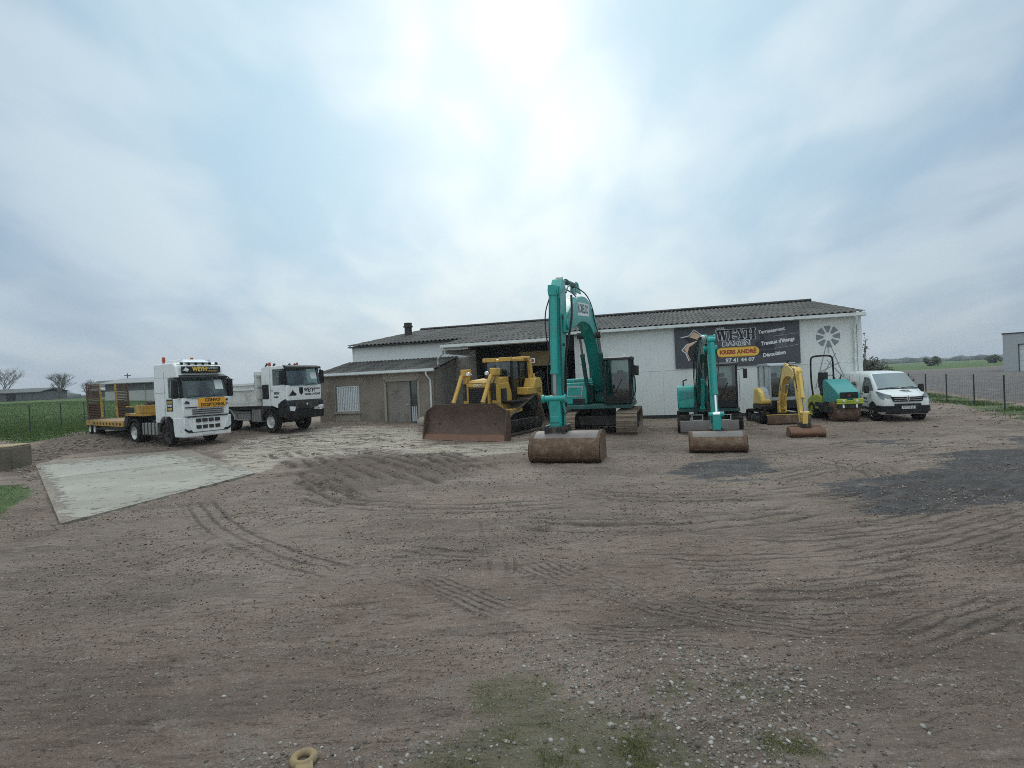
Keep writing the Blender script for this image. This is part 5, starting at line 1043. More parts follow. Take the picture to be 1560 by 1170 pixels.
for z in (1.6, 3.2):
    hose(ex, [BXF @ Vector((-.18, -7.5, z + 1.6)), BXF @ Vector((-.30, -7.75, z + 1.1)), BXF @ Vector((-.28, -7.85, z + .5)), BXF @ Vector((-.19, -7.9, z))], .02)
b = MB(); b.X = BXF
for x0, x1 in ((-.172, -.13), (.13, .172)): b.prism([(-7.70, 4.86), (-7.795, 4.3), (-7.875, 2.6), (-7.915, 1.02), (-7.90, 1.02), (-7.86, 2.6), (-7.78, 4.3), (-7.68, 4.86)], x0, x1)
b.build('edge_flange', 'kob_dark', ar)
for z in (1.3, 2.0, 3.3, 4.1):
    b = MB(); b.X = BXF; b.box(.163, .20, -7.75 + .06 * (z - 1.3), -7.60 + .06 * (z - 1.3), z, z + .07); b.build('hose_clamp', 'dark_steel', ar)
for sx in (-1, 1):
    b = MB(); b.X = BXF; b.prism([(-.6, 2.55), (-1.6, 3.85), (-1.66, 3.8), (-.66, 2.5)], sx * .237 - .006, sx * .237 + .006); b.build('weld_seam', 'kob_dark', bm_)
    b = MB(); b.X = BXF; b.cyl((sx * .23, -2.15, 3.95), (sx * .45, -2.15, 3.95), .13, n=14); b.build('boom_pin', 'dark_steel', bm_)
b = MB(); b.box(-1.0, -.5, -1.075, -1.055, 1.26, 1.46); b.build('air_louvre', 'black_plastic', sb)

# ------------------------------------------------------------------ middle green excavator
e2 = thing('midi_excavator', 'smaller teal green excavator with rusty ditching bucket and front blade below the company sign', 'excavator', 7.8, 22.4, -0.03, -16.3)
for sx in (-.95, .95): crawler(e2, sx, .46, [(-1.05, .35, .32), (1.05, .35, .32)], .13, .015, matl='rubber', rollers=4, framez=.18)
b = MB(); b.box(-.6, .6, -.7, .7, .3, .6); b.cyl((0, 0, .55), (0, 0, .8), .45, n=20); b.build('chassis', 'dark_steel', e2, .02)
b = MB(); b.prism([(-1.12, -1.0), (1.12, -1.0), (1.12, .6), (.75, 1.2), (-.75, 1.2), (-1.12, .6)], .78, .92, 'z'); b.build('deck', 'kob_dark', e2, .02)
b = MB(); b.prism([(-1.02, .925), (-1.02, 1.5), (-.85, 1.78), (.3, 1.82), (.9, 1.8), (.9, .925)], -1.14, -.48); sb = b.build('side_housing', 'kob', e2, .06, 3)
b = MB(); b.prism([(-1.08, 1.25), (-.55, 1.38), (-.52, 1.58), (-1.06, 1.62)], -1.045, -1.022, 'y'); b.build('side_stripe', 'hood_teal', sb, .004)
b = MB(); b.box(-1.13, 1.12, .5, 1.22, .925, 1.75); b.build('counterweight', 'kob', e2, .1, 3)
b = MB(); b.tube([(-.9, -.5, 1.8), (-.9, -.5, 2.0), (-.75, -.55, 2.05)], .03, 6); b.build('exhaust', 'dark_steel', e2)
cb_ = frame_cab(e2, .06, 1.06, -1.08, .42, .93, 2.62, .07, 'black_plastic', belt=.75)
b = MB(); b.tube([(1.07, -1.0, 2.35), (1.3, -1.1, 2.40)], .012, 5); b.prism([(1.26, 2.02), (1.4, 2.02), (1.4, 2.38), (1.26, 2.38)], -1.14, -1.08, 'y'); b.build('mirror', 'black_plastic', e2, .02)
b = MB(); b.tube([(1.08, -.98, 1.15), (1.13, -1.0, 1.2), (1.13, -1.0, 2.2), (1.08, -.98, 2.25)], .015, 5); b.build('grab_rail', 'light_grey', e2)
BXF = Matrix.Translation((-.26, -.75, 0)) @ Matrix.Rotation(R(2.2), 4, 'Z') @ Matrix.Translation((0, .75, 0))
bp_ = spl([(-.75, 1.0), (-1.15, 2.0), (-1.9, 2.9), (-3.0, 3.25), (-4.2, 3.2), (-5.0, 3.05)], 2); hh = np.interp(np.linspace(0, 1, len(bp_)), [0, .3, .55, 1], [.18, .34, .34, .19])
b = MB(); b.X = BXF; b.prism(beam(bp_, list(hh)), -.165, .165); bm_ = b.build('boom', 'kob_dark', e2, .015)
b = MB(); b.X = BXF; b.box(-.28, -.17, -1.1, -.5, .65, 1.15); b.box(.17, .28, -1.1, -.5, .65, 1.15); b.box(-.28, .28, -.7, -.5, .65, 1.15); b.build('swing_bracket', 'dark_steel', e2, .02)
for sx in (-.2,): ram(e2, BXF @ Vector((0, -1.25, .95)), BXF @ Vector((0, -2.35, 2.75)), .065, .6, 'kob')
b = MB(); b.X = BXF; b.prism([(-4.85, 3.42), (-5.2, 3.46), (-5.42, 3.0), (-5.55, 2.0), (-5.72, .68), (-5.6, .52), (-5.46, .6), (-5.22, 2.0), (-5.0, 2.75)], -.10, .10); b.X = BXF; ar = b.build('dipper_arm', 'kob', e2, .012)
b = MB(); b.X = BXF; b.cyl((-.2, -5.02, 3.05), (.2, -5.02, 3.05), .11, n=14); b.cyl((.10, -5.12, 3.38), (.15, -5.12, 3.38), .12, n=14); b.cyl((-.15, -5.12, 3.38), (-.10, -5.12, 3.38), .12, n=14); b.build('arm_pivot', 'kob', ar)
ram(bm_, BXF @ Vector((0, -2.5, 3.6)), BXF @ Vector((0, -4.92, 3.38)), .06, .6, 'kob')
ram(ar, BXF @ Vector((0, -5.5, 3.3)), BXF @ Vector((0, -5.98, 1.05)), .085, .72, 'kob', rod=.45, rodm='chrome')
b = MB(); b.X = BXF; b.box(-.09, .09, -5.52, -5.38, 2.9, 3.38); b.build('cylinder_mount', 'kob', ar, .01)
b = MB(); b.X = BXF
for sx in (-.15, .12): b.prism([(-5.62, .85), (-5.92, 1.12), (-6.02, 1.02), (-5.72, .74)], sx, sx + .03)
b.cyl((-.22, -5.98, 1.05), (.22, -5.98, 1.05), .065, n=12); b.box(-.11, .11, -6.06, -5.9, .52, 1.05); b.build('bucket_link', 'kob', ar, .01)
b = MB(); b.X = BXF; b.box(-.17, .17, -6.12, -5.5, .46, .60); b.box(-.2, -.14, -6.14, -5.48, .40, .64); b.box(.14, .2, -6.14, -5.48, .40, .64); b.build('quick_coupler', 'dark_steel', ar, .008)
bucket(e2, -.88, .70, [(-6.0, .56), (-6.25, .58), (-6.5, .56), (-6.80, .40), (-6.88, .18), (-6.72, .02), (-6.4, -.02), (-5.9, .02)], split=.42)
b = MB(); b.prism([(-1.72, .52), (-1.80, .50), (-1.86, .30), (-1.84, .10), (-1.78, .05), (-1.74, .05), (-1.79, .28)], -1.08, .98); bl = b.build('blade', 'bucket_steel', e2, .01)
b = MB(); b.box(-.5, -.36, -1.75, -.6, .18, .32); b.box(.36, .5, -1.75, -.6, .18, .32); b.build('push_arm', 'dark_steel', bl, .01)
for xx in (-.62, .36):
    b = MB(); b.tube([(xx, -1.74, .3), (xx - .03, -1.70, .72), (xx + .36, -1.70, .72), (xx + .33, -1.74, .3)], .022, 6); b.tube([(xx, -1.72, .52), (xx + .33, -1.72, .52)], .02, 6); b.build('foot_step', 'light_grey', bl)
for k, sx in enumerate((-.15, -.19, .15, -.23)): hose(e2, [BXF @ Vector((sx, -.9, 1.3 + .1 * k)), BXF @ Vector((sx * 1.3, -1.4, 2.4)), BXF @ Vector((sx * 1.2, -2.0, 3.0)), BXF @ Vector((sx, -3.4, 3.5)), BXF @ Vector((sx * .8, -4.6, 3.5)), BXF @ Vector((sx * .7, -5.1, 3.2))], .016)
hose(e2, [BXF @ Vector((-.2, -4.3, 3.3)), BXF @ Vector((-.34, -4.7, 2.6)), BXF @ Vector((-.22, -5.2, 2.1)), BXF @ Vector((-.12, -5.5, 1.6))], .015); hose(e2, [BXF @ Vector((.12, -4.8, 3.2)), BXF @ Vector((.24, -5.1, 2.7)), BXF @ Vector((.14, -5.4, 2.1))], .015)

# ------------------------------------------------------------------ yellow mini excavator
e3 = thing('mini_excavator', 'small yellow mini excavator with a grey cab and its boom swung to the right', 'mini excavator', 11.42, 24.4, -0.03, -5)
for sx in (-.72, .72): crawler(e3, sx, .32, [(-.82, .28, .25), (.82, .28, .25)], .10, .012, matl='rubber', rollers=4, framez=.14)
b = MB(); b.box(-.5, .5, -.55, .55, .22, .45); b.cyl((0, 0, .42), (0, 0, .6), .36, n=18); b.build('chassis', 'dark_steel', e3, .02)
b = MB(); b.prism([(.93 * math.sin(a) * .88, .1 + .93 * math.cos(a)) for a in np.linspace(-1.6, 1.6, 17)] + [(.85, -.95), (-.85, -.95)], .60, .80, 'z'); b.build('deck', 'black_plastic', e3, .05, 3)
b = MB(); b.prism([(.92 * math.sin(a) * .88, .1 + .93 * math.cos(a)) for a in np.linspace(-1.6, 1.6, 17)] + [(.80, .05), (-.80, .05)], .805, 1.28, 'z', .93); b.build('counterweight', 'mini_yellow', e3, .06, 3)
b = MB(); b.prism([(-.80, .805), (-.86, .95), (-.70, 1.35), (-.35, 1.52), (.1, 1.50), (.1, .805)], -.83, -.42); sb = b.build('side_housing', 'mini_yellow', e3, .07, 3)
b = MB(); b.prism([(-.835, 1.02), (-.71, 1.39), (-.35, 1.56), (.05, 1.54), (.05, 1.0)], -.66, -.415); b.build('side_cover', 'grey_cab', sb, .04)
frame_cab(e3, -.46, .66, -.80, .62, .805, 2.52, .085, 'grey_cab', belt=.72)
b = MB(); b.box(-.40, .84, -.97, -.8, .62, .98); b.build('toe_guard', 'black_plastic', e3, .03)
b = MB(); b.cyl((.3, -.88, 2.62), (.3, -.8, 2.62), .05, n=10); b.box(.27, .33, -.86, -.8, 2.5, 2.6); b.build('work_light', 'black_plastic', e3)
BXF = Matrix.Translation((-.16, -1.25, 0)) @ Matrix.Rotation(R(-12), 4, 'Z') @ Matrix.Diagonal((1, 1.24, .95, 1)) @ Matrix.Translation((0, 1.25, 0))
b = MB(); b.X = BXF; b.box(-.14, -.08, -1.5, -1.05, .55, 1.0); b.box(.08, .14, -1.5, -1.05, .55, 1.0); b.cyl((0, -1.12, .5), (0, -1.12, 1.02), .12, n=14); b.box(-.14, .14, -1.3, -1.1, .5, .7); b.build('swing_bracket', 'mini_yellow', e3, .015)
bp_ = spl([(-1.35, .85), (-1.65, 1.5), (-2.15, 2.15), (-2.9, 2.38), (-3.7, 2.28), (-4.1, 2.12)], 2); hh = np.interp(np.linspace(0, 1, len(bp_)), [0, .35, .55, 1], [.13, .235, .24, .13])
b = MB(); b.X = BXF; b.prism(beam(bp_, list(hh)), -.125, .125); bm_ = b.build('boom', 'mini_yellow', e3, .015)
ram(e3, BXF @ Vector((0, -1.5, .72)), BXF @ Vector((0, -2.35, 1.75)), .05, .6, 'mini_yellow'); ram(bm_, BXF @ Vector((0, -2.4, 2.60)), BXF @ Vector((0, -4.0, 2.42)), .045, .6, 'mini_yellow')
b = MB(); b.X = BXF; b.prism([(-3.92, 2.45), (-4.2, 2.47), (-4.42, 2.1), (-4.62, 1.2), (-4.76, .55), (-4.68, .42), (-4.56, .48), (-4.26, 1.3), (-3.98, 1.95)], -.10, .10); ar = b.build('dipper_arm', 'mini_yellow', e3, .012)
b = MB(); b.X = BXF; b.cyl((-.15, -4.1, 2.12), (.15, -4.1, 2.12), .085, n=12); b.build('arm_pivot', 'mini_yellow', ar)
b = MB(); b.X = BXF; b.box(-.127, .127, -3.45, -2.9, 2.60, 2.625); b.build('hose_cover', 'black_plastic', bm_)
for sx in (-.129, .126): b = MB(); b.X = BXF; b.prism([(-1.75, 1.45), (-2.0, 1.75), (-1.93, 1.8), (-1.68, 1.5)], sx, sx + .004); b.build('dark_decal', 'black_plastic', bm_)
ram(ar, BXF @ Vector((0, -4.46, 2.3)), BXF @ Vector((0, -4.92, .85)), .06, .62, 'mini_yellow')
b = MB(); b.X = BXF; b.box(-.06, .06, -4.5, -4.36, 2.05, 2.36); b.build('cylinder_mount', 'mini_yellow', ar, .008)
b = MB(); b.X = BXF
for sx in (-.12, .095): b.prism([(-4.68, .66), (-4.9, .9), (-4.97, .82), (-4.76, .56)], sx, sx + .025)
b.cyl((-.14, -4.93, .85), (.14, -4.93, .85), .045, n=10); b.box(-.08, .08, -4.99, -4.87, .40, .85); b.build('bucket_link', 'mini_yellow', ar, .006)
b = MB(); b.X = BXF; b.box(-.13, .13, -5.05, -4.58, .33, .46); b.box(-.16, -.11, -5.07, -4.56, .28, .5); b.box(.11, .16, -5.07, -4.56, .28, .5); b.build('quick_coupler', 'dark_steel', ar, .008)
bucket(e3, -.54, .54, [(-4.8, .34), (-5.0, .34), (-5.2, .26), (-5.28, .14), (-5.16, .0), (-4.95, -.02), (-4.6, .0)], split=.3, X=BXF, belly='rust', steel='rust', side_th=.03, th=.025)
b = MB(); b.prism([(-1.48, .40), (-1.54, .38), (-1.60, .22), (-1.58, .06), (-1.5, .02), (-1.47, .02), (-1.53, .2)], -.85, .85); bl = b.build('blade', 'bucket_rust', e3, .008); b = MB(); b.box(-.86, .86, -1.515, -1.455, .405, .43); b.build('blade_top', 'mini_yellow', bl)
b = MB(); b.box(-.42, -.32, -1.5, -.5, .15, .26); b.box(.32, .42, -1.5, -.5, .15, .26); b.build('push_arm', 'dark_steel', bl, .008)
for sx in (-.09, .09): hose(e3, [BXF @ Vector((sx, -1.2, 1.0)), BXF @ Vector((sx * 1.6, -1.6, 1.75)), BXF @ Vector((sx * 1.3, -2.2, 2.4)), BXF @ Vector((sx, -3.3, 2.55)), BXF @ Vector((sx * 1.4, -4.2, 2.4)), BXF @ Vector((sx * 1.2, -4.5, 1.6))], .013)

# ------------------------------------------------------------------ bulldozer
dz = thing('bulldozer', 'yellow crawler bulldozer with a wide brown straight blade parked before the open bay', 'bulldozer', -.52, 24.8, 0.02, -31)
for sx in (-.98, .98): crawler(dz, sx, .56, [(-1.35, .40, .37), (1.42, .36, .33), (.95, 1.22, .40)], .20, .05, matl='track_mud', rollers=5, framez=.32)
b = MB(); b.box(-.62, .62, -1.3, 1.6, .5, 1.15); b.build('chassis', 'dark_steel', dz, .03)
b = MB(); b.prism([(-1.72, 1.05), (-1.74, 2.22), (-1.60, 2.34), (-.15, 2.46), (-.15, 1.05)], -.55, .55); hd = b.build('engine_hood', 'cat_yellow', dz, .04)
b = MB(); b.box(-.47, .47, -1.775, -1.745, 1.10, 2.02); gr = b.build('radiator_grille', 'black_plastic', hd)
b = MB()
for k in range(11): b.box(-.45, .45, -1.795, -1.778, 1.14 + k * .08, 1.165 + k * .08)
b.build('grille_bar', 'dark_steel', gr)
b = MB(); b.box(-.56, -.48, -1.80, -1.745, 1.06, 2.06); b.box(.48, .56, -1.80, -1.745, 1.06, 2.06); b.box(-.56, .56, -1.80, -1.745, 2.07, 2.2); b.build('grille_frame', 'cat_yellow', hd, .01)
text(hd, 'CAT', 'lettering', 'sign_white', .13, face(0, -1.805, 2.135), bold=.004, width=.42)
b = MB(); b.cyl((.25, -.75, 2.4), (.25, -.75, 2.95), .06, n=12); b.cyl((-.15, -.8, 2.4), (-.15, -.8, 2.72), .11, n=12); b.build('exhaust', 'dark_steel', hd)
for sx in (-1, 1):
    b = MB(); b.box(sx * .72 - .11, sx * .72 + .11, -1.68, -1.38, 1.35, 2.55); b.box(sx * .74 - .15, sx * .74 + .15, -1.74, -1.34, 2.52, 2.82); b.build('cylinder_mount', 'cat_yellow', dz, .03)
    ram(dz, (sx * .74, -1.82, 2.62), (sx * .72, -2.62, 1.28), .085, .86, 'cat_yellow', rod=.5, clev=False)
    b = MB(); b.lathe((sx * .47, -1.72, 2.62), [(-.09, .02), (-.09, .075), (0, .085), (.02, .02)], 14, 'y'); b.box(sx * .47 - .12 * (1 if sx > 0 else -1) - .02, sx * .47 + .02, -1.66, -1.62, 2.58, 2.63); b.build('head_lamp', 'lamp_glass', dz)
    b = MB(); b.box(sx * 1.34 - .09, sx * 1.34 + .09, -2.68, .5, .38, .64); b.build('push_arm', 'dark_steel', dz, .02)
bp_ = spl([(-2.80, 1.42), (-2.66, 1.0), (-2.66, .6), (-2.78, .25), (-2.95, -.02)], 2); bk_ = [(p[0] + .07, p[1]) for p in bp_]
b = MB(); rr = []
for x in (-1.98, -1.9, -1.55, -1.5, 1.5, 1.55, 1.9, 1.98):
    zt = 1.42 - max(0, abs(x) - 1.5) * .62; rr.append([(x, p[0], min(p[1], zt)) for p in bp_] + [(x, p[0], min(p[1], zt)) for p in bk_[::-1]])
b.loft(rr); bl = b.build('blade', 'blade_steel', dz)
b = MB(); b.prism([(-2.93, .20), (-3.05, -.03), (-3.0, -.03), (-2.84, .22)], -2.04, 2.04); b.build('cutting_edge', 'blade_edge', bl)
for x0 in (-2.03, 1.98): b = MB(); b.prism([(-2.80, 1.12), (-2.92, .8), (-3.02, .3), (-3.06, -.03), (-2.62, -.03), (-2.55, .6), (-2.66, 1.12)], x0, x0 + .05); b.build('side_plate', 'blade_steel', bl, .006)
b = MB(); b.box(-1.9, 1.9, -2.57, -2.50, .9, 1.1); b.build('stiffener', 'blade_steel', bl)
cb_ = frame_cab(dz, -.72, .72, -.12, 1.25, 1.55, 3.22, .10, 'black_plastic', belt=.6, roofm='cat_yellow')
b = MB(); b.prism([(1.20, 1.6), (1.42, 1.6), (1.36, 3.12), (1.05, 3.28), (.9, 3.28), (1.12, 3.05)], .76, .92); b.prism([(1.20, 1.6), (1.42, 1.6), (1.36, 3.12), (1.05, 3.28), (.9, 3.28), (1.12, 3.05)], -.92, -.76); b.box(-.92, .92, .95, 1.2, 3.255, 3.34); b.build('rollover_frame', 'cat_yellow', dz, .03)
b = MB(); b.box(-.74, -.1, -.24, -.06, 3.12, 3.30); b.box(.1, .74, -.24, -.06, 3.12, 3.30); b.build('lamp_box', 'cat_yellow', dz, .02)
b = MB(); b.box(.7, 1.28, .2, 1.45, 1.62, 1.95); b.prism([(.75, 1.95), (.95, 2.35), (1.45, 2.35), (1.58, 2.1), (1.58, 1.4), (1.4, 1.4), (1.1, 1.62)], .72, 1.28); b.prism([(.75, 1.95), (.95, 2.35), (1.45, 2.35), (1.58, 2.1), (1.58, 1.4), (1.4, 1.4), (1.1, 1.62)], -1.28, -.72); b.box(-.72, .72, 1.4, 2.1, 1.2, 2.4); fd = b.build('rear_fender', 'cat_yellow', dz, .04)
b = MB(); b.box(.85, 1.15, .93, .945, 2.05, 2.25); b.build('lamp', 'lamp_glass', fd); b = MB(); b.box(.62, 1.26, -.9, .2, 1.36, 1.42); b.build('foot_plate', 'dark_steel', dz)
b = MB(); b.prism([(-1.35, 1.08), (-.2, 1.10), (-.05, 1.60), (-.3, 2.2), (-1.3, 2.15)], .56, .64); b.prism([(-1.1, .85), (-.2, .95), (-.2, 1.1), (-1.2, 1.08)], .56, 1.2); b.build('side_panel', 'cat_yellow', dz, .02)
b = MB(); b.box(.645, .66, -1.0, -.55, 1.3, 1.95); b.build('panel_hatch', 'dark_steel', dz)
b = MB(); b.cyl((1.0, 1.3, 2.3), (1.0, 1.3, 2.56), .05, n=10); b.build('fuel_cap', 'cat_yellow', dz)
b = MB(); b.box(.95, 1.16, 1.16, 1.18, 3.02, 3.24); b.box(.88, .96, 1.15, 1.19, 3.1, 3.16); b.build('warning_plate', 'sign_white', dz); b = MB(); b.box(1.0, 1.11, 1.145, 1.158, 3.07, 3.19); b.build('warning_mark', 'sign_red', dz)

for k in range(5):
    b = MB(); b.box(.551, .562, -1.45 + k * .16, -1.36 + k * .16, 1.55, 2.0); b.build('engine_louvre', 'black_plastic', hd)
b = MB(); b.tube([(-.5, -1.6, 2.36), (-.5, -1.5, 2.48), (-.5, -.4, 2.56), (-.5, -.3, 2.48)], .018, 6); b.build('handrail', 'black_plastic', hd)
b = MB(); b.tube([(.52, -1.6, 2.36), (.52, -1.5, 2.48), (.52, -.4, 2.56), (.52, -.3, 2.48)], .018, 6); b.build('handrail', 'black_plastic', hd)
b = MB(); b.box(-.53, .53, -1.757, -1.742, 2.205, 2.225); b.build('hood_seam', 'black_plastic', hd)
for sx in (-1, 1):
    hose(dz, [(sx * .66, -1.5, 2.5), (sx * .9, -1.75, 2.45), (sx * .86, -2.0, 2.1), (sx * .74, -2.05, 1.9)], .022); hose(dz, [(sx * .6, -1.4, 1.3), (sx * .62, -1.5, 1.9), (sx * .64, -1.5, 2.4)], .022)
    b = MB(); b.box(sx * .72 - .115, sx * .72 + .115, -1.69, -1.68, 1.5, 2.2); b.build('wear_plate', 'dark_steel', dz)
for z in (1.0, 1.28): b = MB(); b.box(.62, .95, -.75, -.45, z, z + .04); b.build('step', 'dark_steel', dz)

# ------------------------------------------------------------------ tandem roller
rl_ = thing('tandem_roller', 'small ride-on roller with teal hood, lime green frame and rusty drum beside the van', 'roller', 13.75, 23.2, -0.02, -5); rl_.scale = (.86, 1, 1.05)
b = MB(); b.lathe((0, 0, .40), [(-.60, .05), (-.60, .33), (-.56, .39), (-.54, .40), (.54, .40), (.56, .39), (.60, .33), (.60, .05)], 40, 'x'); b.build('drum', 'bucket_rust', rl_)
b = MB(); b.box(-.66, -.60, -.18, 1.0, .34, .62); b.box(.60, .66, -.18, 1.0, .34, .62); b.box(-.66, .66, .42, 1.1, .5, .72); b.build('front_frame', 'dark_steel', rl_, .02)
b = MB(); b.prism([(-.42, .84), (-.44, 1.12), (-.25, 1.26), (.55, 1.66), (.78, 1.66), (.86, 1.5), (.86, .72), (-.1, .72)], -.52, .52); hd = b.build('hood', 'hood_teal', rl_, .05, 3)
b = MB(); b.box(-.40, .40, -.46, -.445, .92, 1.16); gr = b.build('grille', 'black_plastic', hd)
b = MB(); b.prism([(-.05, 1.0), (.05, 1.0), (0, 1.10)], -.468, -.461, 'y'); b.build('badge', 'sign_red', gr)
b = MB(); b.box(-.60, .60, -.56, -.47, .70, .76); b.box(-.60, -.14, -.56, -.46, .76, .90); b.box(.14, .60, -.56, -.46, .76, .90); b.box(-.14, .14, -.55, -.47, .78, .84); bb = b.build('bumper', 'lime', rl_, .02)
for x in (-.30, .30):
    b = MB(); b.cyl((x, -.575, .83), (x, -.56, .83), .055, n=14); b.build('head_lamp', 'lamp_glass', bb); b = MB(); b.cyl((x, -.52, .55), (x, -.5, .68), .045, n=10); b.build('lower_lamp', 'lamp_glass', bb)
b = MB(); b.box(-.56, .56, -.5, -.4, .55, .69); b.build('scraper_bar', 'dark_steel', rl_)
b = MB(); b.prism([(.95, .42), (.95, .98), (1.30, 1.04), (1.9, 1.0), (2.3, .8), (2.3, .42)], -.56, .56); rb = b.build('rear_body', 'lime', rl_, .04); b = MB(); b.box(-.575, -.562, 1.2, 1.5, .55, .72); b.build('tie_down', 'black_plastic', rb)
for x in (-.46, -.15, .16, .47): wheel(rl_, x, 1.85, .36, .36, .26, 'lime')
b = MB(); b.box(-.30, .16, 1.15, 1.6, 1.16, 1.36); b.box(-.30, .16, 1.55, 1.68, 1.3, 1.95); b.box(-.36, -.28, 1.2, 1.6, 1.3, 1.38); b.box(.22, .30, 1.2, 1.6, 1.3, 1.38); b.build('seat', 'seat_fabric', rl_, .04)
b = MB(); b.box(-.5, .5, .9, 1.15, .98, 1.38); b.build('dashboard', 'black_plastic', rl_, .04)
b = MB(); b.tube([(.0 + .19 * math.cos(a), 1.0 + .05 * math.sin(a), 1.66 + .17 * math.sin(a)) for a in np.linspace(0, 2 * math.pi, 21)], .016, 6); b.cyl((0, .98, 1.35), (0, 1.02, 1.66), .02, n=8); b.build('steering_wheel', 'hose_black', rl_)
b = MB(); b.tube(spl([(-.52, 1.74, .95), (-.60, 1.74, 1.5), (-.60, 1.74, 2.50), (-.50, 1.74, 2.64), (0, 1.74, 2.66), (.42, 1.74, 2.64), (.52, 1.74, 2.50), (.52, 1.74, 1.5), (.5, 1.74, .95)], 2), .042, 10); b.build('roll_bar', 'black_plastic', rl_)
b = MB(); b.tube(spl([(.35, .95, 1.6), (.5, 1.0, 1.85), (.66, 1.3, 1.8), (.70, 1.6, 1.4)], 2), .02, 6); b.build('grab_rail', 'hose_black', rl_); b = MB(); b.tube([(-.38, 1.15, 1.38), (-.40, 1.1, 1.75)], .018, 6); b.build('grab_rail', 'hose_black', rl_)
# ------------------------------------------------------------------ white panel van
vn = thing('panel_van', 'white panel van with black bumper and side lettering parked at the right end', 'van', 15.42 + .23 * 2.7, 21.85 + .97 * 2.7, 0.0, -13); vn.scale = (.90, 1, 1)
def vsec(y, hw, z0, zt, hr):
    zb = min(1.02, zt - .18); zs = z0 + .16
    half = [(hw - .10, z0), (hw - .015, z0 + .06), (hw, zs + (zb - zs) * .4), (hw - .01, zb), (hw - .02 - (hw - hr) * .35, zb + (zt - zb) * .45), (hr + .03, zt - .13), (hr - .05, zt - .03), (hr * .55, zt), (0, zt + .012)]
    return [(x, y, z) for x, z in half] + [(-x, y, z) for x, z in half[:-1][::-1]]
ys_ = [(-2.70, .74, .42, .92, .62), (-2.64, .86, .30, 1.02, .74), (-2.48, .93, .26, 1.08, .80), (-2.2, .96, .25, 1.17, .83), (-1.92, .97, .25, 1.26, .84), (-1.5, .975, .25, 1.58, .80), (-1.1, .975, .25, 1.87, .76), (-.8, .975, .25, 1.95, .76), (0, .978, .25, 1.98, .78), (1.5, .978, .25, 1.98, .78), (2.45, .97, .27, 1.96, .78), (2.62, .94, .32, 1.92, .74), (2.68, .90, .38, 1.86, .70)]
b = MB(); b.loft([vsec(*q) for q in ys_]); b.build('body', 'white_paint', vn, ang=50)
for (y, s_) in ((-1.75, 1), (-1.75, -1), (1.52, 1), (1.52, -1)):
    b = MB(); b.cyl((s_ * .70, y, .36), (s_ * .982, y, .36), .405, n=26); b.build('wheel_arch', 'black_plastic', vn); wheel(vn, s_ * .885, y, .335, .335, .215, 'alloy', rimr=.64)
ws = MB(); L = []
for k in range(9):
    u = -1 + 2 * k / 8; bow = .05 * (1 - u * u); L.append(((u * .80, -1.925 - bow, 1.275 + .0 * abs(u)), (u * .69, -1.10 - bow * .6, 1.885 - .02 * u * u)))
ws.loft([[a for a, c in L], [c for a, c in L]], closed=False); 
ws.build('windscreen', 'van_glass', vn)
b = MB(); L2 = [(a[0] * 1.06, a[1] - .012, a[2] - .035) for a, c in L]; b.loft([[(p[0], p[1], p[2]) for p in L2], [(a[0] * 1.0, a[1] - .006, a[2] + .012) for a, c in L]], closed=False); b.build('cowl', 'black_plastic', vn)
for s_ in (-1, 1):
    def sidept(y, z):
        zb = 1.02; hw, hr = .978, (.80 if y < -1.4 else .77); zt = float(np.interp(y, [q[0] for q in ys_], [q[3] for q in ys_])); f = (z - zb) / (zt - zb)
        x = (hw - .01) + ((hw - .02 - (hw - hr) * .35) - (hw - .01)) * f / .45 if f < .45 else (hw - .02 - (hw - hr) * .35) + ((hr + .03) - (hw - .02 - (hw - hr) * .35)) * min(1, (f - .45) / .45)
        return (s_ * (x + .010), y, z)
    b = MB(); b.quad(*[sidept(*q) for q in ((-1.70, 1.20), (-1.50, 1.40), (-1.18, 1.68), (-1.02, 1.74), (-.62, 1.75), (-.58, 1.30), (-.62, 1.14))]); b.build('door_window', 'car_glass', vn)
    b = MB(); b.prism([(-1.62, 1.10), (-1.42, 1.10), (-1.40, 1.38), (-1.58, 1.42)], s_ * 1.02, s_ * 1.20); b.build('mirror', 'black_plastic', vn, .03)
    b = MB(); b.box(*sorted((s_ * .975, s_ * .988)), -1.35, 2.55, .42, .52); b.build('rub_strip', 'black_plastic', vn)
    b = MB()
    for y in (-.5, .72): b.box(*sorted((s_ * .972, s_ * .981)), y, y + .012, .45, 1.80)
    b.box(*sorted((s_ * .972, s_ * .986)), -.72, -.55, 1.02, 1.06); b.build('door_handle', 'dark_steel', vn)
    b = MB(); b.loft([[(s_ * .60, -2.742, .98), (s_ * .88, -2.60, .86), (s_ * .955, -2.42, .94), (s_ * .975, -2.12, 1.14)], [(s_ * .60, -2.665, 1.035), (s_ * .80, -2.50, 1.09), (s_ * .90, -2.32, 1.15), (s_ * .965, -2.08, 1.19)]], closed=False); b.build('headlight', 'head_glass', vn)
b = MB(); b.prism([(-.86, -2.52), (-.80, -2.70), (-.6, -2.77), (.6, -2.77), (.80, -2.70), (.86, -2.52)], .30, .50, 'z'); b.prism([(-.99, -2.1), (-.97, -2.50), (-.82, -2.70), (-.62, -2.775), (.62, -2.775), (.82, -2.70), (.97, -2.50), (.99, -2.1), (.9, -2.1), (-.9, -2.1)], .36, .62, 'z'); b.build('bumper', 'black_plastic', vn, .03)
b = MB(); b.box(-.5, .5, -2.785, -2.7, .55, .70); b.build('lower_grille', 'black_plastic', vn, .01)
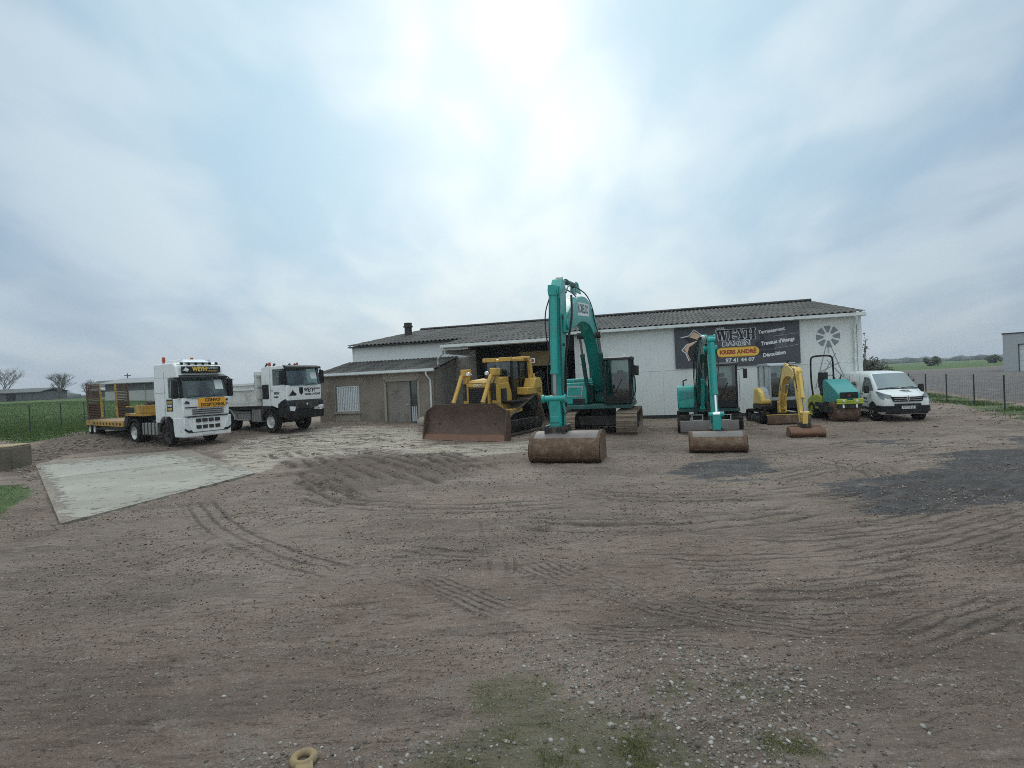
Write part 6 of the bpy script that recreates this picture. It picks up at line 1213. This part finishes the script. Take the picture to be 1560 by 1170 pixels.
b = MB(); b.prism([(-.62, .98), (-.55, .78), (.55, .78), (.62, .98), (.3, .96), (-.3, .96)], -2.765, -2.66, 'y'); gr = b.build('grille', 'black_plastic', vn, .008)
b = MB()
for z in (.83, .90): b.box(-.52, .52, -2.772, -2.766, z, z + .012)
b.build('grille_bar', 'rim_steel', gr)
b = MB(); e = [(-.075, .90), (0, 1.03), (.075, .90), (0, .77)]; i_ = [(-.035, .90), (0, .965), (.035, .90), (0, .835)]
for k in range(4): b.prism([e[k], e[(k + 1) % 4], i_[(k + 1) % 4], i_[k]], -2.80, -2.774, 'y')
b.build('diamond_badge', 'chrome', gr)
pl_ = MB().box(-.26, .26, -2.80, -2.787, .50, .61).build('number_plate', 'plate_white', vn); text(pl_, 'FW 518 XP', 'lettering', 'black_plastic', .095, face(0, -2.803, .555), width=.42)
b = MB(); b.tube([(-.55, -2.02, 1.30), (.0, -1.98, 1.33)], .012, 5); b.tube([(.1, -2.02, 1.30), (.6, -1.97, 1.33)], .012, 5); b.build('wiper', 'black_plastic', vn)
bon = Matrix.Translation((.12, -2.28, 1.165)) @ Matrix.Rotation(R(17), 4, 'X')
text(vn, 'WEYH', 'lettering', 'sign_black', .16, bon @ Matrix.Translation((0, .06, .012)), bold=.006, width=.36); text(vn, 'DAMIEN', 'lettering', 'sign_black', .09, bon @ Matrix.Translation((.06, -.07, .008)), width=.30)
sd = lambda y, z, x=-.984: face(x, y, z, yaw=-90)
text(vn, 'WEYH', 'lettering', 'sign_black', .30, sd(.30, 1.42, -.955), bold=.012, width=.55); text(vn, 'DAMIEN', 'lettering', 'sign_black', .16, sd(.30, 1.18, -.982), bold=.005, width=.5); 
for z, s2, w_ in ((1.62, 'Terrassement', .75), (1.42, "Travaux d'étangs", .85), (1.22, 'Démolition', .7)): text(vn, s2, 'lettering', 'sign_mid', .13, face(-.915 if z > 1.5 else (-.955 if z > 1.3 else -.98), 1.45, z, yaw=-90, tilt=-6, roll=8), width=w_)
text(vn, 'KREBS ANDRÉ', 'lettering', 'sign_black', .12, sd(.25, .92), bold=.004, width=.6); text(vn, 'WEYH', 'lettering', 'sign_black', .13, sd(-1.0, .86), bold=.004, width=.36); text(vn, '97 41 44 07', 'lettering', 'sign_black', .085, sd(-1.0, .72), width=.46)

def open_cab(root, H, low, yb, yt, zb, zt, roof, yr, pillar=.09):
    """lorry cab with real openings: lower shell, sleeper block, roof and pillars, and an interior behind the glass"""
    b = MB(); b.prism(low, -H, H); cab = b.build('cab', 'white_paint', root, .04, 3)
    b = MB(); b.prism([(yr, zb - .02), (yr, zt + .02), (max(p[0] for p in low), zt + .02), (max(p[0] for p in low), zb - .02)], -H + .001, H - .001); b.build('rear_cab_wall', 'white_paint', cab)
    b = MB(); b.prism(roof, -H, H); b.build('roof', 'white_paint', cab, .06, 3)
    for s_ in (-1, 1):
        x0, x1 = sorted((s_ * H, s_ * (H - pillar))); b = MB(); b.prism([(yb, zb - .01), (yb + .11, zb - .01), (yt + .11, zt + .01), (yt, zt + .01)], x0, x1); b.build('pillar', 'black_plastic', cab)
        MB().quad(*[(s_ * (H - .02), y, z) for y, z in ((yb + .12, zb + .02), (yt + .12, zt - .02), (yr - .01, zt - .02), (yr - .01, zb + .02))]).build('side_window', 'cab_glass', cab, smooth=False)
        b = MB(); xm = s_ * H * .48; b.box(xm - .24, xm + .24, yr - .55, yr - .12, zb - .35, zb - .12); b.box(xm - .23, xm + .23, yr - .16, yr - .04, zb - .2, zb + .42); b.box(xm - .13, xm + .13, yr - .15, yr - .06, zb + .44, zb + .66); b.build('seat', 'seat_fabric', cab, .03)
    b = MB(); b.prism([(yb + .05, zb - .005), (yb + .55, zb + .10), (yb + .62, zb - .005)], -H + .1, H - .1); b.build('dashboard', 'black_plastic', cab, .02)
    b = MB(); c = Vector((-H * .48 if False else H * .48, yb + .62, zb + .16)); b.tube([tuple(c + Vector((.21 * math.cos(a), .09 * math.sin(a), .19 * math.sin(a)))) for a in np.linspace(0, 2 * math.pi, 19)], .018, 6); b.build('steering_wheel', 'hose_black', cab)
    return cab

# ------------------------------------------------------------------ white tractor unit with low loader
TX, TY, TR = -14.45, 24.95, 57
tr = thing('tractor_truck', 'tall white tractor truck with yellow CONVOI EXCEPTIONNEL board on its front', 'truck', TX, TY, None, TR)
tr['label'] = 'tall white articulated truck tractor with an orange exceptional load board across its front'
H = 1.0
cabm = open_cab(tr, H, [(-1.36, .92), (-1.40, 1.30), (-1.39, 2.0), (-1.36, 2.04), (.90, 2.04), (.95, 2.0), (.95, .98), (.60, .98), (.52, 1.12), (.30, 1.24), (-.30, 1.24), (-.52, 1.12), (-.62, .92)][::1] + [], -1.37, -1.15, 2.04, 2.90, [(-1.15, 2.895), (-1.05, 3.05), (-.98, 3.38), (-.72, 3.56), (.82, 3.56), (.95, 3.45), (.95, 2.895)], -.25)
b = MB(); b.prism([(-1.46, .36), (-1.48, .62), (-1.43, 1.20), (-1.30, 1.22), (-.64, 1.22), (-.58, .95), (-.66, .36)], -H - .02, H + .02); bmp = b.build('bumper', 'white_paint', tr, .05, 3)
b = MB(); b.box(-.98, .98, -1.49, -1.40, 1.215, 1.25); b.build('bumper_line', 'black_plastic', tr)
for z in (.98, .70):
    for k in range(4): x = -.50 + k * .27; MB().box(x, x + .2, -1.50, -1.40, z, z + .15).build('vent', 'dark_steel', bmp)
b = MB(); b.box(-.26, .26, -1.505, -1.40, .43, .53); npl = b.build('number_plate', 'plate_white', bmp)
b = MB(); b.box(-.85, .85, -1.49, -1.4, .55, .575); b.build('lower_line', 'dark_steel', bmp)
for s_ in (-1, 1):
    b = MB(); b.prism([(s_ * 1.01, 1.22), (s_ * 1.01, .72), (s_ * .84, .60), (s_ * .70, .66), (s_ * .84, .98), (s_ * .87, 1.20)], -1.50, -1.30, 'y'); b.build('headlight', 'lamp_glass', bmp, .015)
    b = MB(); b.prism([(s_ * 1.02, .70), (s_ * .88, .58), (s_ * .68, .58), (s_ * .72, .66), (s_ * .86, .66), (s_ * .97, .74)], -1.515, -1.48, 'y'); b.build('lamp_surround', 'black_plastic', bmp)
b = MB(); b.loft([[(-H + .06, -1.40, 2.04), (-.6, -1.43, 1.98), (.6, -1.43, 1.98), (H - .06, -1.40, 2.04)], [(-H + .12, -1.18, 2.86), (-.6, -1.20, 2.88), (.6, -1.20, 2.88), (H - .12, -1.18, 2.86)]], closed=False); wsn = b.build('windscreen', 'cab_glass', tr)
b = MB(); b.prism([(-1.17, 2.90), (-1.42, 2.84), (-1.40, 2.94), (-1.12, 3.02)], -H + .02, H - .02); b.build('sun_visor', 'black_plastic', tr, .02)
b = MB(); b.quad((.45, -1.352, 2.36), (.82, -1.345, 2.36), (.80, -1.235, 2.78), (.45, -1.24, 2.78)); b.build('paper_notice', 'paper', wsn)
b = MB(); b.tube([(-.8, -1.425, 2.04), (-.1, -1.40, 2.12)], .014, 5); b.tube([(.0, -1.435, 2.04), (.7, -1.40, 2.12)], .014, 5); b.build('wiper', 'black_plastic', wsn)
b = MB(); b.box(-.82, .82, -1.18, -1.04, 3.10, 3.38); hs = b.build('header_sign', 'sign_black', tr, .02)
text(hs, 'WEYH', 'lettering', 'sign_yellow', .24, face(-.1, -1.186, 3.25), bold=.012, width=.62); text(hs, 'DAMIEN', 'lettering', 'sign_white', .12, face(.46, -1.186, 3.29), width=.44); text(hs, 'TERRASSEMENT', 'lettering', 'sign_yellow', .08, face(.46, -1.186, 3.17), width=.44)
b = MB(); b.prism([(-.8, 3.2), (-.68, 3.34), (-.55, 3.24), (-.62, 3.15)], -1.19, -1.183, 'y'); b.build('emblem', 'sign_white', hs)
b = MB(); b.box(-.34, .80, -1.50, -1.39, 1.60, 2.0); cs = b.build('load_board', 'sign_orange', tr, .01)
text(cs, 'CONVOI', 'lettering', 'sign_black', .19, face(.23, -1.506, 1.90), bold=.005, width=.66); text(cs, 'EXCEPTIONNEL', 'lettering', 'sign_black', .19, face(.23, -1.506, 1.70), bold=.005, width=1.04)
b = MB()
for k in range(3): b.box(-.62 + .0 * k, .72, -1.455, -1.38, 1.32 + k * .085, 1.355 + k * .085)
b.box(-.9, -.40, -1.45, -1.38, 1.60, 1.64); b.box(.82, .95, -1.45, -1.38, 1.7, 1.74); b.build('grille', 'dark_steel', tr)
b = MB(); b.prism([(-.92, 1.80), (-.72, 1.78), (-.74, 1.86), (-.85, 1.9)], -1.44, -1.39, 'y'); b.prism([(.84, 1.86), (.95, 1.84), (.93, 1.95)], -1.44, -1.38, 'y'); b.build('front_emblem', 'sign_black', tr)
for s_ in (-1, 1):
    b = MB(); b.prism([(-1.30, 2.02), (-1.30, 2.80), (-1.12, 2.84), (-1.08, 2.02)], s_ * (H + .08), s_ * (H + .30)); mr = b.build('mirror', 'black_plastic', tr, .04); b = MB(); b.tube([(s_ * H, -1.05, 2.85), (s_ * (H + .16), -1.15, 2.9), (s_ * (H + .2), -1.2, 2.82)], .025, 6); b.build('mirror_arm', 'black_plastic', mr)
    b = MB(); b.box(s_ * (H + .1), s_ * (H + .28), -1.075, -1.068, 2.1, 2.76); b.build('mirror_glass', 'lamp_glass', mr)
    b = MB(); b.box(*sorted((s_ * (H + .004), s_ * (H + .010))), -.62, -.10, 1.48, 2.0); dc = b.build('door_sign', 'sign_black', tr)
    for (nm, z, w_, c_) in (('WEYH', 1.86, .40, 'sign_yellow'), ('DAMIEN', 1.72, .36, 'sign_white'), ('KREBS', 1.57, .36, 'sign_yellow')): text(dc, nm, 'lettering', c_, .13, face(s_ * (H + .012), -.36, z, yaw=90 * s_), bold=.004, width=w_)
    b = MB(); b.box(*sorted((s_ * (H - .02), s_ * (H + .008))), .02, .05, 1.0, 3.2); b.box(*sorted((s_ * (H - .02), s_ * (H + .008))), -.06, .9, 2.28, 2.30); b.box(*sorted((s_ * (H - .02), s_ * (H + .02))), -.02, .12, 1.55, 1.60); b.build('door_seam', 'light_grey', tr)
    b = MB(); b.prism([(.62 * math.cos(a), .52 + .64 * math.sin(a)) for a in np.linspace(.12, math.pi - .12, 13)] + [(.54 * math.cos(a), .52 + .56 * math.sin(a)) for a in np.linspace(math.pi - .12, .12, 13)], s_ * (H - .35), s_ * (H + .03)); b.build('wheel_arch', 'black_plastic', tr)
    wheel(tr, s_ * (H - .15), 0, .51, .51, .30, 'dark_steel'); wheel(tr, s_ * (H - .28), 3.05, .51, .51, .55, 'rim_steel')
    b = MB(); b.box(*sorted((s_ * (H - .6), s_ * (H - .02))), .95, 2.3, .42, .98); ft = b.build('side_tank', 'tank_grey', tr, .05, 3)
    b = MB(); 
    for k in range(4): b.box(*sorted((s_ * (H - .62), s_ * H)), 1.05 + k * .33, 1.11 + k * .33, .40, 1.0)
    b.build('tank_strap', 'dark_steel', ft); b = MB(); b.prism([(3.05 + .64 * math.cos(a), .51 + .64 * math.sin(a)) for a in np.linspace(.5, math.pi - .3, 11)] + [(3.05 + .58 * math.cos(a), .51 + .58 * math.sin(a)) for a in np.linspace(math.pi - .3, .5, 11)], s_ * (H - .56), s_ * (H - .0)); b.build('mudguard', 'black_plastic', tr)
b = MB(); b.box(-.42, -.28, .6, 3.8, .75, 1.05); b.box(.28, .42, .6, 3.8, .75, 1.05); b.cyl((0, 2.9, 1.05), (0, 2.9, 1.15), .45, n=18); b.box(-.9, .9, .96, 1.4, .6, 1.1); b.build('chassis', 'dark_steel', tr)
b = MB(); b.prism([(-.9, 3.56), (-.3, 3.72), (.7, 3.70), (.85, 3.56)], -.55, .55); b.build('roof_hatch', 'white_paint', tr, .04)
for k in range(6):
    x = -.75 + k * .30; b = MB(); b.cyl((x, -1.02, 3.50), (x, -.94, 3.52), .055, n=12); b.build('roof_lamp', 'black_plastic', tr)
b = MB(); b.tube([(-.95, -.98, 3.46), (.95, -.98, 3.46)], .02, 6); b.build('lamp_bar', 'rim_steel', tr)
for x in (-.85, .35): b = MB(); b.cyl((x, .3, 3.05), (x, .3, 3.66), .05, n=10); b.cyl((x, .3, 3.66), (x, .3, 3.84), .075, .06, n=12); b.build('beacon', 'beacon', tr)
for x in (-.5, .7): b = MB(); b.tube([(x, -.2, 3.6), (x, -.5, 3.66)], [.03, .06], 8); b.build('air_horn', 'chrome', tr)

fw = Vector((math.sin(R(TR)), -math.cos(R(TR)))); q = Vector((TX, TY)) - fw * 2.9
tl_ = thing('low_loader', 'yellow low loader trailer with two tall folded loading ramps coupled behind the white truck', 'trailer', q.x, q.y, tz(-22, 30) - .06, 51); tl_.scale = (.82, .82, .82)
b = MB(); b.box(-1.2, 1.2, -1.35, 1.45, 1.26, 1.40); gn = b.build('gooseneck', 'trailer_yellow', tl_, .015)
b = MB(); b.prism([(1.10, 1.255), (1.48, 1.38), (1.75, .95), (1.75, .62), (1.35, .62), (1.10, 1.05)], -1.19, 1.19); b.box(-.5, .5, -1.2, 1.1, 1.05, 1.255); b.build('neck_frame', 'bay_dark', tl_, .01)
b = MB(); b.box(-1.21, -1.12, -1.34, -.25, 1.40, 1.86); b.box(1.12, 1.21, -1.34, -.25, 1.40, 1.86); b.box(-1.12, 1.12, -1.36, -1.28, 1.40, 1.86); b.build('side_board', 'trailer_yellow', gn, .015)
b = MB(); b.tube([(-1.17, .05, 1.80), (-1.17, 1.30, 1.80)], .03, 6); b.tube([(-1.17, 1.30, 1.42), (-1.17, 1.30, 1.83)], .03, 6); b.tube([(-1.17, .65, 1.42), (-1.17, .65, 1.8)], .025, 6); b.build('railing', 'trailer_yellow', gn)
b = MB(); b.box(-1.24, -1.205, .02, 1.2, 1.46, 1.72); b.build('tool_board', 'bay_dark', gn)
b = MB(); b.box(-1.27, 1.27, 1.76, 8.9, .62, .92); dk = b.build('deck', 'trailer_yellow', tl_, .015)
b = MB(); b.box(-1.2, 1.2, 1.8, 8.8, .922, .95); b.build('deck_planks', 'wood_deck', dk)
for s_ in (-1, 1):
    for k in range(9): y = 2.1 + k * .62; MB().box(*sorted((s_ * 1.272, s_ * 1.285)), y, y + .20, .70, .84).build('side_marking', 'dark_steel', dk)
b = MB(); b.box(-1.1, 1.1, 1.9, 7.0, .42, .615); b.box(-1.28, -1.2, 1.9, 6.9, .40, .45); b.box(1.2, 1.28, 1.9, 6.9, .40, .45); b.build('underframe', 'dark_steel', tl_)
for y in (7.25, 8.25):
    for s_ in (-1, 1): wheel(tl_, s_ * 1.0, y, .40, .40, .5, 'rim_steel')
for s_ in (-1, 1):
    x0, x1 = (-1.2, -.42) if s_ < 0 else (.42, 1.2); b = MB()
    xo, xi = (x0, x1 - .07) if s_ < 0 else (x1 - .07, x0)
    b.prism([(8.62, .95), (8.80, .95), (8.98, 3.35), (8.84, 3.35)], xo, xo + .07); rp_ = b.build('loading_ramp', 'ramp_rust', tl_, .008)
    b = MB(); b.prism([(8.62, .95), (8.80, .95), (8.98, 3.35), (8.84, 3.35)], xi, xi + .07); b.build('side_stile', 'trailer_yellow', rp_, .008); b = MB()
    for k in range(21): z = 1.02 + k * .110; y = 8.66 + .085 * (z - .95); b.box(x0 + .07, x1 - .07, y, y + .12, z, z + .078)
    b.box(x0 + .07, x1 - .07, 8.78, 8.80, 1.0, 3.3) if False else b.box(x0 + .08, x1 - .08, 8.86, 8.88, 1.0, 2.0); b.build('grating', 'ramp_rust', rp_)
    b = MB()
    for k in range(10): z = 1.1 + k * .22; y = 8.60 + .085 * (z - .95); xx = x1 if s_ < 0 else x0; b.box(xx - .05, xx + .05, y, y + .06, z, z + .10)
    b.build('ramp_cleat', 'trailer_yellow', rp_)
b = MB(); b.box(-1.22, 1.22, 8.9, 8.98, .5, .95); b.build('rear_beam', 'trailer_yellow', tl_)
hp = MB(); V = []; rnd = random.Random(4)
for k in range(60):
    x, y = rnd.uniform(-1.0, 1.0), rnd.uniform(-1.2, .1); z = 1.48 + .55 * max(0, 1 - (x / 1.15) ** 2) * max(0, 1 - ((y + .5) / .85) ** 2) * rnd.uniform(.5, 1.0); s_ = rnd.uniform(.12, .26)
    hp._add([(x + p[0] * s_ * rnd.uniform(.7, 1.2), y + p[1] * s_ * rnd.uniform(.7, 1.2), z + p[2] * s_ * .8) for p in IV], [tuple(f) for f in IF])
ho = hp.build('rubble_heap', 'heap_brown', smooth=False); tag(ho, 'dark brown heap of rubble lying on the trailer neck behind the white cab', 'heap'); ho.location = tl_.location; ho.rotation_euler = tl_.rotation_euler; ho.scale = tl_.scale

# ------------------------------------------------------------------ white tipper truck
tp = thing('tipper_truck', 'white tipper truck with black lower front parked between the tall truck and the brown annex', 'tipper truck', -11.1, 27.55, None, 58)
H = 0.98
cabm = open_cab(tp, H, [(-1.26, 1.30), (-1.30, 1.55), (-1.31, 2.2), (-1.27, 2.23), (.55, 2.23), (.60, 2.2), (.60, 1.25), (-.2, 1.25), (-.55, 1.15), (-1.0, 1.28)], -1.28, -1.13, 2.23, 3.0, [(-1.14, 2.995), (-1.10, 3.08), (-1.0, 3.16), (.50, 3.16), (.60, 3.05), (.60, 2.995)], -.25)
b = MB(); b.prism([(-1.40, .62), (-1.44, 1.0), (-1.36, 1.44), (-1.20, 1.60), (-.9, 1.50), (-.62, 1.35), (-.66, .72)], -H - .04, H + .04); bp2 = b.build('bumper', 'black_plastic', tp, .06, 3)
b = MB(); b.box(-.62, .62, -1.455, -1.38, 1.08, 1.38); b.build('grille', 'dark_steel', bp2, .02); b = MB(); b.prism([(-.05, 1.3), (0, 1.38), (.05, 1.3), (0, 1.22)], -1.475, -1.46, 'y'); b.build('badge', 'rim_steel', bp2)
b = MB(); b.box(.42, .92, -1.47, -1.42, 1.02, 1.13); npl = b.build('number_plate', 'plate_white', bp2); text(npl, 'EX 305 KD', 'lettering', 'black_plastic', .10, face(.67, -1.474, 1.075), width=.42)
for s_ in (-1, 1):
    b = MB(); b.prism([(s_ * .64, 1.20), (s_ * .94, 1.22), (s_ * .93, 1.02), (s_ * .71, .98)], -1.475, -1.40, 'y'); b.build('headlight', 'lamp_glass', bp2, .01)
b = MB(); b.loft([[(-H + .05, -1.32, 2.22), (-.5, -1.345, 2.18), (.5, -1.345, 2.18), (H - .05, -1.32, 2.22)], [(-H + .08, -1.17, 2.98), (-.5, -1.185, 3.0), (.5, -1.185, 3.0), (H - .08, -1.17, 2.98)]], closed=False); wsn = b.build('windscreen', 'cab_glass', tp)
b = MB(); b.quad((.40, -1.30, 2.5), (.76, -1.296, 2.5), (.74, -1.22, 2.82), (.40, -1.225, 2.82)); b.build('paper_notice', 'paper', wsn)
b = MB(); b.tube([(-.8, -1.34, 2.2), (-.1, -1.32, 2.28)], .014, 5); b.tube([(.0, -1.345, 2.2), (.7, -1.32, 2.28)], .014, 5); b.build('wiper', 'black_plastic', wsn)
b = MB(); b.prism([(-1.16, 3.0), (-1.40, 2.98), (-1.36, 3.10), (-1.0, 3.18)], -H + .02, H - .02); b.build('sun_visor', 'black_plastic', tp, .02)
text(tp, 'WEYH', 'lettering', 'sign_black', .30, face(.28, -1.306, 1.97), bold=.014, width=.62); text(tp, 'DAMIEN', 'lettering', 'sign_black', .13, face(.74, -1.306, 2.02), bold=.004, width=.32); text(tp, 'KREBS ANDRÉ', 'lettering', 'sign_black', .13, face(.45, -1.306, 1.76), bold=.005, width=.9)
b = MB(); b.prism([(-.30, 2.10), (-.08, 2.10), (-.08, 1.85), (-.19, 1.74), (-.30, 1.85)], -1.312, -1.306, 'y'); b.prism([(-.88, 1.72), (-.50, 1.72), (-.44, 1.80), (-.60, 1.90), (-.66, 2.0), (-.74, 1.88)], -1.312, -1.306, 'y'); b.build('emblem', 'sign_black', tp)
for s_ in (-1, 1):
    b = MB(); b.prism([(-1.26, 2.28), (-1.26, 2.92), (-1.1, 2.94), (-1.08, 2.28)], s_ * (H + .07), s_ * (H + .25)); mr = b.build('mirror', 'black_plastic', tp, .03); b = MB(); b.tube([(s_ * H, -1.0, 2.9), (s_ * (H + .16), -1.15, 2.95)], .022, 6); b.build('mirror_arm', 'black_plastic', mr)
    text(tp, 'WEYH', 'lettering', 'sign_black', .17, face(s_ * (H + .01), -.55, 1.86, yaw=90 * s_), bold=.006, width=.40); text(tp, 'DAMIEN', 'lettering', 'sign_black', .10, face(s_ * (H + .01), -.5, 1.68, yaw=90 * s_), bold=.003, width=.34)
    b = MB(); b.box(*sorted((s_ * (H - .02), s_ * (H + .008))), -.10, -.07, 1.3, 3.0); b.box(*sorted((s_ * (H - .02), s_ * (H + .02))), -.28, -.14, 1.98, 2.03); b.build('door_seam', 'light_grey', tp)
    b = MB(); b.box(*sorted((s_ * (H - .01), s_ * (H + .012))), .05, .55, 1.6, 2.3); b.build('air_intake', 'black_plastic', tp, .004)
    wheel(tp, s_ * (H - .14), 0, .51, .51, .30, 'rim_steel'); 
    for y in (3.55,): wheel(tp, s_ * (H - .26), y, .51, .51, .54, 'rim_steel')
    for yc in (0, 3.55): b = MB(); b.prism([(yc + .66 * math.cos(a), .52 + .66 * math.sin(a)) for a in np.linspace(.15, math.pi - .15, 13)] + [(yc + .60 * math.cos(a), .52 + .60 * math.sin(a)) for a in np.linspace(math.pi - .15, .15, 13)], *sorted((s_ * (H - .4), s_ * (H + .02)))); b.build('mudguard', 'light_grey' if yc else 'black_plastic', tp)
    b = MB(); b.box(*sorted((s_ * (H - .55), s_ * (H - .02))), .85, 1.55, .48, 1.12); b.build('fuel_tank', 'tank_grey', tp, .04, 3)
    b = MB(); b.tube([(s_ * (H - .05), 1.7, .60), (s_ * (H - .05), 2.85, .60)], .04, 6); b.tube([(s_ * (H - .05), 1.7, .98), (s_ * (H - .05), 2.85, .98)], .04, 6); b.box(*sorted((s_ * (H - .4), s_ * (H - .09))), 1.75, 2.8, .55, 1.0); b.build('side_guard', 'tank_grey', tp)
b = MB(); b.box(-.45, -.30, -1.0, 4.9, .78, 1.08); b.box(.30, .45, -1.0, 4.9, .78, 1.08); b.box(-.9, .9, -.25, .25, .42, .62); b.box(-.95, .95, .0, .8, .75, 1.24); b.box(-.92, .92, .82, 4.9, 1.085, 1.275); b.build('chassis', 'dark_steel', tp)
b = MB(); b.box(-1.16, 1.16, .78, 4.95, 1.28, 1.42); bo = b.build('tipper_body', 'dirty_white', tp, .01)
for s_ in (-1, 1):
    b = MB(); b.prism([(s_ * 1.10, 1.425), (s_ * 1.17, 1.425), (s_ * 1.17, 1.6), (s_ * 1.12, 1.95), (s_ * 1.16, 2.30), (s_ * 1.10, 2.30)], .90, 4.94, 'y'); sbd = b.build('side_board', 'dirty_white', bo, .008)
    b = MB(); b.box(*sorted((s_ * 1.14, s_ * 1.20)), .9, 4.94, 2.30, 2.40); b.box(*sorted((s_ * 1.10, s_ * 1.19)), .92, 4.9, 2.06, 2.13); b.build('rail', 'white_paint', sbd)
    b = MB(); b.box(*sorted((s_ * 1.12, s_ * 1.2)), 3.0, 3.1, 2.40, 2.62); b.build('hinge', 'dark_steel', sbd)
b = MB(); b.box(-1.17, 1.17, .78, .895, 1.425, 2.95); hb = b.build('headboard', 'dirty_white', bo, .01); b = MB()
for z in (2.1, 2.4, 2.7): b.box(-1.18, -1.172, .79, .885, z, z + .12)
for z in (1.6, 2.2, 2.7): b.box(-1.12, 1.12, .70, .778, z, z + .08)
b.build('rib', 'light_grey', hb); b = MB(); b.box(-1.10, 1.10, 4.96, 5.04, 1.42, 2.3); b.build('tailgate', 'dirty_white', bo)
for x in (-.8, .75): b = MB(); b.cyl((x, .15, 3.16), (x, .15, 3.36), .065, .055, n=12); b.build('beacon', 'beacon', tp)
for x in (-.95, -.55, .3, .6): b = MB(); b.tube([(x, .3, 3.15), (x, .12, 3.28)], [.02, .06], 8); b.build('air_horn', 'black_plastic', tp)

# ------------------------------------------------------------------ damp winter air
hz_ = MB().box(-5200, 5200, -60, 4800, -2.2, 13).build('haze', 'white_paint', smooth=False); tag(hz_, 'thin damp haze over the fields', kind='stuff')
m = bpy.data.materials.new('haze_air'); m.use_nodes = True; t = NT(m.node_tree); t.n.clear()
v = t.add('ShaderNodeVolumePrincipled', {'Color': (0.80, 0.86, 0.93), 'Density': 0.00045, 'Anisotropy': 0.2}); t.l.new(v.outputs[0], t.add('ShaderNodeOutputMaterial').inputs['Volume'])
hz_.data.materials.clear(); hz_.data.materials.append(m)
